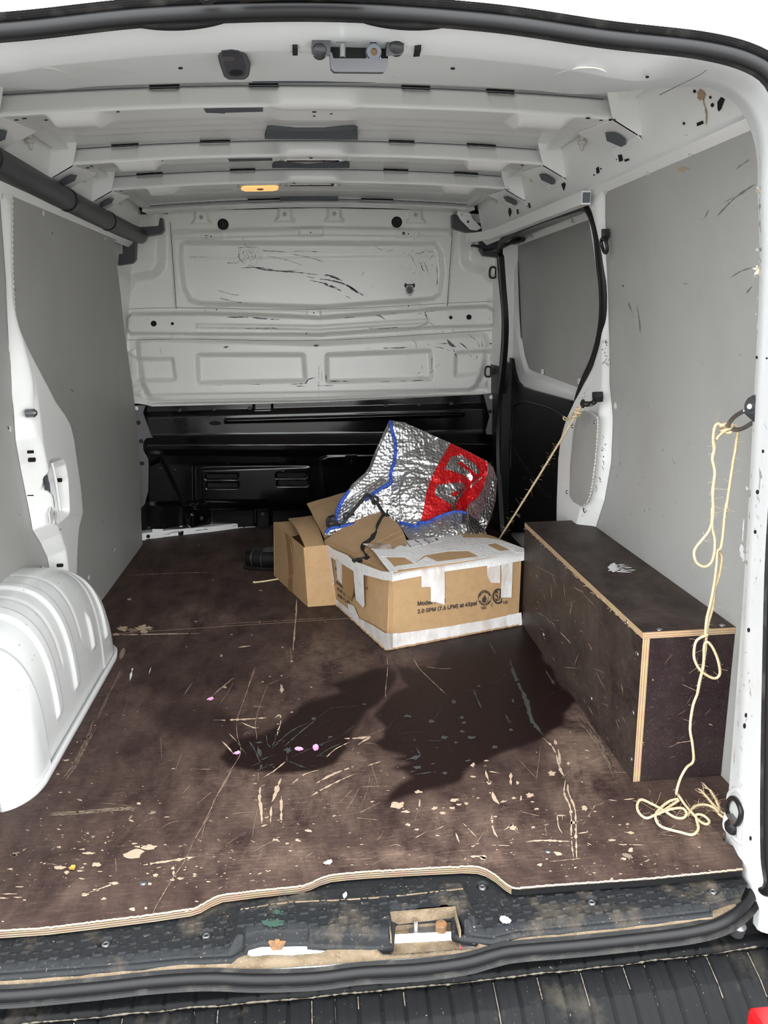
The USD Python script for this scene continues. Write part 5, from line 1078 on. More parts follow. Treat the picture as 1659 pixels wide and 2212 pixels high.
part(wall_rear, "sand", grid(sd), "sand_dirt", True, kind="stuff", label="sand gathered along the seal")
# latch recess
L = at([(845, 1980), (985, 1972), (986, 2014), (843, 2034)], 2, SZ)
latch = thing("sill_latch", "rusty door latch in a sandy recess of the loading sill", "door latch", L.mean(0))
lo, hi_ = L.min(0), L.max(0)
part(latch, "recess", merge([box((lo[0], lo[1], SZ - .034), (hi_[0], hi_[1], SZ - .028)), box((lo[0], hi_[1] - .004, SZ - .03), (hi_[0], hi_[1], SZ + .010)), box((lo[0], lo[1] + .004, SZ - .03), (lo[0] + .003, hi_[1], SZ + .006)), box((hi_[0] - .003, lo[1] + .004, SZ - .03), (hi_[0], hi_[1], SZ + .006))]), "sand_dirt", label="sand filled pocket")
P = at((920, 2003), 2, SZ - .02); part(latch, "keeper_plate", box(P + [-.028, -.012, -.006], P + [.034, .014, -.002], .001), "dull_steel")
part(latch, "black_housing", box(P + [-.030, .010, -.004], P + [.036, .022, .016], .002), "black_plastic")
P = at((953, 1998), 2, SZ - .012); part(latch, "roller", lathe([(0, .004), (.008, .004), (.010, .002), (.010, -.012)], P, (0, 0, 1), 22), "rusty_steel", 30, label="rusty round roller")
P = at((898, 2000), 2, SZ - .012); part(latch, "striker_pin", cyl(P + [0, 0, -.012], P + [0, 0, .012], .004), "steel", 30)
P = at((850, 2030), 2, SZ - .026); Q = at((1000, 2022), 2, SZ - .026); part(latch, "white_lip", sweep([P, Q], np.array([(-.005, -.006), (.005, -.006), (.005, .006), (-.005, .006)]), up=(0, 0, 1)), "white_paint")
# hook bolt
P = at((600, 2043), 2, SZ - .020)
hook = thing("door_stop_bolt", "rusty hexagon bolt in the white notch of the loading sill", "bolt", P)
part(hook, "seat", lathe([(0, .004), (.014, .004), (.017, 0), (.017, -.008)], P, (0, -.35, .94), 24), "rusty_steel", 30)
part(hook, "hexagon_nut", cyl(P + [0, -.001, .003], P + [0, -.005, .013], .0145, n=6), "rusty_steel")
part(hook, "centre_pin", lathe([(0, .017), (.004, .016), (.006, .012), (.006, 0)], P, (0, -.35, .94), 18), "rusty_steel", 30)
part(hook, "side_arm", box(P + [-.019, -.004, -.006], P + [-.010, .008, .012], .002), "dirty_black")
for a, b in ((522, 580), (622, 685)):
    W4 = at([(a, 2049), (a + 8, 2034), (b - 6, 2030), (b, 2046)], 2, SZ - .016)
    part(hook, "white_notch", plate(W4, np.array([(0, 2, 1), (0, 3, 2)]), (0, 0, -.004)), "white_paint")
part(hook, "rust_run", merge([ribbon([(590, 2062), (585, 2090), (582, 2110)], 9, lambda p: np.c_[at(p, 2, -.040)[:, :2], np.full(len(p), -.0335)], seed=2)]), "rust_mark", kind="stuff") if False else None

# door seal all round the opening: bottom run read off the photograph, sides and top on the frame's seal line
bot_px = [(-430, 2166), (-160, 2146), (0, 2132), (200, 2116), (330, 2102), (450, 2095), (560, 2098), (680, 2094), (780, 2082), (900, 2075), (1000, 2062), (1060, 2046), (1110, 2036), (1250, 2024), (1400, 2008), (1500, 1994), (1560, 1975), (1602, 1942), (1630, 1900)]
bot = at(bot_px, 2, -.040)
top_ = [s[2] for s in SEC]
bot = bot - [0, .007, .002]
right_up = np.array([(.698, -.066, .015), (.690, -.062, .07), (.677, -.060, .2), (.660, -.058, .4), (.644, -.058, .6), (.636, -.058, .8), (.628, -.054, 1.0), (.617, -.050, 1.12), (.604, -.046, 1.195), (.585, -.042, 1.240), (.552, -.038, 1.264), (.485, -.032, 1.281), (.36, -.026, 1.294), (.2, -.024, 1.312), (.0, -.024, 1.320)])
loop = np.vstack([bot[2:], right_up, right_up[-2::-1] * [-1, 1, 1], [(-.655, -.075, -.025)]])
lp = spline(loop, 420, closed=True)
cen = np.array([0, 0, .6]); N_ = unit(np.c_[lp[:, 0], np.zeros(len(lp)), (lp[:, 2] - .6) * .9])
T_ = unit(np.roll(lp, -1, 0) - np.roll(lp, 1, 0)); N_ = unit(N_ - (N_ * T_).sum(1, keepdims=True) * T_); B_ = np.cross(T_, N_)
B_ = B_ * np.sign(-B_[:, 1:2])                       # B points out of the van
bulb = np.array([(-.0088 * math.cos(a), .0075 + .0078 * math.sin(a)) for a in np.linspace(-.6, math.pi + .6, 14)])
basep = np.array([(.009, .0115), (.0098, .0140), (.0108, .0118), (.0122, .0145), (.0132, .0122), (.0148, .0148), (.0158, .0125), (.0172, .0145), (.0182, .011), (.019, -.004), (-.0088, -.004)])
prof_ = np.vstack([bulb, basep])
sealt = thing("weather_seal", "ribbed black rubber weather seal round the open rear doorway", "door seal", (0, -.09, -.045))
wob = 1 + .0 * np.arange(420)
Vs = lp[:, None] + prof_[None, :, :1] * N_[:, None] + prof_[None, :, 1:] * B_[:, None]
part(sealt, "bulb", grid(Vs[:, :14], True, False), "rubber", True, label="round bulb of the seal")
part(sealt, "ribbed_base", grid(np.concatenate([Vs[:, 13:], Vs[:, :1]], 1), True, False), "dusty_rubber", 20, label="ribbed dusty base of the seal")
j = int(np.argmin(np.linalg.norm(proj(lp) - [773, 2086], axis=1)))
part(sealt, "joint", sweep(lp[[j, j + 1]] + [0, -.0, .0], np.vstack([prof_ * 1.04]), up=N_[j]), "hole_dark") if False else None
[part(sealt, "bulge", sweep(spline(np.array([lp[k] for k in range(a, b)]), 40) + [0, .008, -.004], circle(.009, 8), scale=np.sin(np.linspace(.05, 3.09, 40)) ** .6), "rubber", True, label="sagging lip of the seal along the top") for a, b in [(int(np.argmin(np.linalg.norm(proj(lp) - c, axis=1))) - 5, int(np.argmin(np.linalg.norm(proj(lp) - c, axis=1))) + 5) for c in ((375, 52), (862, 46))]]

# rear bumper step: rows of moulded pads parted by grooves
def bz(y): return np.interp(y, [-.34, -.22, -.17, -.115, -.06, .03], [-.34, -.210, -.168, -.133, -.114, -.108])
bx, by = np.linspace(-.80, .86, 700), np.linspace(-.32, .02, 230)
BX, BY = np.meshgrid(bx, by, indexing="ij")
bowf = lambda x: .03 * np.clip(x, 0, 1) ** 2 + .008 * np.clip(-x, 0, 1) ** 2
yy = BY - bowf(BX)
Zb = bz(yy)
cre = -.066
k = (BX + .035) / .0375
gx = np.abs(k - np.round(k)) * .0375
fan = 0
groove = np.exp(-(gx / .0022) ** 2) * sstep((cre + .004 - yy) / .006) * (yy > -.3) * (np.abs(BX) < .72)
k2 = (BX + .01) / .050; gx2 = np.abs(k2 - np.round(k2)) * .05
groove2 = np.exp(-(gx2 / .003) ** 2) * (yy > cre) * (yy < cre + .034) * (np.abs(BX) < .66)
Zb = Zb - .0055 * groove - .0035 * groove2 - .006 * np.exp(-((yy - cre) / .004) ** 2) - .003 * np.exp(-((yy - cre - .036) / .003) ** 2)
pad = (np.floor(k + .5).astype(int) % 2 == 0)
Zb += .0016 * pad * sstep((cre - .006 - yy) / .006) * (np.abs(BX) < .66)
bumper = thing("rear_bumper", "wide dusty black rear bumper step with moulded grooved pads", "bumper", (0, -.18, -.30))
v, f = grid(np.stack([BX, BY, Zb], -1)); part(bumper, "step", (v, f), "bumper_black", True, label="grooved black step surface")
cr = spline(np.c_[np.linspace(-.70, .70, 30), cre + bowf(np.linspace(-.70, .70, 30)) + rng.normal(0, .0012, 30), np.zeros(30)], 300); cr[:, 2] = bz(cr[:, 1] - bowf(cr[:, 0])) - .0052
part(bumper, "dust_line", sweep(cr, circle(.0013, 6), scale=1 + .9 * rng.uniform(-1, 1, 300)), "dust_pale", kind="stuff", label="dust caught in the crease")
gd = []
for kk in range(-19, 20):
    if rng.uniform() < .45: continue
    x = kk * .0375 - .035 + .0190 * 0; y0 = cre + bowf(np.array(x)) - .006; L = rng.uniform(.015, .07); yv = np.linspace(y0, y0 - L, 14)
    gd.append(sweep(np.c_[np.full(14, x), yv, bz(yv - bowf(np.array(x))) - .0046], circle(.0012, 5), scale=.6 + .7 * rng.uniform(size=14)))
part(bumper, "dust_line", merge(gd), "dust_pale", kind="stuff", label="dust caught in the grooves")
part(bumper, "fascia", box((-.85, -.335, -.60), (.90, -.30, -.27), .02), "bumper_black")
part(bumper, "inner_face", box((-.80, -.03, -.35), (.85, .03, -.062)), "black_trim")
P = at((1596, 1999), 2, -.085); part(bumper, "screw", lathe([(0, .006), (.007, .005), (.012, .002), (.013, 0), (.013, -.02)], P, (0, -.3, .95), 20), "dull_steel", 30)
part(bumper, "corner_block", box((.70, -.30, -.115), (.95, -.06, .05), .02) if False else sweep(spline([(.735, -.10, -.115), (.738, -.095, -.06), (.738, -.092, -.01), (.734, -.088, .03)], 40), np.array([(-.02, -.03), (.03, -.03), (.03, .03), (-.02, .03)]), up=(1, 0, 0)), "black_trim", label="black plastic corner beside the doorway")
P = at((1654, 2212), 1, -.235); red = single("tail_reflector", box(P + [-.012, -.02, -.035], P + [.08, .03, .004], .006), "red_lens", "red reflector corner at the lower right of the bumper", "reflector")

# ================================================================== THINGS
# ------------------------------------------------------------------ wheel arch cover
def arch_h(y): return .352 * np.sqrt(np.clip(1 - np.abs((y - .725) / .395) ** 3.2, 0, 1))
def arch_x(y):
    t = np.clip((.43 - y) / .10, 0, 1); t2 = np.clip((y - 1.03) / .095, 0, 1)
    return -.636 - .065 * (1 - np.sqrt(1 - t ** 2 * .9999)) - .05 * (1 - np.sqrt(1 - t2 ** 2 * .9999))
ys = .725 + .3945 * np.sin(np.linspace(-math.pi / 2, math.pi / 2, 300)); th = np.linspace(0, math.pi / 2, 120)
YY, TT = np.meshgrid(ys, th, indexing="ij"); hh, xi = arch_h(YY), arch_x(YY); a = xi + .83
nexp = 2 / 3.6
AX = -.83 + a * np.cos(TT) ** nexp; AZ = hh * np.sin(TT) ** nexp
AP = np.stack([AX, YY, AZ], -1)
du, dv = np.gradient(AP, axis=0), np.gradient(AP, axis=1); AN = unit(np.cross(dv, du)); AN *= np.sign((AN * (AP - np.array([-.83, .725, .05]))).sum(-1, keepdims=True))
rise = np.zeros(YY.shape)
for yc, w, z0, x1 in ((1.005, .017, .085, -2), (.885, .013, .105, -.648), (.715, .017, .075, -2), (.575, .017, .075, -2)):
    rise += .007 * sstep((w - np.abs(YY - yc)) / .009 + .5) * sstep((AZ - z0) / .012) * sstep((AX - x1) / .006)
for yc in (.80, .645):
    rise -= .0025 * np.exp(-((YY - yc) / .006) ** 2) * sstep((AZ - .16) / .02)
rise += .006 * sstep((.475 - YY) / .012 + .5) - .003 * sstep((.95 - YY) / .01 + .5)
AP = AP + AN * rise[..., None]
arch = thing("wheel_arch", "white ribbed wheel arch cover standing on the floor by the left wall", "wheel arch", (-.72, .725, 0))
v, f = grid(AP); part(arch, "shell", (v, f), "arch_paint", True, label="rounded white shell with four pressed ribs")
lipp = np.stack([arch_x(ys[4:-4]), ys[4:-4], np.full(len(ys) - 8, .004)], 1)
part(arch, "base_flange", sweep(spline(lipp + [.003, 0, .002], 200), np.array([(-.004, -.012), (.008, -.010), (.006, .004), (.002, .012), (-.004, .010)]), up=(1, 0, 0)), "arch_paint", True, label="folded flange along the foot of the cover")
g = np.random.default_rng(41)
ii = [(int(g.integers(60, 290)), int(g.integers(15, 110))) for _ in range(46)]
part(arch, "chip_marks", merge([box(AP[i, j] + AN[i, j] * .0003 - s, AP[i, j] + AN[i, j] * .0003 + s, s * .4) for (i, j) in ii for s in [g.uniform(.0005, .0016)]]), "grey_mark", kind="stuff")

# ------------------------------------------------------------------ box of film-faced plywood over the right wheel
X0, X1, Y0, Y1, ZT, TH = .604, .797, .272, 1.137, .337, .015
wb = thing("plywood_box", "long dark brown plywood box with pale cut edges along the right wall", "wooden box", ((X0 + X1) / 2, (Y0 + Y1) / 2, 0))
def ply(parent, name, lo, hi, ax, m, em, label):
    lo, hi = np.array(lo, float), np.array(hi, float); e = np.eye(3)[ax] * .0001
    v, f = box(lo + .0004 * (1 - np.eye(3)[ax]), hi - .0004 * (1 - np.eye(3)[ax])); p = part(parent, name, (v, f), m, label=label)
    k = [i for i in range(3) if i != ax]; c = np.array([[0, 0], [1, 0], [1, 1], [0, 1]]); R = np.zeros((4, 2, 3))
    for i in range(4):
        for j in range(2):
            R[i, j, k[0]] = [lo, hi][c[i, 0]][k[0]]; R[i, j, k[1]] = [lo, hi][c[i, 1]][k[1]]; R[i, j, ax] = [lo[ax] + .0006, hi[ax] - .0006][j]
    part(p, "cut_edge", grid(R, True), em, label="pale cut edge showing the plies")
    return p
top = ply(wb, "top_panel", (X0, Y0, ZT - TH), (X1, Y1, ZT), 2, "film_box", "edge_top", "dark plywood lid, dusty with a white scuff")
sidep = ply(wb, "side_panel", (X0, Y0, .0008), (X0 + .016, Y1, ZT - TH), 0, "film_box", "edge_side", "long scratched side panel")
endp = ply(wb, "end_panel", (X0 + .016, Y0 + .0006, .0008), (X1, Y0 + .015, ZT - TH), 1, "film_end", "edge_side", "purplish brown woven-textured end panel")
part(wb, "back_panel", box((X0 + .016, Y1 - .015, .0008), (X1, Y1, ZT - TH)), "film_box")
TPF = lambda px: np.c_[at(px, 2, ZT)[:, :2], np.full(len(px), ZT + .0006)]
part(top, "white_scuff", merge([blob(q5([(190, 1520)])[0], 15, 9, TPF, 3, rough=.4, n=20)] + [ribbon(q5([(200, 1490 + i * 12), (285 + 30 * (i % 3), 1488 + i * 13)]), 2.2, TPF, seed=i) for i in range(6)] + [ribbon(q5([(240, 1535), (380, 1536)]), 2, TPF, seed=9)]), "white_scuff", label="white scuffed patch on the lid")
SDF_ = lambda px: np.c_[np.full(len(px), X0 - .0006), at(px, 0, X0)[:, 1:]]
ENF = lambda px: at(px, 1, Y0) - [0, .0004, 0]
g = np.random.default_rng(43); sm, em_ = [], []
for k in range(60):
    y = g.uniform(.30, 1.1); z = g.uniform(.02, .31); c = proj(np.array([[X0, y, z]]))[0]; a = g.choice([g.normal(1.2, .3), g.normal(.7, .4)]); L = g.exponential(14) + 2
    q = np.stack([c, c + L * np.array([math.cos(a), math.sin(a)])]); R_ = SDF_(q)
    if R_[:, 1].max() < Y1 - .01 and R_[:, 1].min() > Y0 + .01 and R_[:, 2].min() > .01 and R_[:, 2].max() < ZT - TH - .005: sm.append(ribbon(q, g.uniform(.5, 1.5), SDF_, seed=k, n=4))
sm.append(ribbon([(1210, 1365), (1225, 1380), (1233, 1390)], 2.5, SDF_, seed=1))
for k in range(16):
    c = np.array([g.uniform(1400, 1560), g.uniform(1400, 1640)]); a = g.normal(-.5, .4); em_.append(ribbon([c, c + g.uniform(2, 30) * np.array([math.cos(a), math.sin(a)])], g.uniform(.5, .9), ENF, seed=k))
for p_, w in [([(1460, 1605), (1500, 1599)], 2.4), ([(1385, 1605), (1392, 1603)], 4), ([(1530, 1563), (1540, 1567)], 3), ([(1572, 1573), (1569, 1592)], 5), ([(1410, 1466), (1411, 1471)], 3)]: em_.append(ribbon(p_, w, ENF, seed=int(w * 10)))
part(sidep, "scratch_marks", merge(sm), "scratch_fine", kind="stuff"); part(endp, "scratch_marks", merge(em_), "scratch_fine", kind="stuff")
for c in ((1277, 1509), (1174, 1371)):
    P = SDF_([c])[0]; part(sidep, "screw", lathe([(0, .0012), (.003, .0012), (.0055, .0004), (.006, -.001)], P, (-1, 0, 0), 16), "steel", 30)
for c in ((1376, 1413), (1367, 1540), (1363, 1640), (1354, 1345)):
    P = SDF_([c])[0]; part(sidep, "screw", lathe([(0, .0014), (.004, .0012), (.0058, .0002), (.006, -.001)], P, (-1, 0, 0), 14), "steel", 30)
for c in ((1424, 1360), (1560, 1351)):
    P = TPF([c])[0]; part(top, "screw", lathe([(0, .0012), (.004, .001), (.0058, .0002), (.006, -.001)], P, (0, 0, 1), 14), "steel", 30)
fz = [cyl(P_, P_ + g.normal(0, .006, 3) * [.6, 1, .6], .0008, .0003, 5) for P_ in [np.array([X0 - .0005, y, ZT - TH + g.uniform(-.002, .002)]) for y in g.uniform(.28, 1.12, 60)]]
part(top, "splinters", merge(fz), "chip_wood", kind="stuff", label="frayed splinters along the cut edge")
single("step_floor", box((.80, 1.0, -.035), (.90, 2.42, -.012)), "black_trim", "black step floor at the foot of the sliding door", "step")

# ------------------------------------------------------------------ cartons
def quad_sheet(c, n=(24, 24), bulge=0., wob=.0, seed=0):
    """Sheet between corners c00, c10, c11, c01 with a slight bulge along its normal."""
    c = np.asarray(c, float); u, v = np.meshgrid(np.linspace(0, 1, n[0]), np.linspace(0, 1, n[1]), indexing="ij"); u, v = u[..., None], v[..., None]
    P = c[0] * (1 - u) * (1 - v) + c[1] * u * (1 - v) + c[2] * u * v + c[3] * (1 - u) * v
    N = unit(np.cross(c[1] - c[0], c[3] - c[0]))
    w = bulge * 16 * u * (1 - u) * v * (1 - v) + wob * (meshkit.fbm(P * 14 + seed * 3.7, 3, seed)[..., None] - .5) * 2
    return P + N * w, N
def board(parent, name, c, m="cardboard", th=.004, bulge=0., wob=.001, seed=0, label=None, n=(24, 24)):
    P, N = quad_sheet(c, n, bulge, wob, seed); v, f = grid(P)
    return part(parent, name, plate(v, f, -N * th), m, True, label)
# plain open carton
A0, A1, A2 = np.array([-.072, 1.39, .001]), np.array([.20, 1.405, .001]), np.array([-.201, 1.742, .001]); A3 = A1 + A2 - A0
ta0, ta1, ta2, ta3 = A0 + [-.006, .002, .210], A1 + [0, 0, .226], A2 + [.010, 0, .212], A3 + [0, 0, .214]
cA = thing("cardboard_box", "plain brown cardboard box with its flaps half open, behind the taped one", "cardboard box", (A0 + A3) / 2 * [1, 1, 0])
board(cA, "front_panel", (A0, A1, ta1, ta0), bulge=.003, seed=1)
sA = board(cA, "side_panel", (A2, A0, ta0, ta2), bulge=.002, seed=2)
board(cA, "back_panel", (A3, A2, ta2, ta3), seed=3); board(cA, "side_panel", (A1, A3, ta3, ta1), seed=4)
board(cA, "bottom_panel", (A0, A2, A3, A1), seed=5)
def q7(pts): return [(530 + x / 8.195, 1060 + y / 8.193) for x, y in pts]
pl_ = lambda px, o=0.: atp(px, A0 + [-.0012 - o, 0, 0], unit(np.cross(A2 - A0, ta0 - A0)))
part(sA, "packing_tape", prism(q7([(700, 755), (760, 775), (800, 950), (825, 1150), (845, 1420), (835, 1560), (835, 1810), (745, 1755), (765, 1560), (768, 1390), (750, 1150), (722, 880)]), lambda p: pl_(p, .0014), 4, off=(.0008, 0, 0)), "tape_brown", label="strip of brown packing tape")
def topA(px, lift=0.): return atp(px, ta0 + [0, 0, lift], np.cross(ta1 - ta0, ta2 - ta0))
F1 = atp(q7([(1055, 995), (1400, 960), (1210, 480), (765, 545)]), ta0 + [0, 0, .002], np.cross(ta1 - ta0, ta2 - ta0))
F1[3] += [0, 0, .012]; F1[2] += [0, 0, .01]
flapm = quad_sheet(F1, (20, 20), .006, .002, 6)[0]; flapm[:, :, 2] += .016 * (np.sin(np.linspace(0, math.pi, 20)))[None, :] * np.linspace(1, .3, 20)[:, None]
v, f = grid(flapm); part(cA, "top_flap", plate(v, f, (0, 0, -.004)), "cardboard", True, label="front top flap bowed over the opening")
F2 = np.array([ta2, ta2 + (ta0 - ta2) * .55 + [.0, 0, -.004], ta2 + (ta0 - ta2) * .4 + [.075, .02, -.006], ta2 + [.08, -.0, .003]])
board(cA, "inner_flap", F2[[0, 1, 2, 3]], "cardboard_inner", wob=.001, seed=8)
F3b = np.array([ta1 + [-.19, .03, .006], ta3 + [-.12, .0, .006]]);
t1, t2, t3 = at([(702, 1163), (757, 1060), (663, 1087)], 1, np.array([1.46, 1.80, 1.79]))
up_ = np.array([t1, at([(765, 1130)], 1, 1.60)[0], t2, t3])
board(cA, "raised_flap", (up_[0], up_[1], up_[2], up_[3]), "cardboard_inner", bulge=.008, wob=.0025, seed=9, label="tall flap of the box standing up at the back")
rf = lambda px: atp(px, up_[0] + [0, -.004, 0], np.cross(up_[1] - up_[0], up_[3] - up_[0]))

# taped carton
B0, B1, B2 = np.array([.159, 1.002, .001]), np.array([.592, 1.137, .001]), np.array([.016, 1.43, .001]); B3 = B1 + B2 - B0
T0, T1, T2 = np.array([.170, 1.0, .243]), np.array([.597, 1.137, .247]), np.array([-.008, 1.43, .223]); T3 = np.array([.462, 1.56, .238])
cB = thing("taped_cardboard_box", "brown cardboard box bound with white tape and printed with black lettering", "cardboard box", (B0 + B3) / 2 * [1, 1, 0])
fB = board(cB, "front_panel", (B0, B1, T1, T0), bulge=.006, wob=.0015, seed=11, n=(50, 30))
lB = board(cB, "side_panel", (B2, B0, T0, T2), bulge=.002, wob=.001, seed=12, n=(50, 30))
board(cB, "back_panel", (B3, B2, T2, T3), seed=13); board(cB, "side_panel", (B1, B3, T3, T1), bulge=.004, seed=14); board(cB, "bottom_panel", (B0, B2, B3, B1), seed=15)
nF = unit(np.cross(B1 - B0, T0 - B0)); nL = unit(np.cross(B0 - B2, T2 - B2))
nF *= -np.sign(nF @ CD); nL *= -np.sign(nL @ CD)
def onF(px, lift=.001):
    px = np.asarray(px, float).reshape(-1, 2); P = atp(px, B0 + nF * lift, nF)
    u = np.clip(((P - B0) @ unit(B1 - B0)) / np.linalg.norm(B1 - B0), 0, 1); t = np.clip(P[:, 2] / .245, 0, 1)
    return atp(px, B0, nF) + nF * (lift + .006 * 16 * u * (1 - u) * t * (1 - t) * .92 + .0012)[:, None]
def onL(px, lift=.001):
    px = np.asarray(px, float).reshape(-1, 2); P = atp(px, B2 + nL * lift, nL)
    u = np.clip(((P - B2) @ unit(B0 - B2)) / np.linalg.norm(B0 - B2), 0, 1); t = np.clip(P[:, 2] / .235, 0, 1)
    return atp(px, B2, nL) + nL * (lift + .002 * 16 * u * (1 - u) * t * (1 - t) + .0012)[:, None]
def q6(pts): return [(690 + x / 3.606, 1120 + y / 3.607) for x, y in pts]
def q8(pts): return [(690 + x / 8.506, 1160 + y / 8.508) for x, y in pts]
def q9(pts): return [(880 + x / 6.144, 1240 + y / 6.146) for x, y in pts]
def tape(parent, pts, fn, lift, n, m="tape_white", lab=None, step=3.5):
    return part(parent, "tape_strip", prism(pts, lambda p: fn(p, lift), step, off=-n * .0006), m, True, lab)
tape(fB, q6([(550, 415), (620, 395), (900, 360), (1250, 305), (1500, 262), (1595, 245), (1595, 325), (1500, 340), (1300, 365), (970, 410), (700, 462), (560, 490)]), onF, .0012, nF, lab="white tape along the top edge")
tape(fB, q6([(527, 900), (700, 880), (1000, 835), (1300, 785), (1570, 730), (1578, 830), (1300, 880), (900, 960), (600, 1012), (530, 1018)]), onF, .0012, nF, "tape_thin", "thin white tape along the bottom edge")
tape(fB, q6([(1460, 748), (1568, 730), (1575, 832), (1480, 850), (1458, 820)]), onF, .002, nF)
tape(fB, q6([(520, 900), (600, 888), (600, 1012), (530, 1020)]), onF, .002, nF)
for pts, m, l in (([(788, 385), (900, 370), (905, 525), (790, 530)], "tape_thin", .0018), ([(860, 375), (970, 360), (965, 665), (900, 645), (858, 640)], "tape_thin", .0026), ([(1300, 310), (1405, 295), (1398, 498), (1325, 495), (1300, 440)], "tape_thin", .0018), ([(1410, 300), (1503, 285), (1490, 612), (1405, 612), (1412, 470)], "tape_thin", .0022), ([(1300, 300), (1500, 270), (1500, 340), (1300, 380)], "tape_white", .003)):
    tape(fB, q6(pts), onF, l, nF, m, "strip of white tape hanging down the front")
tape(lB, q8([(95, 95), (280, 225), (520, 330), (640, 440), (800, 490), (1000, 570), (1150, 625), (1290, 640), (1361, 650), (1361, 800), (1200, 790), (1000, 735), (820, 690), (640, 620), (430, 490), (230, 370), (150, 330), (110, 220)]), onL, .0012, nL, lab="white tape along the top of the side")
tape(lB, q8([(190, 1040), (560, 1330), (740, 1490), (1000, 1620), (1210, 1760), (1361, 1770), (1361, 2050), (1240, 2070), (1000, 1900), (800, 1750), (600, 1600), (205, 1280)]), onL, .0012, nL, "tape_thin", "thin white tape along the bottom of the side")
for pts, m in (([(150, 290), (230, 370), (292, 830), (280, 860), (205, 850), (150, 340)], "tape_thin"), ([(310, 380), (430, 480), (437, 860), (345, 760), (340, 560)], "tape_thin"), ([(640, 530), (820, 600), (850, 1240), (825, 1290), (700, 1150), (680, 1010)], "tape_white"), ([(540, 1210), (650, 1260), (740, 1480), (650, 1480), (555, 1340)], "tape_white")):
    tape(lB, q8(pts), onL, .002, nL, m, "torn strip of white tape on the side")
tape(lB, q8([(430, 500), (640, 620), (660, 900), (640, 1050), (610, 1180), (500, 1060), (435, 840)]), onL, .0016, nL, "tape_brown", "wrinkled strip of brown tape on the side")
part(lB, "curled_tape_end", tube(onL(spline(q8([(155, 790), (190, 835), (240, 860), (290, 845)]), 20), .005), .003, 8), "tape_white", True)
part(fB, "torn_edge", tube(np.linspace(B0, B1, 60) + nF * .003 + [0, 0, .002] + rng.normal(0, .0008, (60, 3)), .003, 8), "cardboard_inner", label="worn bottom edge")
part(lB, "torn_edge", tube(np.linspace(B2, B0, 60) + nL * .003 + [0, 0, .002] + rng.normal(0, .0008, (60, 3)), .003, 8), "cardboard_inner", label="worn bottom edge")
for x in (545, 562):
    part(fB, "crease", tube(onF(spline(q6([(x, 490), (x + 2, 700), (x - 2, 890)]), 30), .0002), .0012, 6), "cardboard")
def lettering(parent, s, p0, p1, cap, fn, n, bold=True, m="print_dark", up=None):
    t = meshkit.text_mesh(s, 1., .01, bold); V = np.array(t.vertices); L = V[:, 0].max()
    p0, p1 = np.array(p0, float), np.array(p1, float); u = np.array([0., -1.]) if up is None else np.asarray(up, float)
    px = p0 + V[:, :1] / L * (p1 - p0) + V[:, 1:2] * cap * u
    P = fn(px, .0014) - n * .0009 * (V[:, 2:] < .005)
    return part(parent, "lettering", (P, np.array(t.faces)), m, label=None)
lettering(fB, "Model:", q9([(120, 412)])[0], q9([(325, 388)])[0], 8.6, onF, nF)
lettering(fB, "P", q9([(345, 385)])[0], q9([(370, 382)])[0], 8.4, onF, nF)
lettering(fB, "B", q9([(467, 365)])[0], q9([(490, 361)])[0], 8.2, onF, nF)
lettering(fB, "2.0 GPM (7.6 LPM) at 45psi", q9([(120, 515)])[0], q9([(905, 400)])[0], 8.2, onF, nF)
lettering(fB, "C", q9([(1093, 428)])[0], q9([(1124, 421)])[0], 6.6, onF, nF, False)
lettering(fB, "US", q9([(1262, 396)])[0], q9([(1322, 386)])[0], 6.6, onF, nF, False)
def arc(cx, cy, r, a0, a1, w, n=40, ry=None):
    a = np.linspace(a0, a1, n); ry = ry or r
    return [(cx + (r + w / 2) * math.cos(t), cy - (ry + w / 2) * math.sin(t)) for t in a] + [(cx + (r - w / 2) * math.cos(t), cy - (ry - w / 2) * math.sin(t)) for t in a[::-1]]
def mark(parent, name, pts): return part(parent, name, prism(q9(pts), lambda p: onF(p, .0014), off=-nF * .0006), "print_dark")
c0 = (1012, 308); mark(fB, "logo_ring", arc(*c0, 87, 0, 2 * math.pi - .001, 5, 60, 100)); mark(fB, "logo_inner_arc", arc(*c0, 50, -2.4, .4, 4, 30, 60))
drop = [(1010, 262), (1022, 290), (1036, 315), (1040, 338), (1032, 357), (1008, 364), (985, 355), (976, 336), (985, 310), (1000, 285)]
mark(fB, "logo_drop", drop[:4] + [(1020, 330), (1004, 300), (1010, 262)][:2]); mark(fB, "logo_drop", [(1034, 352), (1008, 366), (985, 357), (975, 336), (984, 310), (998, 290), (1010, 322), (1024, 340)])
def ringtext(s, r, a0, a1, cap, inward=False, ry=1.14):
    ms = []
    for k, ch in enumerate(s):
        if ch == " ": continue
        a = a0 + (a1 - a0) * (k + .5) / len(s); t = meshkit.text_mesh(ch, 1., .01, True); V = np.array(t.vertices); V[:, 0] -= V[:, 0].mean()
        up = np.array([math.cos(a), -math.sin(a)]) * (-1 if inward else 1); rt = np.array([math.sin(a), math.cos(a)]) * (-1 if inward else 1)
        c = np.array([c0[0] + r * math.cos(a), c0[1] - r * ry * math.sin(a)])
        q = c + V[:, :1] * cap * rt + V[:, 1:2] * cap * up * 1.0
        P = onF(q9([tuple(p) for p in q]), .0014) - nF * .0008 * (V[:, 2:] < .005); ms.append((P, np.array(t.faces)))
    return part(fB, "lettering", merge(ms), "print_dark", kind="stuff")
ringtext("WaterSense", 62, 2.95, .35, 26); ringtext("MEETS EPA CRITERIA", 80, 3.6, 5.85, 15, True)
mark(fB, "small_print", [(962, 432), (1030, 422), (1030, 428), (962, 438)]); mark(fB, "small_print", [(972, 448), (1036, 438), (1036, 446), (972, 456)])
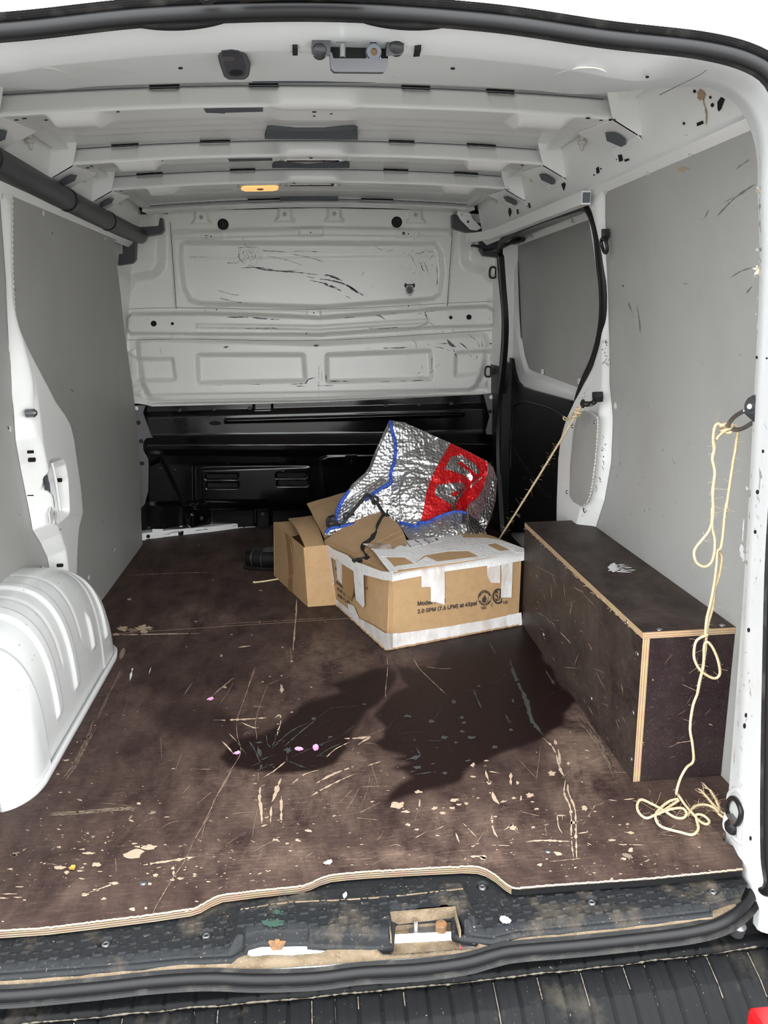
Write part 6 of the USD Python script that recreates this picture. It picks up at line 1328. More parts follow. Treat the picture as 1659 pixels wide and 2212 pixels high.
mark(fB, "mark_ring", arc(1194, 288, 68, .75, 2 * math.pi - .75, 22, 50, 92)); lettering(fB, "S", q9([(1152, 350)])[0], q9([(1192, 344)])[0], 21, onF, nF); lettering(fB, "A", q9([(1200, 343)])[0], q9([(1246, 336)])[0], 20, onF, nF)
for s, a, b, cap in (("Description", (305, 600), (520, 745), 6.5), ("Colour: 5", (318, 720), (510, 870), 6.5), ("Measure: 4", (325, 845), (520, 1000), 6.5), ("G.W: 10 Kilo", (340, 965), (600, 1165), 6.5), ("N.W: 9.1 KG", (352, 1085), (575, 1240), 6.5), ("h", (628, 870), (660, 885), 7), ("et", (850, 955), (910, 968), 6.5), ("5x24", (610, 1080), (705, 1125), 6.8)):
    lettering(lB, s, q8([a])[0], q8([b])[0], cap, onL, nL, False)
# its top: taped lid, a free flap on the left, address label
nT = np.array([0, 0, 1.])
lid_px = [(784, 1174), (800, 1180), (815, 1200), (830, 1220), (843, 1237), (990, 1214), (1128, 1190), (1126, 1182), (1100, 1172), (1065, 1158), (1053, 1155), (1030, 1153), (1000, 1155), (960, 1158), (880, 1166), (841, 1170)]
def onT(px, lift=0.):
    px = np.asarray(px, float).reshape(-1, 2); z = np.full(len(px), .25)
    for _ in range(14):
        P = at(px, 2, z); t = np.clip((P[:, 1] - 1.0) / .35, 0, 1.3); l = np.clip((P[:, 0] - (.17 - (P[:, 1] - 1.0) * .24)) / .06, 0, 1)
        z = .5 * z + .5 * (.2465 + .010 * np.sin(np.clip(t, 0, 1) * 3) + .004 * (1 - l) + .0025 * (meshkit.fbm(P * 22, 3, 4) - .5) + lift)
    return at(px, 2, z)
lid = part(cB, "lid", prism(lid_px, onT, 4., off=(0, 0, -.004)), "cardboard", True, label="closed lid of the taped box")
tapes = [[(784, 1174), (800, 1180), (815, 1200), (830, 1220), (843, 1237), (860, 1234), (845, 1216), (825, 1196), (812, 1186), (800, 1176)], q6([(545, 400), (600, 370), (740, 350), (830, 295), (920, 335), (1235, 295), (1310, 260), (1595, 235), (1595, 262), (1250, 312), (900, 362), (620, 398), (550, 415)]),
         q6([(400, 235), (580, 238), (640, 190), (760, 160), (1000, 138), (1110, 128), (1120, 148), (1300, 150), (1330, 180), (1310, 205), (1420, 260), (1240, 290), (1150, 250), (1000, 255), (820, 285), (740, 350), (660, 300), (480, 298), (440, 260)]), q6([(1300, 150), (1400, 165), (1595, 232), (1540, 262), (1480, 240), (1370, 190), (1310, 200)]), q6([(1230, 290), (1420, 255), (1540, 265), (1590, 245), (1590, 262), (1240, 312)])]
for i, t in enumerate(tapes):
    part(lid, "tape_strip", prism(t, lambda p: onT(p, .0012 + .0005 * i), 4., off=(0, 0, -.0008)), "tape_white", True, "white tape laid over the lid")
part(lid, "tape_strip", prism(q6([(370, 195), (540, 192), (580, 240), (470, 245), (405, 232)]), lambda p: onT(p, .002), 4., off=(0, 0, -.0008)), "tape_brown", True, "brown tape on the lid")
q10 = lambda pts: [(860 + x / 5.925, 1130 + y / 5.92) for x, y in pts]
adr = part(lid, "address_label", prism(q10([(0, 238), (320, 195), (520, 175), (560, 235), (330, 270), (170, 315), (100, 320), (10, 290)]), lambda p: onT(p, .0032), 4., off=(0, 0, -.0006)), "paper_label", True, "white paper address label")
for i, (a, b, w) in enumerate([((30, 250), (95, 290), 3), ((110, 240), (160, 305), 1.2), ((215, 215), (265, 245), 3), ((330, 205), (400, 260), 2.4), ((355, 203), (415, 250), 1.6), ((400, 195), (455, 245), 1.8), ((480, 190), (510, 225), 3), ((270, 235), (310, 285), 1), ((180, 290), (300, 262), 1), ((120, 255), (175, 312), .8)]):
    part(adr, "printed_line", ribbon(q10([a, b]), w, lambda p: onT(p, .0042), taper=False, jit=.4, seed=i), "print_grey")
FLA = np.array([T2 + [.004, -.004, .003], T0 + [-.002, .004, .002], np.array([.250, 1.135, .250]), at((838, 1113), 1, 1.47), at((825, 1105), 1, 1.485)])
def flap_pt(s, t):      # s along the hinge from the back, t away from it
    e0, e1 = FLA[4], FLA[2]; return (FLA[0] * (1 - s) + FLA[1] * s) * (1 - t) + (e0 * (1 - s) + e1 * s) * t + np.array([0, 0, .014]) * math.sin(math.pi * t) * (1 - s) - np.array([0, 0, .012]) * math.sin(math.pi * s) * (1 - t)
fl_ = np.array([[flap_pt(s, t) + np.array([.035, .02, 0]) * (t * 1.2 * math.sin(math.pi * min(1, s * 1.1)) * .6) for t in np.linspace(0, 1, 26)] for s in np.linspace(0, 1, 40)])
v, f = grid(fl_); flp = part(cB, "open_flap", plate(v, f, (0, 0, -.004)), "cardboard_inner", True, label="free brown flap folded up on the left of the lid")
for s in (.50, .60, .80):
    part(flp, "crease", tube(np.array([flap_pt(s, t) + np.array([.035, .02, 0]) * (t * 1.2 * math.sin(math.pi * min(1, s * 1.1)) * .6) for t in np.linspace(.02, .98, 20)]) + [0, 0, .0003], .0012, 6), "cardboard")

# ------------------------------------------------------------------ crumpled silver bubble-foil bag with blue piping, red print and black straps
from scipy.interpolate import RBFInterpolator
def q11(pts): return [(660 + x / 3.77, 880 + y / 3.77) for x, y in pts]
def depth(ctrl):
    c = np.array(ctrl, float); r = RBFInterpolator(c[:, :2] / 100, c[:, 2], smoothing=1e-4); return lambda p: r(np.asarray(p, float).reshape(-1, 2) / 100)
D1 = depth([(843, 909, 1.62), (1053, 997, 1.64), (1018, 978, 1.645), (973, 957, 1.645), (925, 936, 1.64), (848, 1000, 1.56), (850, 1050, 1.51), (845, 1100, 1.46), (950, 1000, 1.565), (950, 1060, 1.50), (900, 1120, 1.42), (925, 1129, 1.405), (1000, 1040, 1.56), (1010, 1100, 1.50), (1040, 1040, 1.60), (980, 1100, 1.46), (880, 1060, 1.475)])
D2 = depth([(843, 909, 1.63), (835, 926, 1.65), (811, 978, 1.66), (790, 1025, 1.64), (845, 1000, 1.60), (844, 1045, 1.575), (800, 1040, 1.60)])
D3 = depth([(790, 1025, 1.60), (844, 1042, 1.52), (802, 1070, 1.50), (735, 1128, 1.48), (724, 1119, 1.50), (753, 1063, 1.55), (761, 1050, 1.56)])
D4 = depth([(844, 1042, 1.525), (802, 1070, 1.515), (722, 1136, 1.50), (764, 1131, 1.49), (838, 1113, 1.50), (900, 1129, 1.455), (846, 1080, 1.50), (780, 1110, 1.50)])
D5 = depth([(862, 1135, 1.42), (905, 1132, 1.395), (952, 1113, 1.405), (994, 1104, 1.42), (1030, 1125, 1.43), (1053, 1153, 1.41), (1000, 1157, 1.335), (900, 1163, 1.335), (940, 1140, 1.345), (1010, 1135, 1.36)])
D6 = depth([(1053, 997, 1.635), (1074, 1034, 1.66), (1068, 1079, 1.64), (1047, 1145, 1.55), (1020, 1115, 1.51), (1045, 1040, 1.60), (1035, 1090, 1.54)])
def wrinkle(p, s=1., seed=0):
    p = np.asarray(p, float); q = np.c_[p / 26., np.full(len(p), seed * 3.1)]; q2_ = np.c_[p / 11., np.full(len(p), seed * 1.7)]
    ridg = 1 - 2 * np.abs(meshkit.fbm(q, 3, seed) - .5) * 2
    return s * (.0065 * ridg + .0025 * meshkit.fbm(q2_, 3, seed + 9))
def sheet(D, s=1., seed=0, lift=0.): return lambda p: at(p, 1, D(p) - wrinkle(p, s, seed) - lift)
folds = [(q11([(1310, 560), (1330, 640), (1300, 740), (1210, 850)]), .018, 9), (q11([(1440, 560), (1350, 660), (1300, 830)]), .014, 7), (q11([(730, 420), (860, 440), (1060, 480)]), .006, 4), (q11([(745, 400), (900, 330), (1050, 270)]), .007, 6), (q11([(720, 560), (900, 560), (1040, 600)]), .005, 4), (q11([(760, 780), (850, 790), (960, 800)]), .004, 4), (q11([(1000, 700), (1160, 720), (1230, 790)]), .004, 4)]
def D1w(p):
    p = np.asarray(p, float).reshape(-1, 2); d = D1(p)
    for ln, h, w in folds:
        L = shapely.LineString(ln); r = shapely.distance(shapely.points(p), L); d = d + h * np.exp(-(r / w) ** 2)
    return d
bag = thing("foil_bag", "crumpled silver bubble foil bag with blue piping and red print lying on the boxes", "insulated bag", (.35, 1.5, .26))
EDGE1 = q11([(690, 108), (702, 180), (726, 270), (733, 350), (722, 440), (702, 500), (692, 560), (695, 612)])
TOPE = q11([(690, 108), (800, 122), (1000, 210), (1180, 290), (1350, 370), (1480, 440)])
body_px = EDGE1[::-1] + TOPE[1:] + q11([(1490, 500), (1450, 650), (1400, 740), (1340, 780), (1300, 850), (1260, 845), (1200, 850), (1100, 880), (985, 935), (940, 950), (900, 975), (850, 955), (770, 945), (720, 900), (700, 800), (700, 700)])
S1 = lambda p, lift=0.: at(p, 1, D1w(p) - wrinkle(p, 1., 1) - lift)
part(bag, "front_panel", prism(body_px, S1, 2.2, off=(0, .003, 0)), "foil_silver", True, label="quilted silver front of the bag")
sil = shapely.union_all([Polygon(body_px).buffer(0), Polygon(q11([(690, 108), (660, 175), (570, 370), (520, 500), (490, 545), (380, 640), (270, 800), (240, 900), (250, 960), (700, 960), (1480, 1000), (1545, 760), (1560, 580), (1480, 440), (1000, 212)])).buffer(0)]).buffer(-4)
def D0(p): return np.maximum.reduce([D1(p), np.full(len(p), 1.50)]) + .022
part(bag, "back_panel", prism(sil, lambda p: at(p, 1, np.clip(D0(p), 1.53, 1.69)), 7., off=(0, .10, -.01)), "foil_back", True, label="back of the bag")
P2px = EDGE1 + q11([(520, 545), (490, 545), (520, 500), (570, 370), (660, 175), (680, 115)])
part(bag, "inner_panel", prism(P2px, sheet(D2, 1.1, 3), 2.4, off=(0, .003, 0)), "foil_silver", True, label="crinkled inside of the bag seen past its mouth")
P3px = q11([(520, 500), (695, 612), (600, 672), (535, 715), (460, 770), (390, 840), (300, 950), (240, 950), (240, 900), (270, 800), (350, 690), (380, 640), (490, 545)])
def comb(p):
    p = np.asarray(p, float).reshape(-1, 2); u = (p - [800, 1020]) @ np.array([.55, .83]); return D3(p) - .003 * np.sin(u * 1.15) - wrinkle(p, .5, 5)
part(bag, "side_flap", prism(P3px, lambda p: at(p, 1, comb(p)), 2.0, off=(0, .003, 0)), "foil_silver", True, label="ridged silver flap at the mouth of the bag")
P4px = q11([(695, 612), (705, 700), (720, 900), (770, 945), (860, 960), (660, 1010), (400, 965), (270, 960), (300, 930), (390, 840), (480, 760), (535, 715), (600, 672)])
part(bag, "lining", prism(P4px, sheet(D4, 1.2, 7), 2.4, off=(0, .003, 0)), "foil_silver", True, label="bright crinkled lining")
P5px = q11([(760, 945), (900, 975), (925, 940), (985, 937), (1100, 882), (1200, 852), (1262, 848), (1320, 862), (1400, 925), (1480, 1030), (1475, 1040), (1280, 1045), (900, 1075), (840, 1080), (800, 1010)])
part(bag, "lower_flap", prism(P5px, sheet(D5, 1.3, 9), 2.2, off=(0, .003, 0)), "foil_silver", True, label="crinkled lower flap lying on the lid")
P6px = q11([(1478, 438), (1530, 490), (1560, 580), (1550, 760), (1510, 900), (1460, 1010), (1440, 990), (1350, 880), (1300, 850), (1340, 780), (1400, 740), (1450, 650), (1490, 500)])
part(bag, "end_panel", prism(P6px, sheet(D6, 1.1, 11), 2.2, off=(0, .003, 0)), "foil_tint", True, label="reddish foil end of the bag")
P7px = q11([(160, 1040), (165, 1015), (200, 985), (390, 955), (420, 960), (300, 1005), (170, 1050)])
part(bag, "corner_flap", prism(P7px, lambda p: at(p, 1, 1.455 - wrinkle(p, .6, 13)), 2.4, off=(0, .003, 0)), "foil_silver", True)
band_px = q11([(1182, 291), (1130, 380), (1060, 500), (1020, 600), (985, 700), (960, 840), (936, 930), (985, 925), (1100, 878), (1200, 848), (1260, 843), (1300, 848), (1340, 780), (1400, 740), (1448, 650), (1487, 500), (1478, 442), (1350, 372)])
inkA = Polygon(q11([(1185, 400), (1265, 385), (1330, 425), (1390, 465), (1425, 530), (1398, 562), (1345, 600), (1300, 560), (1240, 535), (1190, 515), (1130, 505)]))
inkA2 = Polygon(q11([(1238, 452), (1270, 445), (1330, 490), (1402, 555), (1375, 572), (1320, 512), (1270, 478)]))
inkB = Polygon(q11([(1055, 680), (1075, 630), (1170, 615), (1260, 605), (1310, 640), (1285, 690), (1235, 760), (1200, 800), (1110, 745), (1050, 710)]))
inkB2 = Polygon(q11([(1185, 695), (1258, 680), (1240, 722), (1200, 726)]))
ink = Polygon(band_px).buffer(0).difference(inkA.difference(inkA2)).difference(inkB.difference(inkB2)).difference(Polygon(q11([(1335, 640), (1420, 560), (1440, 572), (1345, 655)]))).difference(Polygon(q11([(1180, 850), (1185, 800), (1240, 700), (1300, 645), (1312, 665), (1240, 765), (1215, 845)])))
for gpl in getattr(ink, "geoms", [ink]):
    if gpl.area > 12:
        Pm, Fm = polygrid(gpl.buffer(0), 1.6)
        part(bag, "red_print", plate(S1(Pm, .0016), Fm, (0, .0012, 0)), "foil_red", True, label="red printed band with large letters left silver")
def piping(pts, D, w=.0042, seed=0, s=1.):
    P = spline(pts, 90); Q = at(P, 1, D(P) - wrinkle(P, s, seed) - .003); return sweep(Q, circle(w, 8), scale=1 + .12 * np.sin(np.arange(90) * .9))
part(bag, "piping", piping(EDGE1, D1w, .0060, 1), "blue_trim", True, label="blue piping"); part(bag, "piping", piping(q11([(695, 612), (600, 670), (535, 715), (490, 750)]), D3, .0062, 5, .5), "blue_trim", True)
part(bag, "piping", piping(q11([(355, 680), (290, 770), (258, 850), (242, 950)]), D3, .0068, 5, .5), "blue_trim", True); part(bag, "piping", piping(q11([(165, 1025), (200, 988), (280, 970), (400, 950)]), lambda p: np.full(len(p), 1.452), .0058, 13, .6), "blue_trim", True)
part(bag, "piping", piping(q11([(760, 938), (820, 948), (900, 972), (922, 940), (988, 936)]), D5, .0052, 9, 1.3), "blue_trim", True); part(bag, "piping", piping(q11([(988, 936), (1100, 880), (1200, 850), (1262, 846), (1312, 860)]), D5, .0036, 9, 1.3), "blue_trim", True)
def q12(pts): return [(700 + x / 8.295, 1040 + y / 8.295) for x, y in pts]
def strap(pts, Y, w=.0062, tw=0., n=80, name="strap"):
    c = np.array([(x, y, v) for (x, y), v in zip(pts, Y)]); S_ = spline(c, n); Q = at(S_[:, :2], 1, S_[:, 2]); T, N, B = frames(Q, up=(0, -1, .3))
    a = np.linspace(0, tw, n); L = np.cos(a)[:, None] * B + np.sin(a)[:, None] * N; M_ = np.cross(L, T)
    V = np.stack([Q + L * w + M_ * .0012, Q - L * w + M_ * .0012, Q - L * w - M_ * .0012, Q + L * w - M_ * .0012], 1)
    return grid(V, False, True)
_fp = fl_.reshape(-1, 3); _fi, _fn = LinearNDInterpolator(proj(_fp), _fp), NearestNDInterpolator(proj(_fp), _fp)
def on_flap(px, lift):
    px = np.asarray(px, float).reshape(-1, 2); P = _fi(px); bad = np.isnan(P[:, 0]); P[bad] = _fn(px[bad]); return P + unit(EYE - P) * lift
sq = spline(q12([(1150, 605), (1090, 600), (1045, 640), (1000, 720), (960, 800), (930, 880), (890, 950), (860, 1020), (790, 1080), (720, 1120), (695, 1190), (720, 1280), (760, 1350), (775, 1395)]), 140)
Q = on_flap(sq, .006); T, N, B = frames(Q, up=(.2, -.6, .75)); a_ = np.linspace(0, 7.5, 140) + .8 * np.sin(np.linspace(0, 15, 140)); wv = .0078
L_ = np.cos(a_ * .6)[:, None] * B + .55 * np.sin(a_ * .6)[:, None] * N; L_ = unit(L_); M_ = np.cross(L_, T)
stp = part(bag, "strap", grid(np.stack([Q + L_ * wv + M_ * .001, Q - L_ * wv + M_ * .001, Q - L_ * wv - M_ * .001, Q + L_ * wv - M_ * .001], 1), False, True), "strap_black", label="black webbing strap hanging over the flap")
bc = on_flap(q12([(680, 1398)]), .009)[0]
bk = part(bag, "buckle", obox(bc, unit([[.93, .35, .02], [-.35, .93, 0], [0, 0, 1.]]), (.030, .011, .005), .0025), "black_plastic", label="black plastic buckle at the strap's end")
for dx in (-.014, .010): part(bk, "slot", obox(bc + np.array([.93, .35, .02]) * dx + [0, 0, .0035], unit([[.93, .35, .02], [-.35, .93, 0], [0, 0, 1.]]), (.007, .006, .002), .0005), "hole_dark")
for pts, Y, w in ((q12([(60, 810), (190, 790), (290, 800), (440, 620), (600, 430), (740, 265), (790, 240), (850, 290), (880, 340), (960, 400), (1020, 500), (1075, 580)]), [1.46, 1.45, 1.445, 1.45, 1.46, 1.47, 1.47, 1.465, 1.46, 1.46, 1.455, 1.45], .006),
                  (q12([(850, 340), (900, 270), (960, 300), (950, 380), (890, 400), (860, 350)]), [1.455] * 6, .0045), (q12([(70, 810), (70, 670), (190, 610)]), [1.45, 1.44, 1.46], .006), (q12([(60, 720), (150, 710), (260, 770), (300, 790)]), [1.45, 1.44, 1.44, 1.445], .006), (q12([(350, 640), (370, 580), (430, 575), (440, 620), (400, 680), (350, 650)]), [1.448] * 6, .0045), (q12([(430, 600), (520, 590), (510, 610)]), [1.45] * 3, .005),
                  (q11([(1290, 870), (1285, 930), (1250, 990), (1200, 1030), (1175, 1045)]), [1.375, 1.36, 1.345, 1.335, 1.328], .0055)):
    part(bag, "strap", strap(pts, Y, w, .6), "strap_black")

# ------------------------------------------------------------------ sisal ropes
def rope_tube(P, r=.0027, pitch=.011, n=12, seed=0, loose=.0):
    P = np.asarray(P, float); L = np.concatenate([[0], np.cumsum(np.linalg.norm(np.diff(P, axis=0), axis=1))])
    m = int(max(30, L[-1] / .0016)); Q = spline(P, m) if len(P) > 2 else np.linspace(P[0], P[1], m)
    T, N, B = frames(Q); s = np.linspace(0, L[-1], m); a = np.arange(n) / n * 2 * math.pi
    ph = s / pitch * 2 * math.pi
    rr = r * (.70 + .36 * np.abs(np.cos(1.5 * (a[None] - ph[:, None]))))
    V = Q[:, None] + rr[..., None] * (np.cos(a)[None, :, None] * N[:, None] + np.sin(a)[None, :, None] * B[:, None])
    v, f = grid(V, False, True); v = np.vstack([v, Q[0], Q[-1]]); k = len(v); i = np.arange(n)
    return (v, np.vstack([f, np.stack([np.full(n, k - 2), (i + 1) % n, i], 1), np.stack([np.full(n, k - 1), (m - 1) * n + i, (m - 1) * n + (i + 1) % n], 1)])), Q
def fuzz(Qs, n, L, seed, r=.00018):
    g = np.random.default_rng(seed); ms = []
    for k in range(n):
        Q = Qs[g.integers(len(Qs))]; i = int(g.integers(1, len(Q) - 1)); d = unit(g.normal(size=3)); t = unit(Q[i] - Q[i - 1]); d = unit(d - .5 * (d @ t) * t); l = g.exponential(L) + .004; b = unit(g.normal(size=3)) * l * .35
        P = np.array([Q[i], Q[i] + d * l * .5 + b * .3, Q[i] + d * l + b]); P[:, 2] = np.maximum(P[:, 2], .0006)
        ms.append(tube(spline(P, 6), r, 3))
    return merge(ms)
def ry(pts, Y): c = np.array([(x, y, Y if np.isscalar(Y) else 0) for x, y in pts], float); c[:, 2] = Y; return at(c[:, :2], 1, c[:, 2])
YH = .185
hang = thing("sisal_rope", "long twisted sisal rope looped over the right door post's ring and trailing onto the floor", "rope", (.68, YH, 0))
def q13(pts): return [(1480 + x / 8.508, 840 + y / 8.508) for x, y in pts]
def qlow(pts): return [(1280 + x / 3.404, 1350 + y / 3.404) for x, y in pts]
paths = []
paths.append(ry(q13([(760, 700), (680, 680), (610, 640), (550, 690), (525, 800), (515, 950), (530, 1150), (500, 1300), (545, 1500), (525, 1750), (510, 2000), (515, 2200)]) + q5([(1040, 1000), (1035, 1120), (1000, 1210), (900, 1335), (882, 1400), (905, 1470), (970, 1505), (1030, 1470), (1058, 1380), (1062, 1270), (1040, 1150), (1050, 1000), (1042, 850), (1062, 700), (1042, 560), (1060, 470), (1045, 400)]), YH))
paths.append(ry(q13([(800, 690), (900, 675), (955, 720), (965, 820), (945, 960), (920, 1150), (890, 1300), (860, 1500), (830, 1700), (800, 1900), (775, 2080), (765, 2200)]) + q5([(1165, 950), (1150, 1050), (1130, 1250), (1112, 1345), (1085, 1372), (1078, 1480), (1062, 1620), (1030, 1800), (992, 1960), (982, 2090)]) + qlow([(845, 70), (770, 110), (747, 180), (752, 260), (800, 340), (890, 392), (935, 362), (925, 270), (890, 180), (850, 128), (822, 150), (815, 300), (785, 420), (772, 500)]), YH))
low_ = ry(q5([(1088, 1368), (1115, 1400), (1122, 1450), (1100, 1580), (1062, 1700), (1045, 1850), (1004, 2000), (988, 2120)]) + qlow([(836, 70), (828, 200), (792, 400), (772, 500), (737, 600), (717, 760), (735, 880), (740, 1000)]), YH + .006)
drop_ = np.array([at(qlow([p])[0], 1, y) for p, y in (((690, 1050), .183), ((645, 1130), .184), ((617, 1230), .186))])
def onfl(pts, h=.0032): return np.c_[at(pts, 2, h)[:, :2], np.full(len(pts), h)]
coil1 = onfl(qlow([(630, 1290), (690, 1350), (740, 1405), (790, 1445), (840, 1465), (858, 1440), (810, 1412), (762, 1410), (765, 1440), (778, 1500), (735, 1542), (650, 1525), (505, 1482), (462, 1425), (485, 1375), (560, 1315), (625, 1298)])); coil1[:, 2] += np.linspace(0, .006, len(coil1)) * 0 + np.array([.001, .004, .004, 0, 0, 0, .004, .004, .002, 0, 0, 0, 0, .003, .004, .005, .006])
paths.append(np.vstack([low_, drop_, coil1[:1] + [0, 0, .01], coil1[1:]]))
coil2 = onfl(qlow([(632, 1310), (560, 1350), (480, 1395), (400, 1420), (345, 1385), (328, 1330), (358, 1284), (440, 1318), (520, 1375), (600, 1412), (665, 1420), (690, 1395), (655, 1367), (560, 1378), (475, 1412)])); coil2[:, 2] += np.array([.006, .003, .003, 0, 0, 0, 0, 0, .004, 0, 0, .003, .006, .006, .006])
paths.append(coil2)
coil3 = onfl(qlow([(700, 1400), (725, 1362), (770, 1328), (840, 1324), (900, 1350), (935, 1395), (970, 1415), (978, 1395), (940, 1372), (895, 1330), (850, 1275), (822, 1245)])); paths.append(coil3)
paths.append(onfl(qlow([(925, 1385), (930, 1345), (905, 1280), (865, 1215)]), .006))
Qs = []
for P in paths:
    m, Q = rope_tube(P); Qs.append(Q); part(hang, "strand", m, "sisal", True)
kn = ry(q13([(760, 700)]), YH)[0]
kp = np.array([kn + .0085 * np.array([math.sin(2 * t) * 1.1 + .4 * math.sin(t), .7 * math.sin(3 * t), 1.0 * math.cos(t) * .9 - .25]) for t in np.linspace(0, 2 * math.pi, 40)])
m, Q = rope_tube(kp, .0030); part(hang, "knot", m, "sisal", True, label="knot tying the rope to the ring")
m, Q = rope_tube(ry(q13([(740, 780), (680, 810), (640, 850), (600, 890), (580, 930)]), YH - .004), .0024); part(hang, "knot_tail", m, "sisal", True)
g = np.random.default_rng(51); fr = []
for e in (coil3[-1], paths[-1][-1]):
    for k in range(15):
        d = np.array([g.normal(-.35, .35), g.normal(1, .2), abs(g.normal(0, .25))]); d = unit(d) * g.uniform(.009, .024); fr.append(tube(spline(np.array([e, e + d * .5 + g.normal(0, .001, 3), e + d]), 5), .0004, 4))
part(hang, "frayed_end", merge(fr), "sisal", kind="stuff", label="frayed brush-like rope ends"); part(hang, "fibres", merge([fuzz(Qs, 420, .006, 3), fuzz(Qs, 30, .018, 5, .00015)]), "sisal", kind="stuff", label="loose fibres standing off the rope")

e0 = at((1259, 872), 0, .690); e1 = at((1076, 1168), 1, 1.42)
taut = thing("sisal_rope", "taut sisal rope running from the pillar hook down behind the taped box", "rope", e1)
m, Qt = rope_tube(np.array([e0, (e0 + e1) / 2 + [0, 0, -.004], e1]), .0032); part(taut, "strand", m, "sisal", True)
kp = np.array([e0 + (e1 - e0) * (.03 + .05 * t / 6.28) + .0075 * np.array([math.cos(3 * t), math.sin(3 * t), .6 * math.cos(2 * t)]) for t in np.linspace(0, 6.28, 50)])
m, Q = rope_tube(kp, .0028); part(taut, "knot", m, "sisal", True)
lpp = at([(1249, 880), (1238, 893), (1233, 902), (1225, 904), (1218, 900), (1218, 906), (1228, 907), (1236, 898), (1246, 886)], 0, .690); m, Q2 = rope_tube(lpp, .0022); part(taut, "knot_tail", m, "sisal", True)
part(taut, "fibres", fuzz([Qt], 130, .007, 7), "sisal", kind="stuff")
sp = onfl([(549, 1258), (560, 1257), (575, 1255), (592, 1252), (612, 1249)], .0032); short = thing("sisal_rope", "short end of sisal rope poking out from under the plain cardboard box", "rope", sp[0])
m, Q = rope_tube(sp, .0032); part(short, "strand", m, "sisal", True); part(short, "end_knot", lathe([(0, .004), (.003, .003), (.0045, 0), (.003, -.004), (0, -.005)], sp[0] + [0, 0, .001], (1, 0, 0), 12), "sisal", True); part(short, "fibres", fuzz([Q], 16, .008, 8), "sisal", kind="stuff")
sp = onfl([(641, 1296), (641, 1320), (638, 1345), (635, 1375), (633, 1404)], .0012)
single("twine", tube(spline(sp, 50), .0014, 6), "chip_wood", "thin pale twine lying on the floor in front of the plain cardboard box", "twine", True)

# ------------------------------------------------------------------ lashing rings
def ring_loop(pts3, r, n=90): return tube(spline(np.asarray(pts3), n, True), r, 10, True)
PX = at((1633, 878), 1, .085)
rg = thing("lashing_ring", "dark steel lashing ring holding the hanging rope on the right door post", "lashing ring", PX)
ax = unit([-.95, -.30, .05])
part(rg, "boss", lathe([(0, .014), (.006, .014), (.008, .011), (.012, .011), (.015, .007), (.017, .007), (.019, .002), (.019, -.006)], PX, ax, 28), "grey_plastic", 30, label="round rubber-covered boss")
part(rg, "bolt_head", lathe([(0, .0155), (.004, .0155), (.005, .0135)], PX, ax, 10), "lining_edge")
tp_, bt_ = at(q13([(1105, 390)])[0], 1, .095), at(q13([(1300, 540)])[0], 1, .080)
part(rg, "neck", merge([(lambda m: (np.array(m.vertices), np.array(m.faces)))(trimesh.convex.convex_hull(np.vstack([PX + ax * .002 + [0, .004, -.008], PX + ax * .009 + [0, .004, -.010], PX + [0, -.010, -.012], PX + ax * .009 + [0, -.010, -.012], tp_ + [.003, 0, .003], tp_ - [.003, 0, .004], bt_ + [.003, 0, 0], bt_ - [.003, 0, .006], tp_ + [0, -.006, 0], bt_ + [0, -.006, 0]])))]), "grey_plastic", 30)
loop_px = q13([(1110, 395), (1000, 450), (900, 520), (830, 600), (790, 680), (840, 735), (940, 750), (1050, 730), (1180, 660), (1280, 590), (1310, 540)]); Yl = [.098, .118, .14, .16, .178, .182, .168, .15, .125, .10, .085]
part(rg, "ring", tube(spline(at(loop_px, 1, np.array(Yl)), 90), .0038, 12), "dull_steel", True, label="bare steel loop")
# ring folded flat in its recess at the foot of the post
def q14(pts): return [(1540 + x / 8.504, 1700 + y / 8.508) for x, y in pts]
FP = lambda px, l=0.: FR(px) + np.array([-.91, -.36, -.02]) * l
r2 = thing("lashing_ring", "black lashing ring lying flat at the foot of the right door post", "lashing ring", FP([(1590, 1760)])[0])
part(r2, "ring", ring_loop(FP(q14([(370, 195), (310, 260), (285, 380), (300, 460), (350, 560), (410, 660), (480, 660), (530, 560), (545, 440), (500, 300), (440, 215)]), .004), .0045), "black_plastic", True)
part(r2, "strap", prism(q14([(300, 480), (350, 460), (480, 620), (430, 680)]), lambda p: FP(p, .010), off=(.012, 0, 0)), "dull_steel", label="worn bare metal keeper")
P = FP(q14([(385, 720)]), .0)[0]; part(r2, "boss", lathe([(0, .016), (.007, .016), (.009, .012), (.013, .010), (.015, 0), (.015, -.008)], P, unit([-.91, -.36, -.02]), 24), "black_plastic", 30)
part(r2, "recess_rim", ring_loop(FP(q14([(430, 60), (300, 150), (270, 400), (210, 720), (330, 860), (470, 1010), (570, 1000), (590, 760), (615, 430), (560, 200)]), -.0035), .006), "white_frame", True)
# two rings on the right edge of the bulkhead
def strap_ring(c, lab):
    P = at(c, 1, YB - .055); t = thing("lashing_ring", lab, "lashing ring", P)
    sx_ = at((c[0] + 12, c[1]), 1, YB - .055)
    part(t, "ring", ring_loop([P + np.array([x, 0, z]) for x, z in ((-.008, .022), (-.014, .012), (-.015, -.010), (-.010, -.020), (.004, -.022), (.012, -.014), (.012, .014), (.004, .022))], .0042), "black_plastic", True)
    part(t, "tab", box(P + [.008, -.004, -.011], P + [.040, .006, .011], .002), "black_plastic"); part(t, "bolt", lathe([(0, .004), (.005, .004), (.008, 0)], P + [.026, -.004, 0], (0, -1, 0), 16), "grey_plastic", 30)
    part(t, "stem", box(P + [.030, .0, -.006], P + [.040, .058, .006]), "black_plastic")
    return t
strap_ring((1065, 589), "upper black lashing ring on the right edge of the white bulkhead"); strap_ring((1055, 803), "lower black lashing ring on the right edge of the white bulkhead")
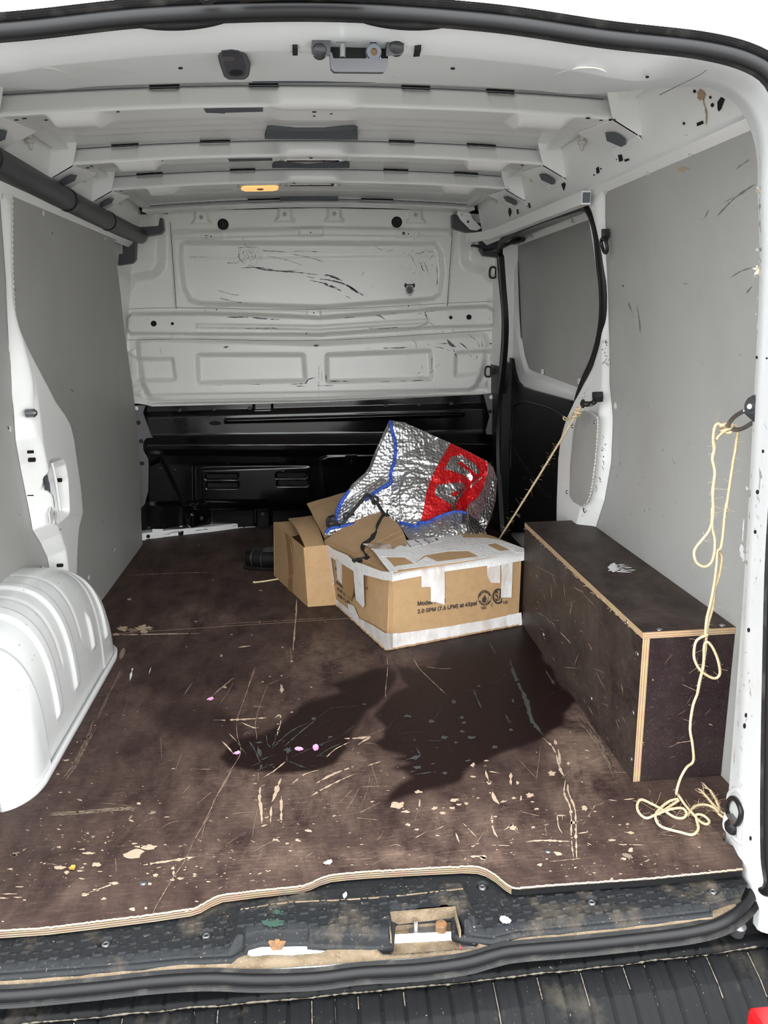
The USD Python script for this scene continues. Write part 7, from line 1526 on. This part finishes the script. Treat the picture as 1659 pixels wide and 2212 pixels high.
# ring on the pillar by the door seal, and the hook that the taut rope is tied to
P = at_wall([(1303, 502)], 1, .012)[0]; t = thing("lashing_ring", "slim black lashing ring hanging on the pillar beside the door seal", "lashing ring", P)
part(t, "tab", prism(rounded([(1299, 495), (1306, 494), (1307, 508), (1303, 521), (1298, 521), (1299, 508)], 1), lambda p: at_wall(p, 1, .022), off=(.012, 0, 0)), "black_plastic")
part(t, "ring", ring_loop(at_wall([(1299, 519), (1300, 530), (1304, 542), (1308, 546), (1311, 543), (1311, 532), (1308, 520), (1303, 514)], 1, .024), .0042), "black_plastic", True)
P = at_wall([(1282, 852)], 1, .045)[0]; t = thing("tie_hook", "black hook on the door pillar with the taut rope tied to it", "hook", P)
part(t, "base", prism(rounded([(1279, 847), (1287, 846), (1288, 858), (1287, 868), (1281, 870), (1279, 860)], 1.5), lambda p: at_wall(p, 1, .055), off=(.02, 0, 0)), "black_plastic")
k = np.vstack([at_wall([(1284, 868), (1278, 872)], 1, .06), at((1268, 873), 0, .696)[None], at((1258, 872), 0, .690)[None]])
part(t, "arm", tube(spline(k, 30), .0075, 10), "black_plastic", True); part(t, "eye", ring_loop([e0 + np.array([0, .009 * math.cos(a), .009 * math.sin(a)]) for a in np.linspace(0, 5.6, 10)], .0032, 40), "black_plastic", True)

# ------------------------------------------------------------------ fittings of the door header
def hz(px, y): return at(px, 1, y)
P = hz((770, 115), .05)
lt = thing("upper_latch", "black door latch with a steel pin in the middle of the roof header", "door latch", P)
yh = .045
def HB(px, y): return at(px, 1, y)
for q in ([(674, 80), (714, 79), (714, 122), (676, 121), (673, 116)], [(836, 79), (872, 80), (875, 84), (868, 118), (834, 122)]):
    b = part(lt, "mounting_ear", prism(rounded(q, 2), lambda p: HB(p, yh - .012), off=(0, .02, .010)), "grey_plastic")
    c = np.mean(q, 0) + [0, 8]; part(b, "bolt", lathe([(0, .003), (.005, .003), (.009, .001), (.010, -.002)], HB([c], yh - .012)[0], (0, -.9, -.3), 18), "black_plastic", 30)
part(lt, "pocket", prism(rounded([(712, 79), (838, 79), (838, 128), (714, 128)], 2), lambda p: HB(p, yh + .004), off=(0, .02, .008)), "hole_dark")
part(lt, "frame", merge([prism(q, lambda p: HB(p, yh - .016), off=(0, .02, .006)) for q in (rect(712, 78, 838, 83), [(728, 86), (830, 86), (832, 92), (726, 92)])]), "black_plastic") if False else part(lt, "bridge", prism([(726, 85), (832, 85), (832, 92), (726, 92)], lambda p: HB(p, yh - .008), off=(0, .016, .004)), "grey_plastic")
part(lt, "front_bar", prism(rounded([(712, 112), (717, 113), (720, 126), (838, 126), (838, 113), (841, 115), (836, 148), (830, 156), (722, 155), (715, 148)], 2), lambda p: HB(p, yh - .030), 4, off=(0, .022, .004)), "grey_plastic", True, label="rounded front bar of the latch")
a_, b_ = HB((740, 99), yh - .010), HB((740, 127), yh - .018); part(lt, "pin", cyl(a_, b_, .0042), "steel", 30, label="shiny steel pin")
part(lt, "striker_block", prism(rounded([(793, 99), (821, 99), (823, 127), (792, 127)], 1.5), lambda p: HB(p, yh - .014), off=(0, .014, 0)), "dull_steel")
part(lt, "striker_tube", lathe([(.0045, .0), (.0045, .006), (.009, .006), (.0105, .003), (.0105, -.004)], HB((807, 113), yh - .014), (0, -.95, -.2), 24), "hole_grey", 30); part(lt, "tube_bore", lathe([(0, .002), (.0046, .002)], HB((807, 113), yh - .014), (0, -.95, -.2), 14), "rusty_steel")
part(lt, "tab", prism(rect(800, 83, 813, 91), lambda p: HB(p, yh - .012), off=(0, .01, 0)), "dull_steel")
cv = thing("header_cover", "small rounded dark grey cover hanging from the roof header left of the latch", "cover", HB((505, 137), .10))
cpx = [(469, 106), (473, 101), (500, 99), (520, 102), (532, 116), (540, 142), (537, 166), (528, 172), (494, 172), (484, 166), (475, 140), (470, 120)]
Pp, Ff = polygrid(rounded(cpx, 5), 2.); dd_ = -sdpoly(Pp, np.array(rounded(cpx, 5).exterior.coords)[:-1]); Vv = at(Pp, 1, .070 + .075 * (Pp[:, 1] - 100) / 72 - .022 * sstep(dd_ / 9) - .004 * sstep((112 - Pp[:, 1]) / 14 + .5))
part(cv, "body", plate(Vv, Ff, (0, .03, .012)), "grey_plastic", True)
part(cv, "recess", prism(ellipse(510, 157, 15, 6.5, 20), lambda p: at(p, 1, .070 + .075 * (p[:, 1] - 100) / 72 - .0225), off=(0, .006, 0)), "black_plastic"); part(cv, "clear_window", prism(rounded(rect(478, 122, 506, 131), 2), lambda p: at(p, 1, .070 + .075 * (p[:, 1] - 100) / 72 - .0228), off=(0, .006, 0)), "dull_steel", label="small shiny window")

# ------------------------------------------------------------------ black tool behind the plain box, litter on the floor
c0_, c1_ = at((556, 1196), 2, .045), at((600, 1206), 2, .045); d = unit(np.array([.85, -.30, 0])); u = np.cross([0, 0, 1.], d)
c0_ = np.array([-.285, 1.865, .040])
tl = thing("black_tool", "black ribbed tool case end poking out from behind the plain cardboard box", "tool", c0_ * [1, 1, 0])
part(tl, "barrel", lathe([(0, -.03), (.020, -.03), (.030, -.024), (.034, -.012), (.036, 0), (.0335, .003), (.0335, .006), (.036, .009), (.037, .040), (.0335, .043), (.0335, .046), (.037, .049), (.037, .16), (0, .16)], c0_, d, 32), "black_trim", 40)
for s in (.0045, .0445): part(tl, "band", tube([c0_ + d * s + .0352 * (np.cos(a) * u + np.sin(a) * np.array([0, 0, 1.])) for a in np.linspace(0, 2 * math.pi, 40, endpoint=False)], .0022, 6, True), "grey_plastic", True)
part(tl, "skid", obox(c0_ + d * .07 + [0, 0, -.030] - u * .012, (d, u, (0, 0, 1.)), (.10, .030, .005), .002), "black_trim"); part(tl, "foot", obox(c0_ + d * .09 + [0, 0, -.036], (d, u, (0, 0, 1.)), (.03, .02, .003), .001), "black_trim"); part(tl, "label_plate", obox(c0_ + d * .09 + [0, 0, .037], (d, u, (0, 0, 1.)), (.04, .022, .004), .001), "grey_plastic")
def petal(c, rx, ry_, rot, m, lab, cat="petal", z=None, fn=None, name="petal", seed=0):
    fn = fn or (lambda p: np.c_[at(p, 2, .0)[:, :2], np.full(len(p), .0012)])
    P, F = polygrid(Polygon(ellipse(*c, rx, ry_, 22, rot)), 1.6); r_ = np.hypot((P[:, 0] - c[0]) / rx, (P[:, 1] - c[1]) / ry_)
    V = fn(P); V[:, 2] += .0022 * r_ ** 2 + .0006 * np.sin(P[:, 0] * .9 + seed); return single(name, plate(V, F, (0, 0, -.0005)), m, lab, cat, True)
petal((646, 1620), 9.5, 4.2, .05, "petal_pink", "pink petal on the dark wet patch, the left of the close pair", seed=1)
petal((682, 1617), 6.5, 7, .3, "petal_pink", "round pink petal on the dark wet patch, the right of the close pair", seed=2)
petal((511, 1629), 8, 3.2, -.25, "petal_pink", "pink petal at the left rim of the wet patch", seed=3)
petal((454, 1512), 7.5, 3, -.2, "petal_pink", "small pink petal furthest back on the floor, near the wheel arch", seed=4)
petal((708, 1866), 10, 4.4, -.25, "petal_pale", "mauve petal near the cut plywood edge", seed=5)
petal((156, 1877), 8, 4.6, -.35, "leaf_orange", "small orange leaf at the left of the plywood floor", "leaf", name="leaf", seed=6)
def sillp(p): return np.c_[at(p, 2, SZ + .010)[:, :2], np.full(len(p), SZ + .0035)]
petal((1092, 1982), 13, 7.5, .3, "petal_pale", "large pale pink petal on the black sill plate", fn=sillp, seed=7)
petal((745, 1936), 4.4, 6.5, .4, "petal_pale", "small pale petal on the raised middle of the sill plate", fn=lambda p: np.c_[at(p, 2, SZ + .016)[:, :2], np.full(len(p), SZ + .0165)], seed=8)
petal((995, 2052), 3.4, 2.4, .3, "confetti_red", "tiny red scrap on the rubber seal under the latch", "scrap", fn=lambda p: np.c_[at(p, 2, -.024)[:, :2], np.full(len(p), -.0215)], name="paper_scrap", seed=9)

# ------------------------------------------------------------------ outside: drive, brake lamp over the doors, a bare shrub beyond the van
gnd = thing("ground", kind="structure"); part(gnd, "gravel", box((-14, -14, -.75), (14, 22, -.70)), "ground_gravel")
P = at([(515, 7), (795, 7)], 1, -.075); bl = thing("brake_lamp", "dark strip of the high brake lamp above the rear door opening", "lamp", P.mean(0))
part(bl, "housing", sweep(np.linspace(P[0], P[1], 30) + [0, 0, .018] + np.c_[np.zeros(30), np.zeros(30), .004 * np.sin(np.linspace(0, math.pi, 30))], np.array([(-.011, -.02), (.014, -.02), (.014, .012), (-.008, .012)]), up=(0, 0, 1)), "black_plastic", 30)
P = at((446, 3), 1, -.08); single("rear_camera", lathe([(0, .022), (.008, .021), (.012, .014), (.0125, 0), (.0125, -.012), (0, -.012)], P + [0, .014, .0145], (0, -.9, -.35), 24), "black_plastic", "small round black camera above the door seal", "camera", 30)
g = np.random.default_rng(61); tw, bd = [], []
root_ = np.array([3.6, 7.0, 1.6])
def twig(p, d, l, r, k):
    n = 7; Q = [p]
    for i in range(n): d = unit(d + g.normal(0, .09, 3) + [0, 0, .04]); Q.append(Q[-1] + d * l / n)
    Q = np.array(Q); tw.append(tube(spline(Q, 12), r, 5, scale=np.linspace(1, .4, 12)))
    if k:
        for i in range(5): j = int(g.integers(1, n)); twig(Q[j], unit(d + g.normal(0, .45, 3)), l * g.uniform(.4, .65), r * .6, k - 1)
    else:
        for i in range(3): bd.append((Q[-1 - i], g.uniform(.012, .022)))
trunk = thing("bare_shrub", "bare budding shrub beyond the van at the top right", "shrub", (3.4, 7, -.7))
for k in range(14):
    p = np.array([2.1 + .34 * k + g.normal(0, .1), 7 + g.normal(0, .4), -.7]); twig(p, unit([g.normal(.1, .12), g.normal(0, .1), 1]), 4.8 + g.uniform(0, .9), .022, 0); twig(p + [.05, 0, 3.7], unit([g.normal(0, .3), 0, 1]), 1.9, .014, 2)
part(trunk, "stems", merge(tw), "bark", True, kind="stuff"); part(trunk, "buds", merge([(lambda s: (np.array(s.vertices) * r * [1, 1, 1.6] + p, np.array(s.faces)))(trimesh.creation.icosphere(0)) for p, r in bd]), "bud_yellow", kind="stuff", label="small yellow buds")
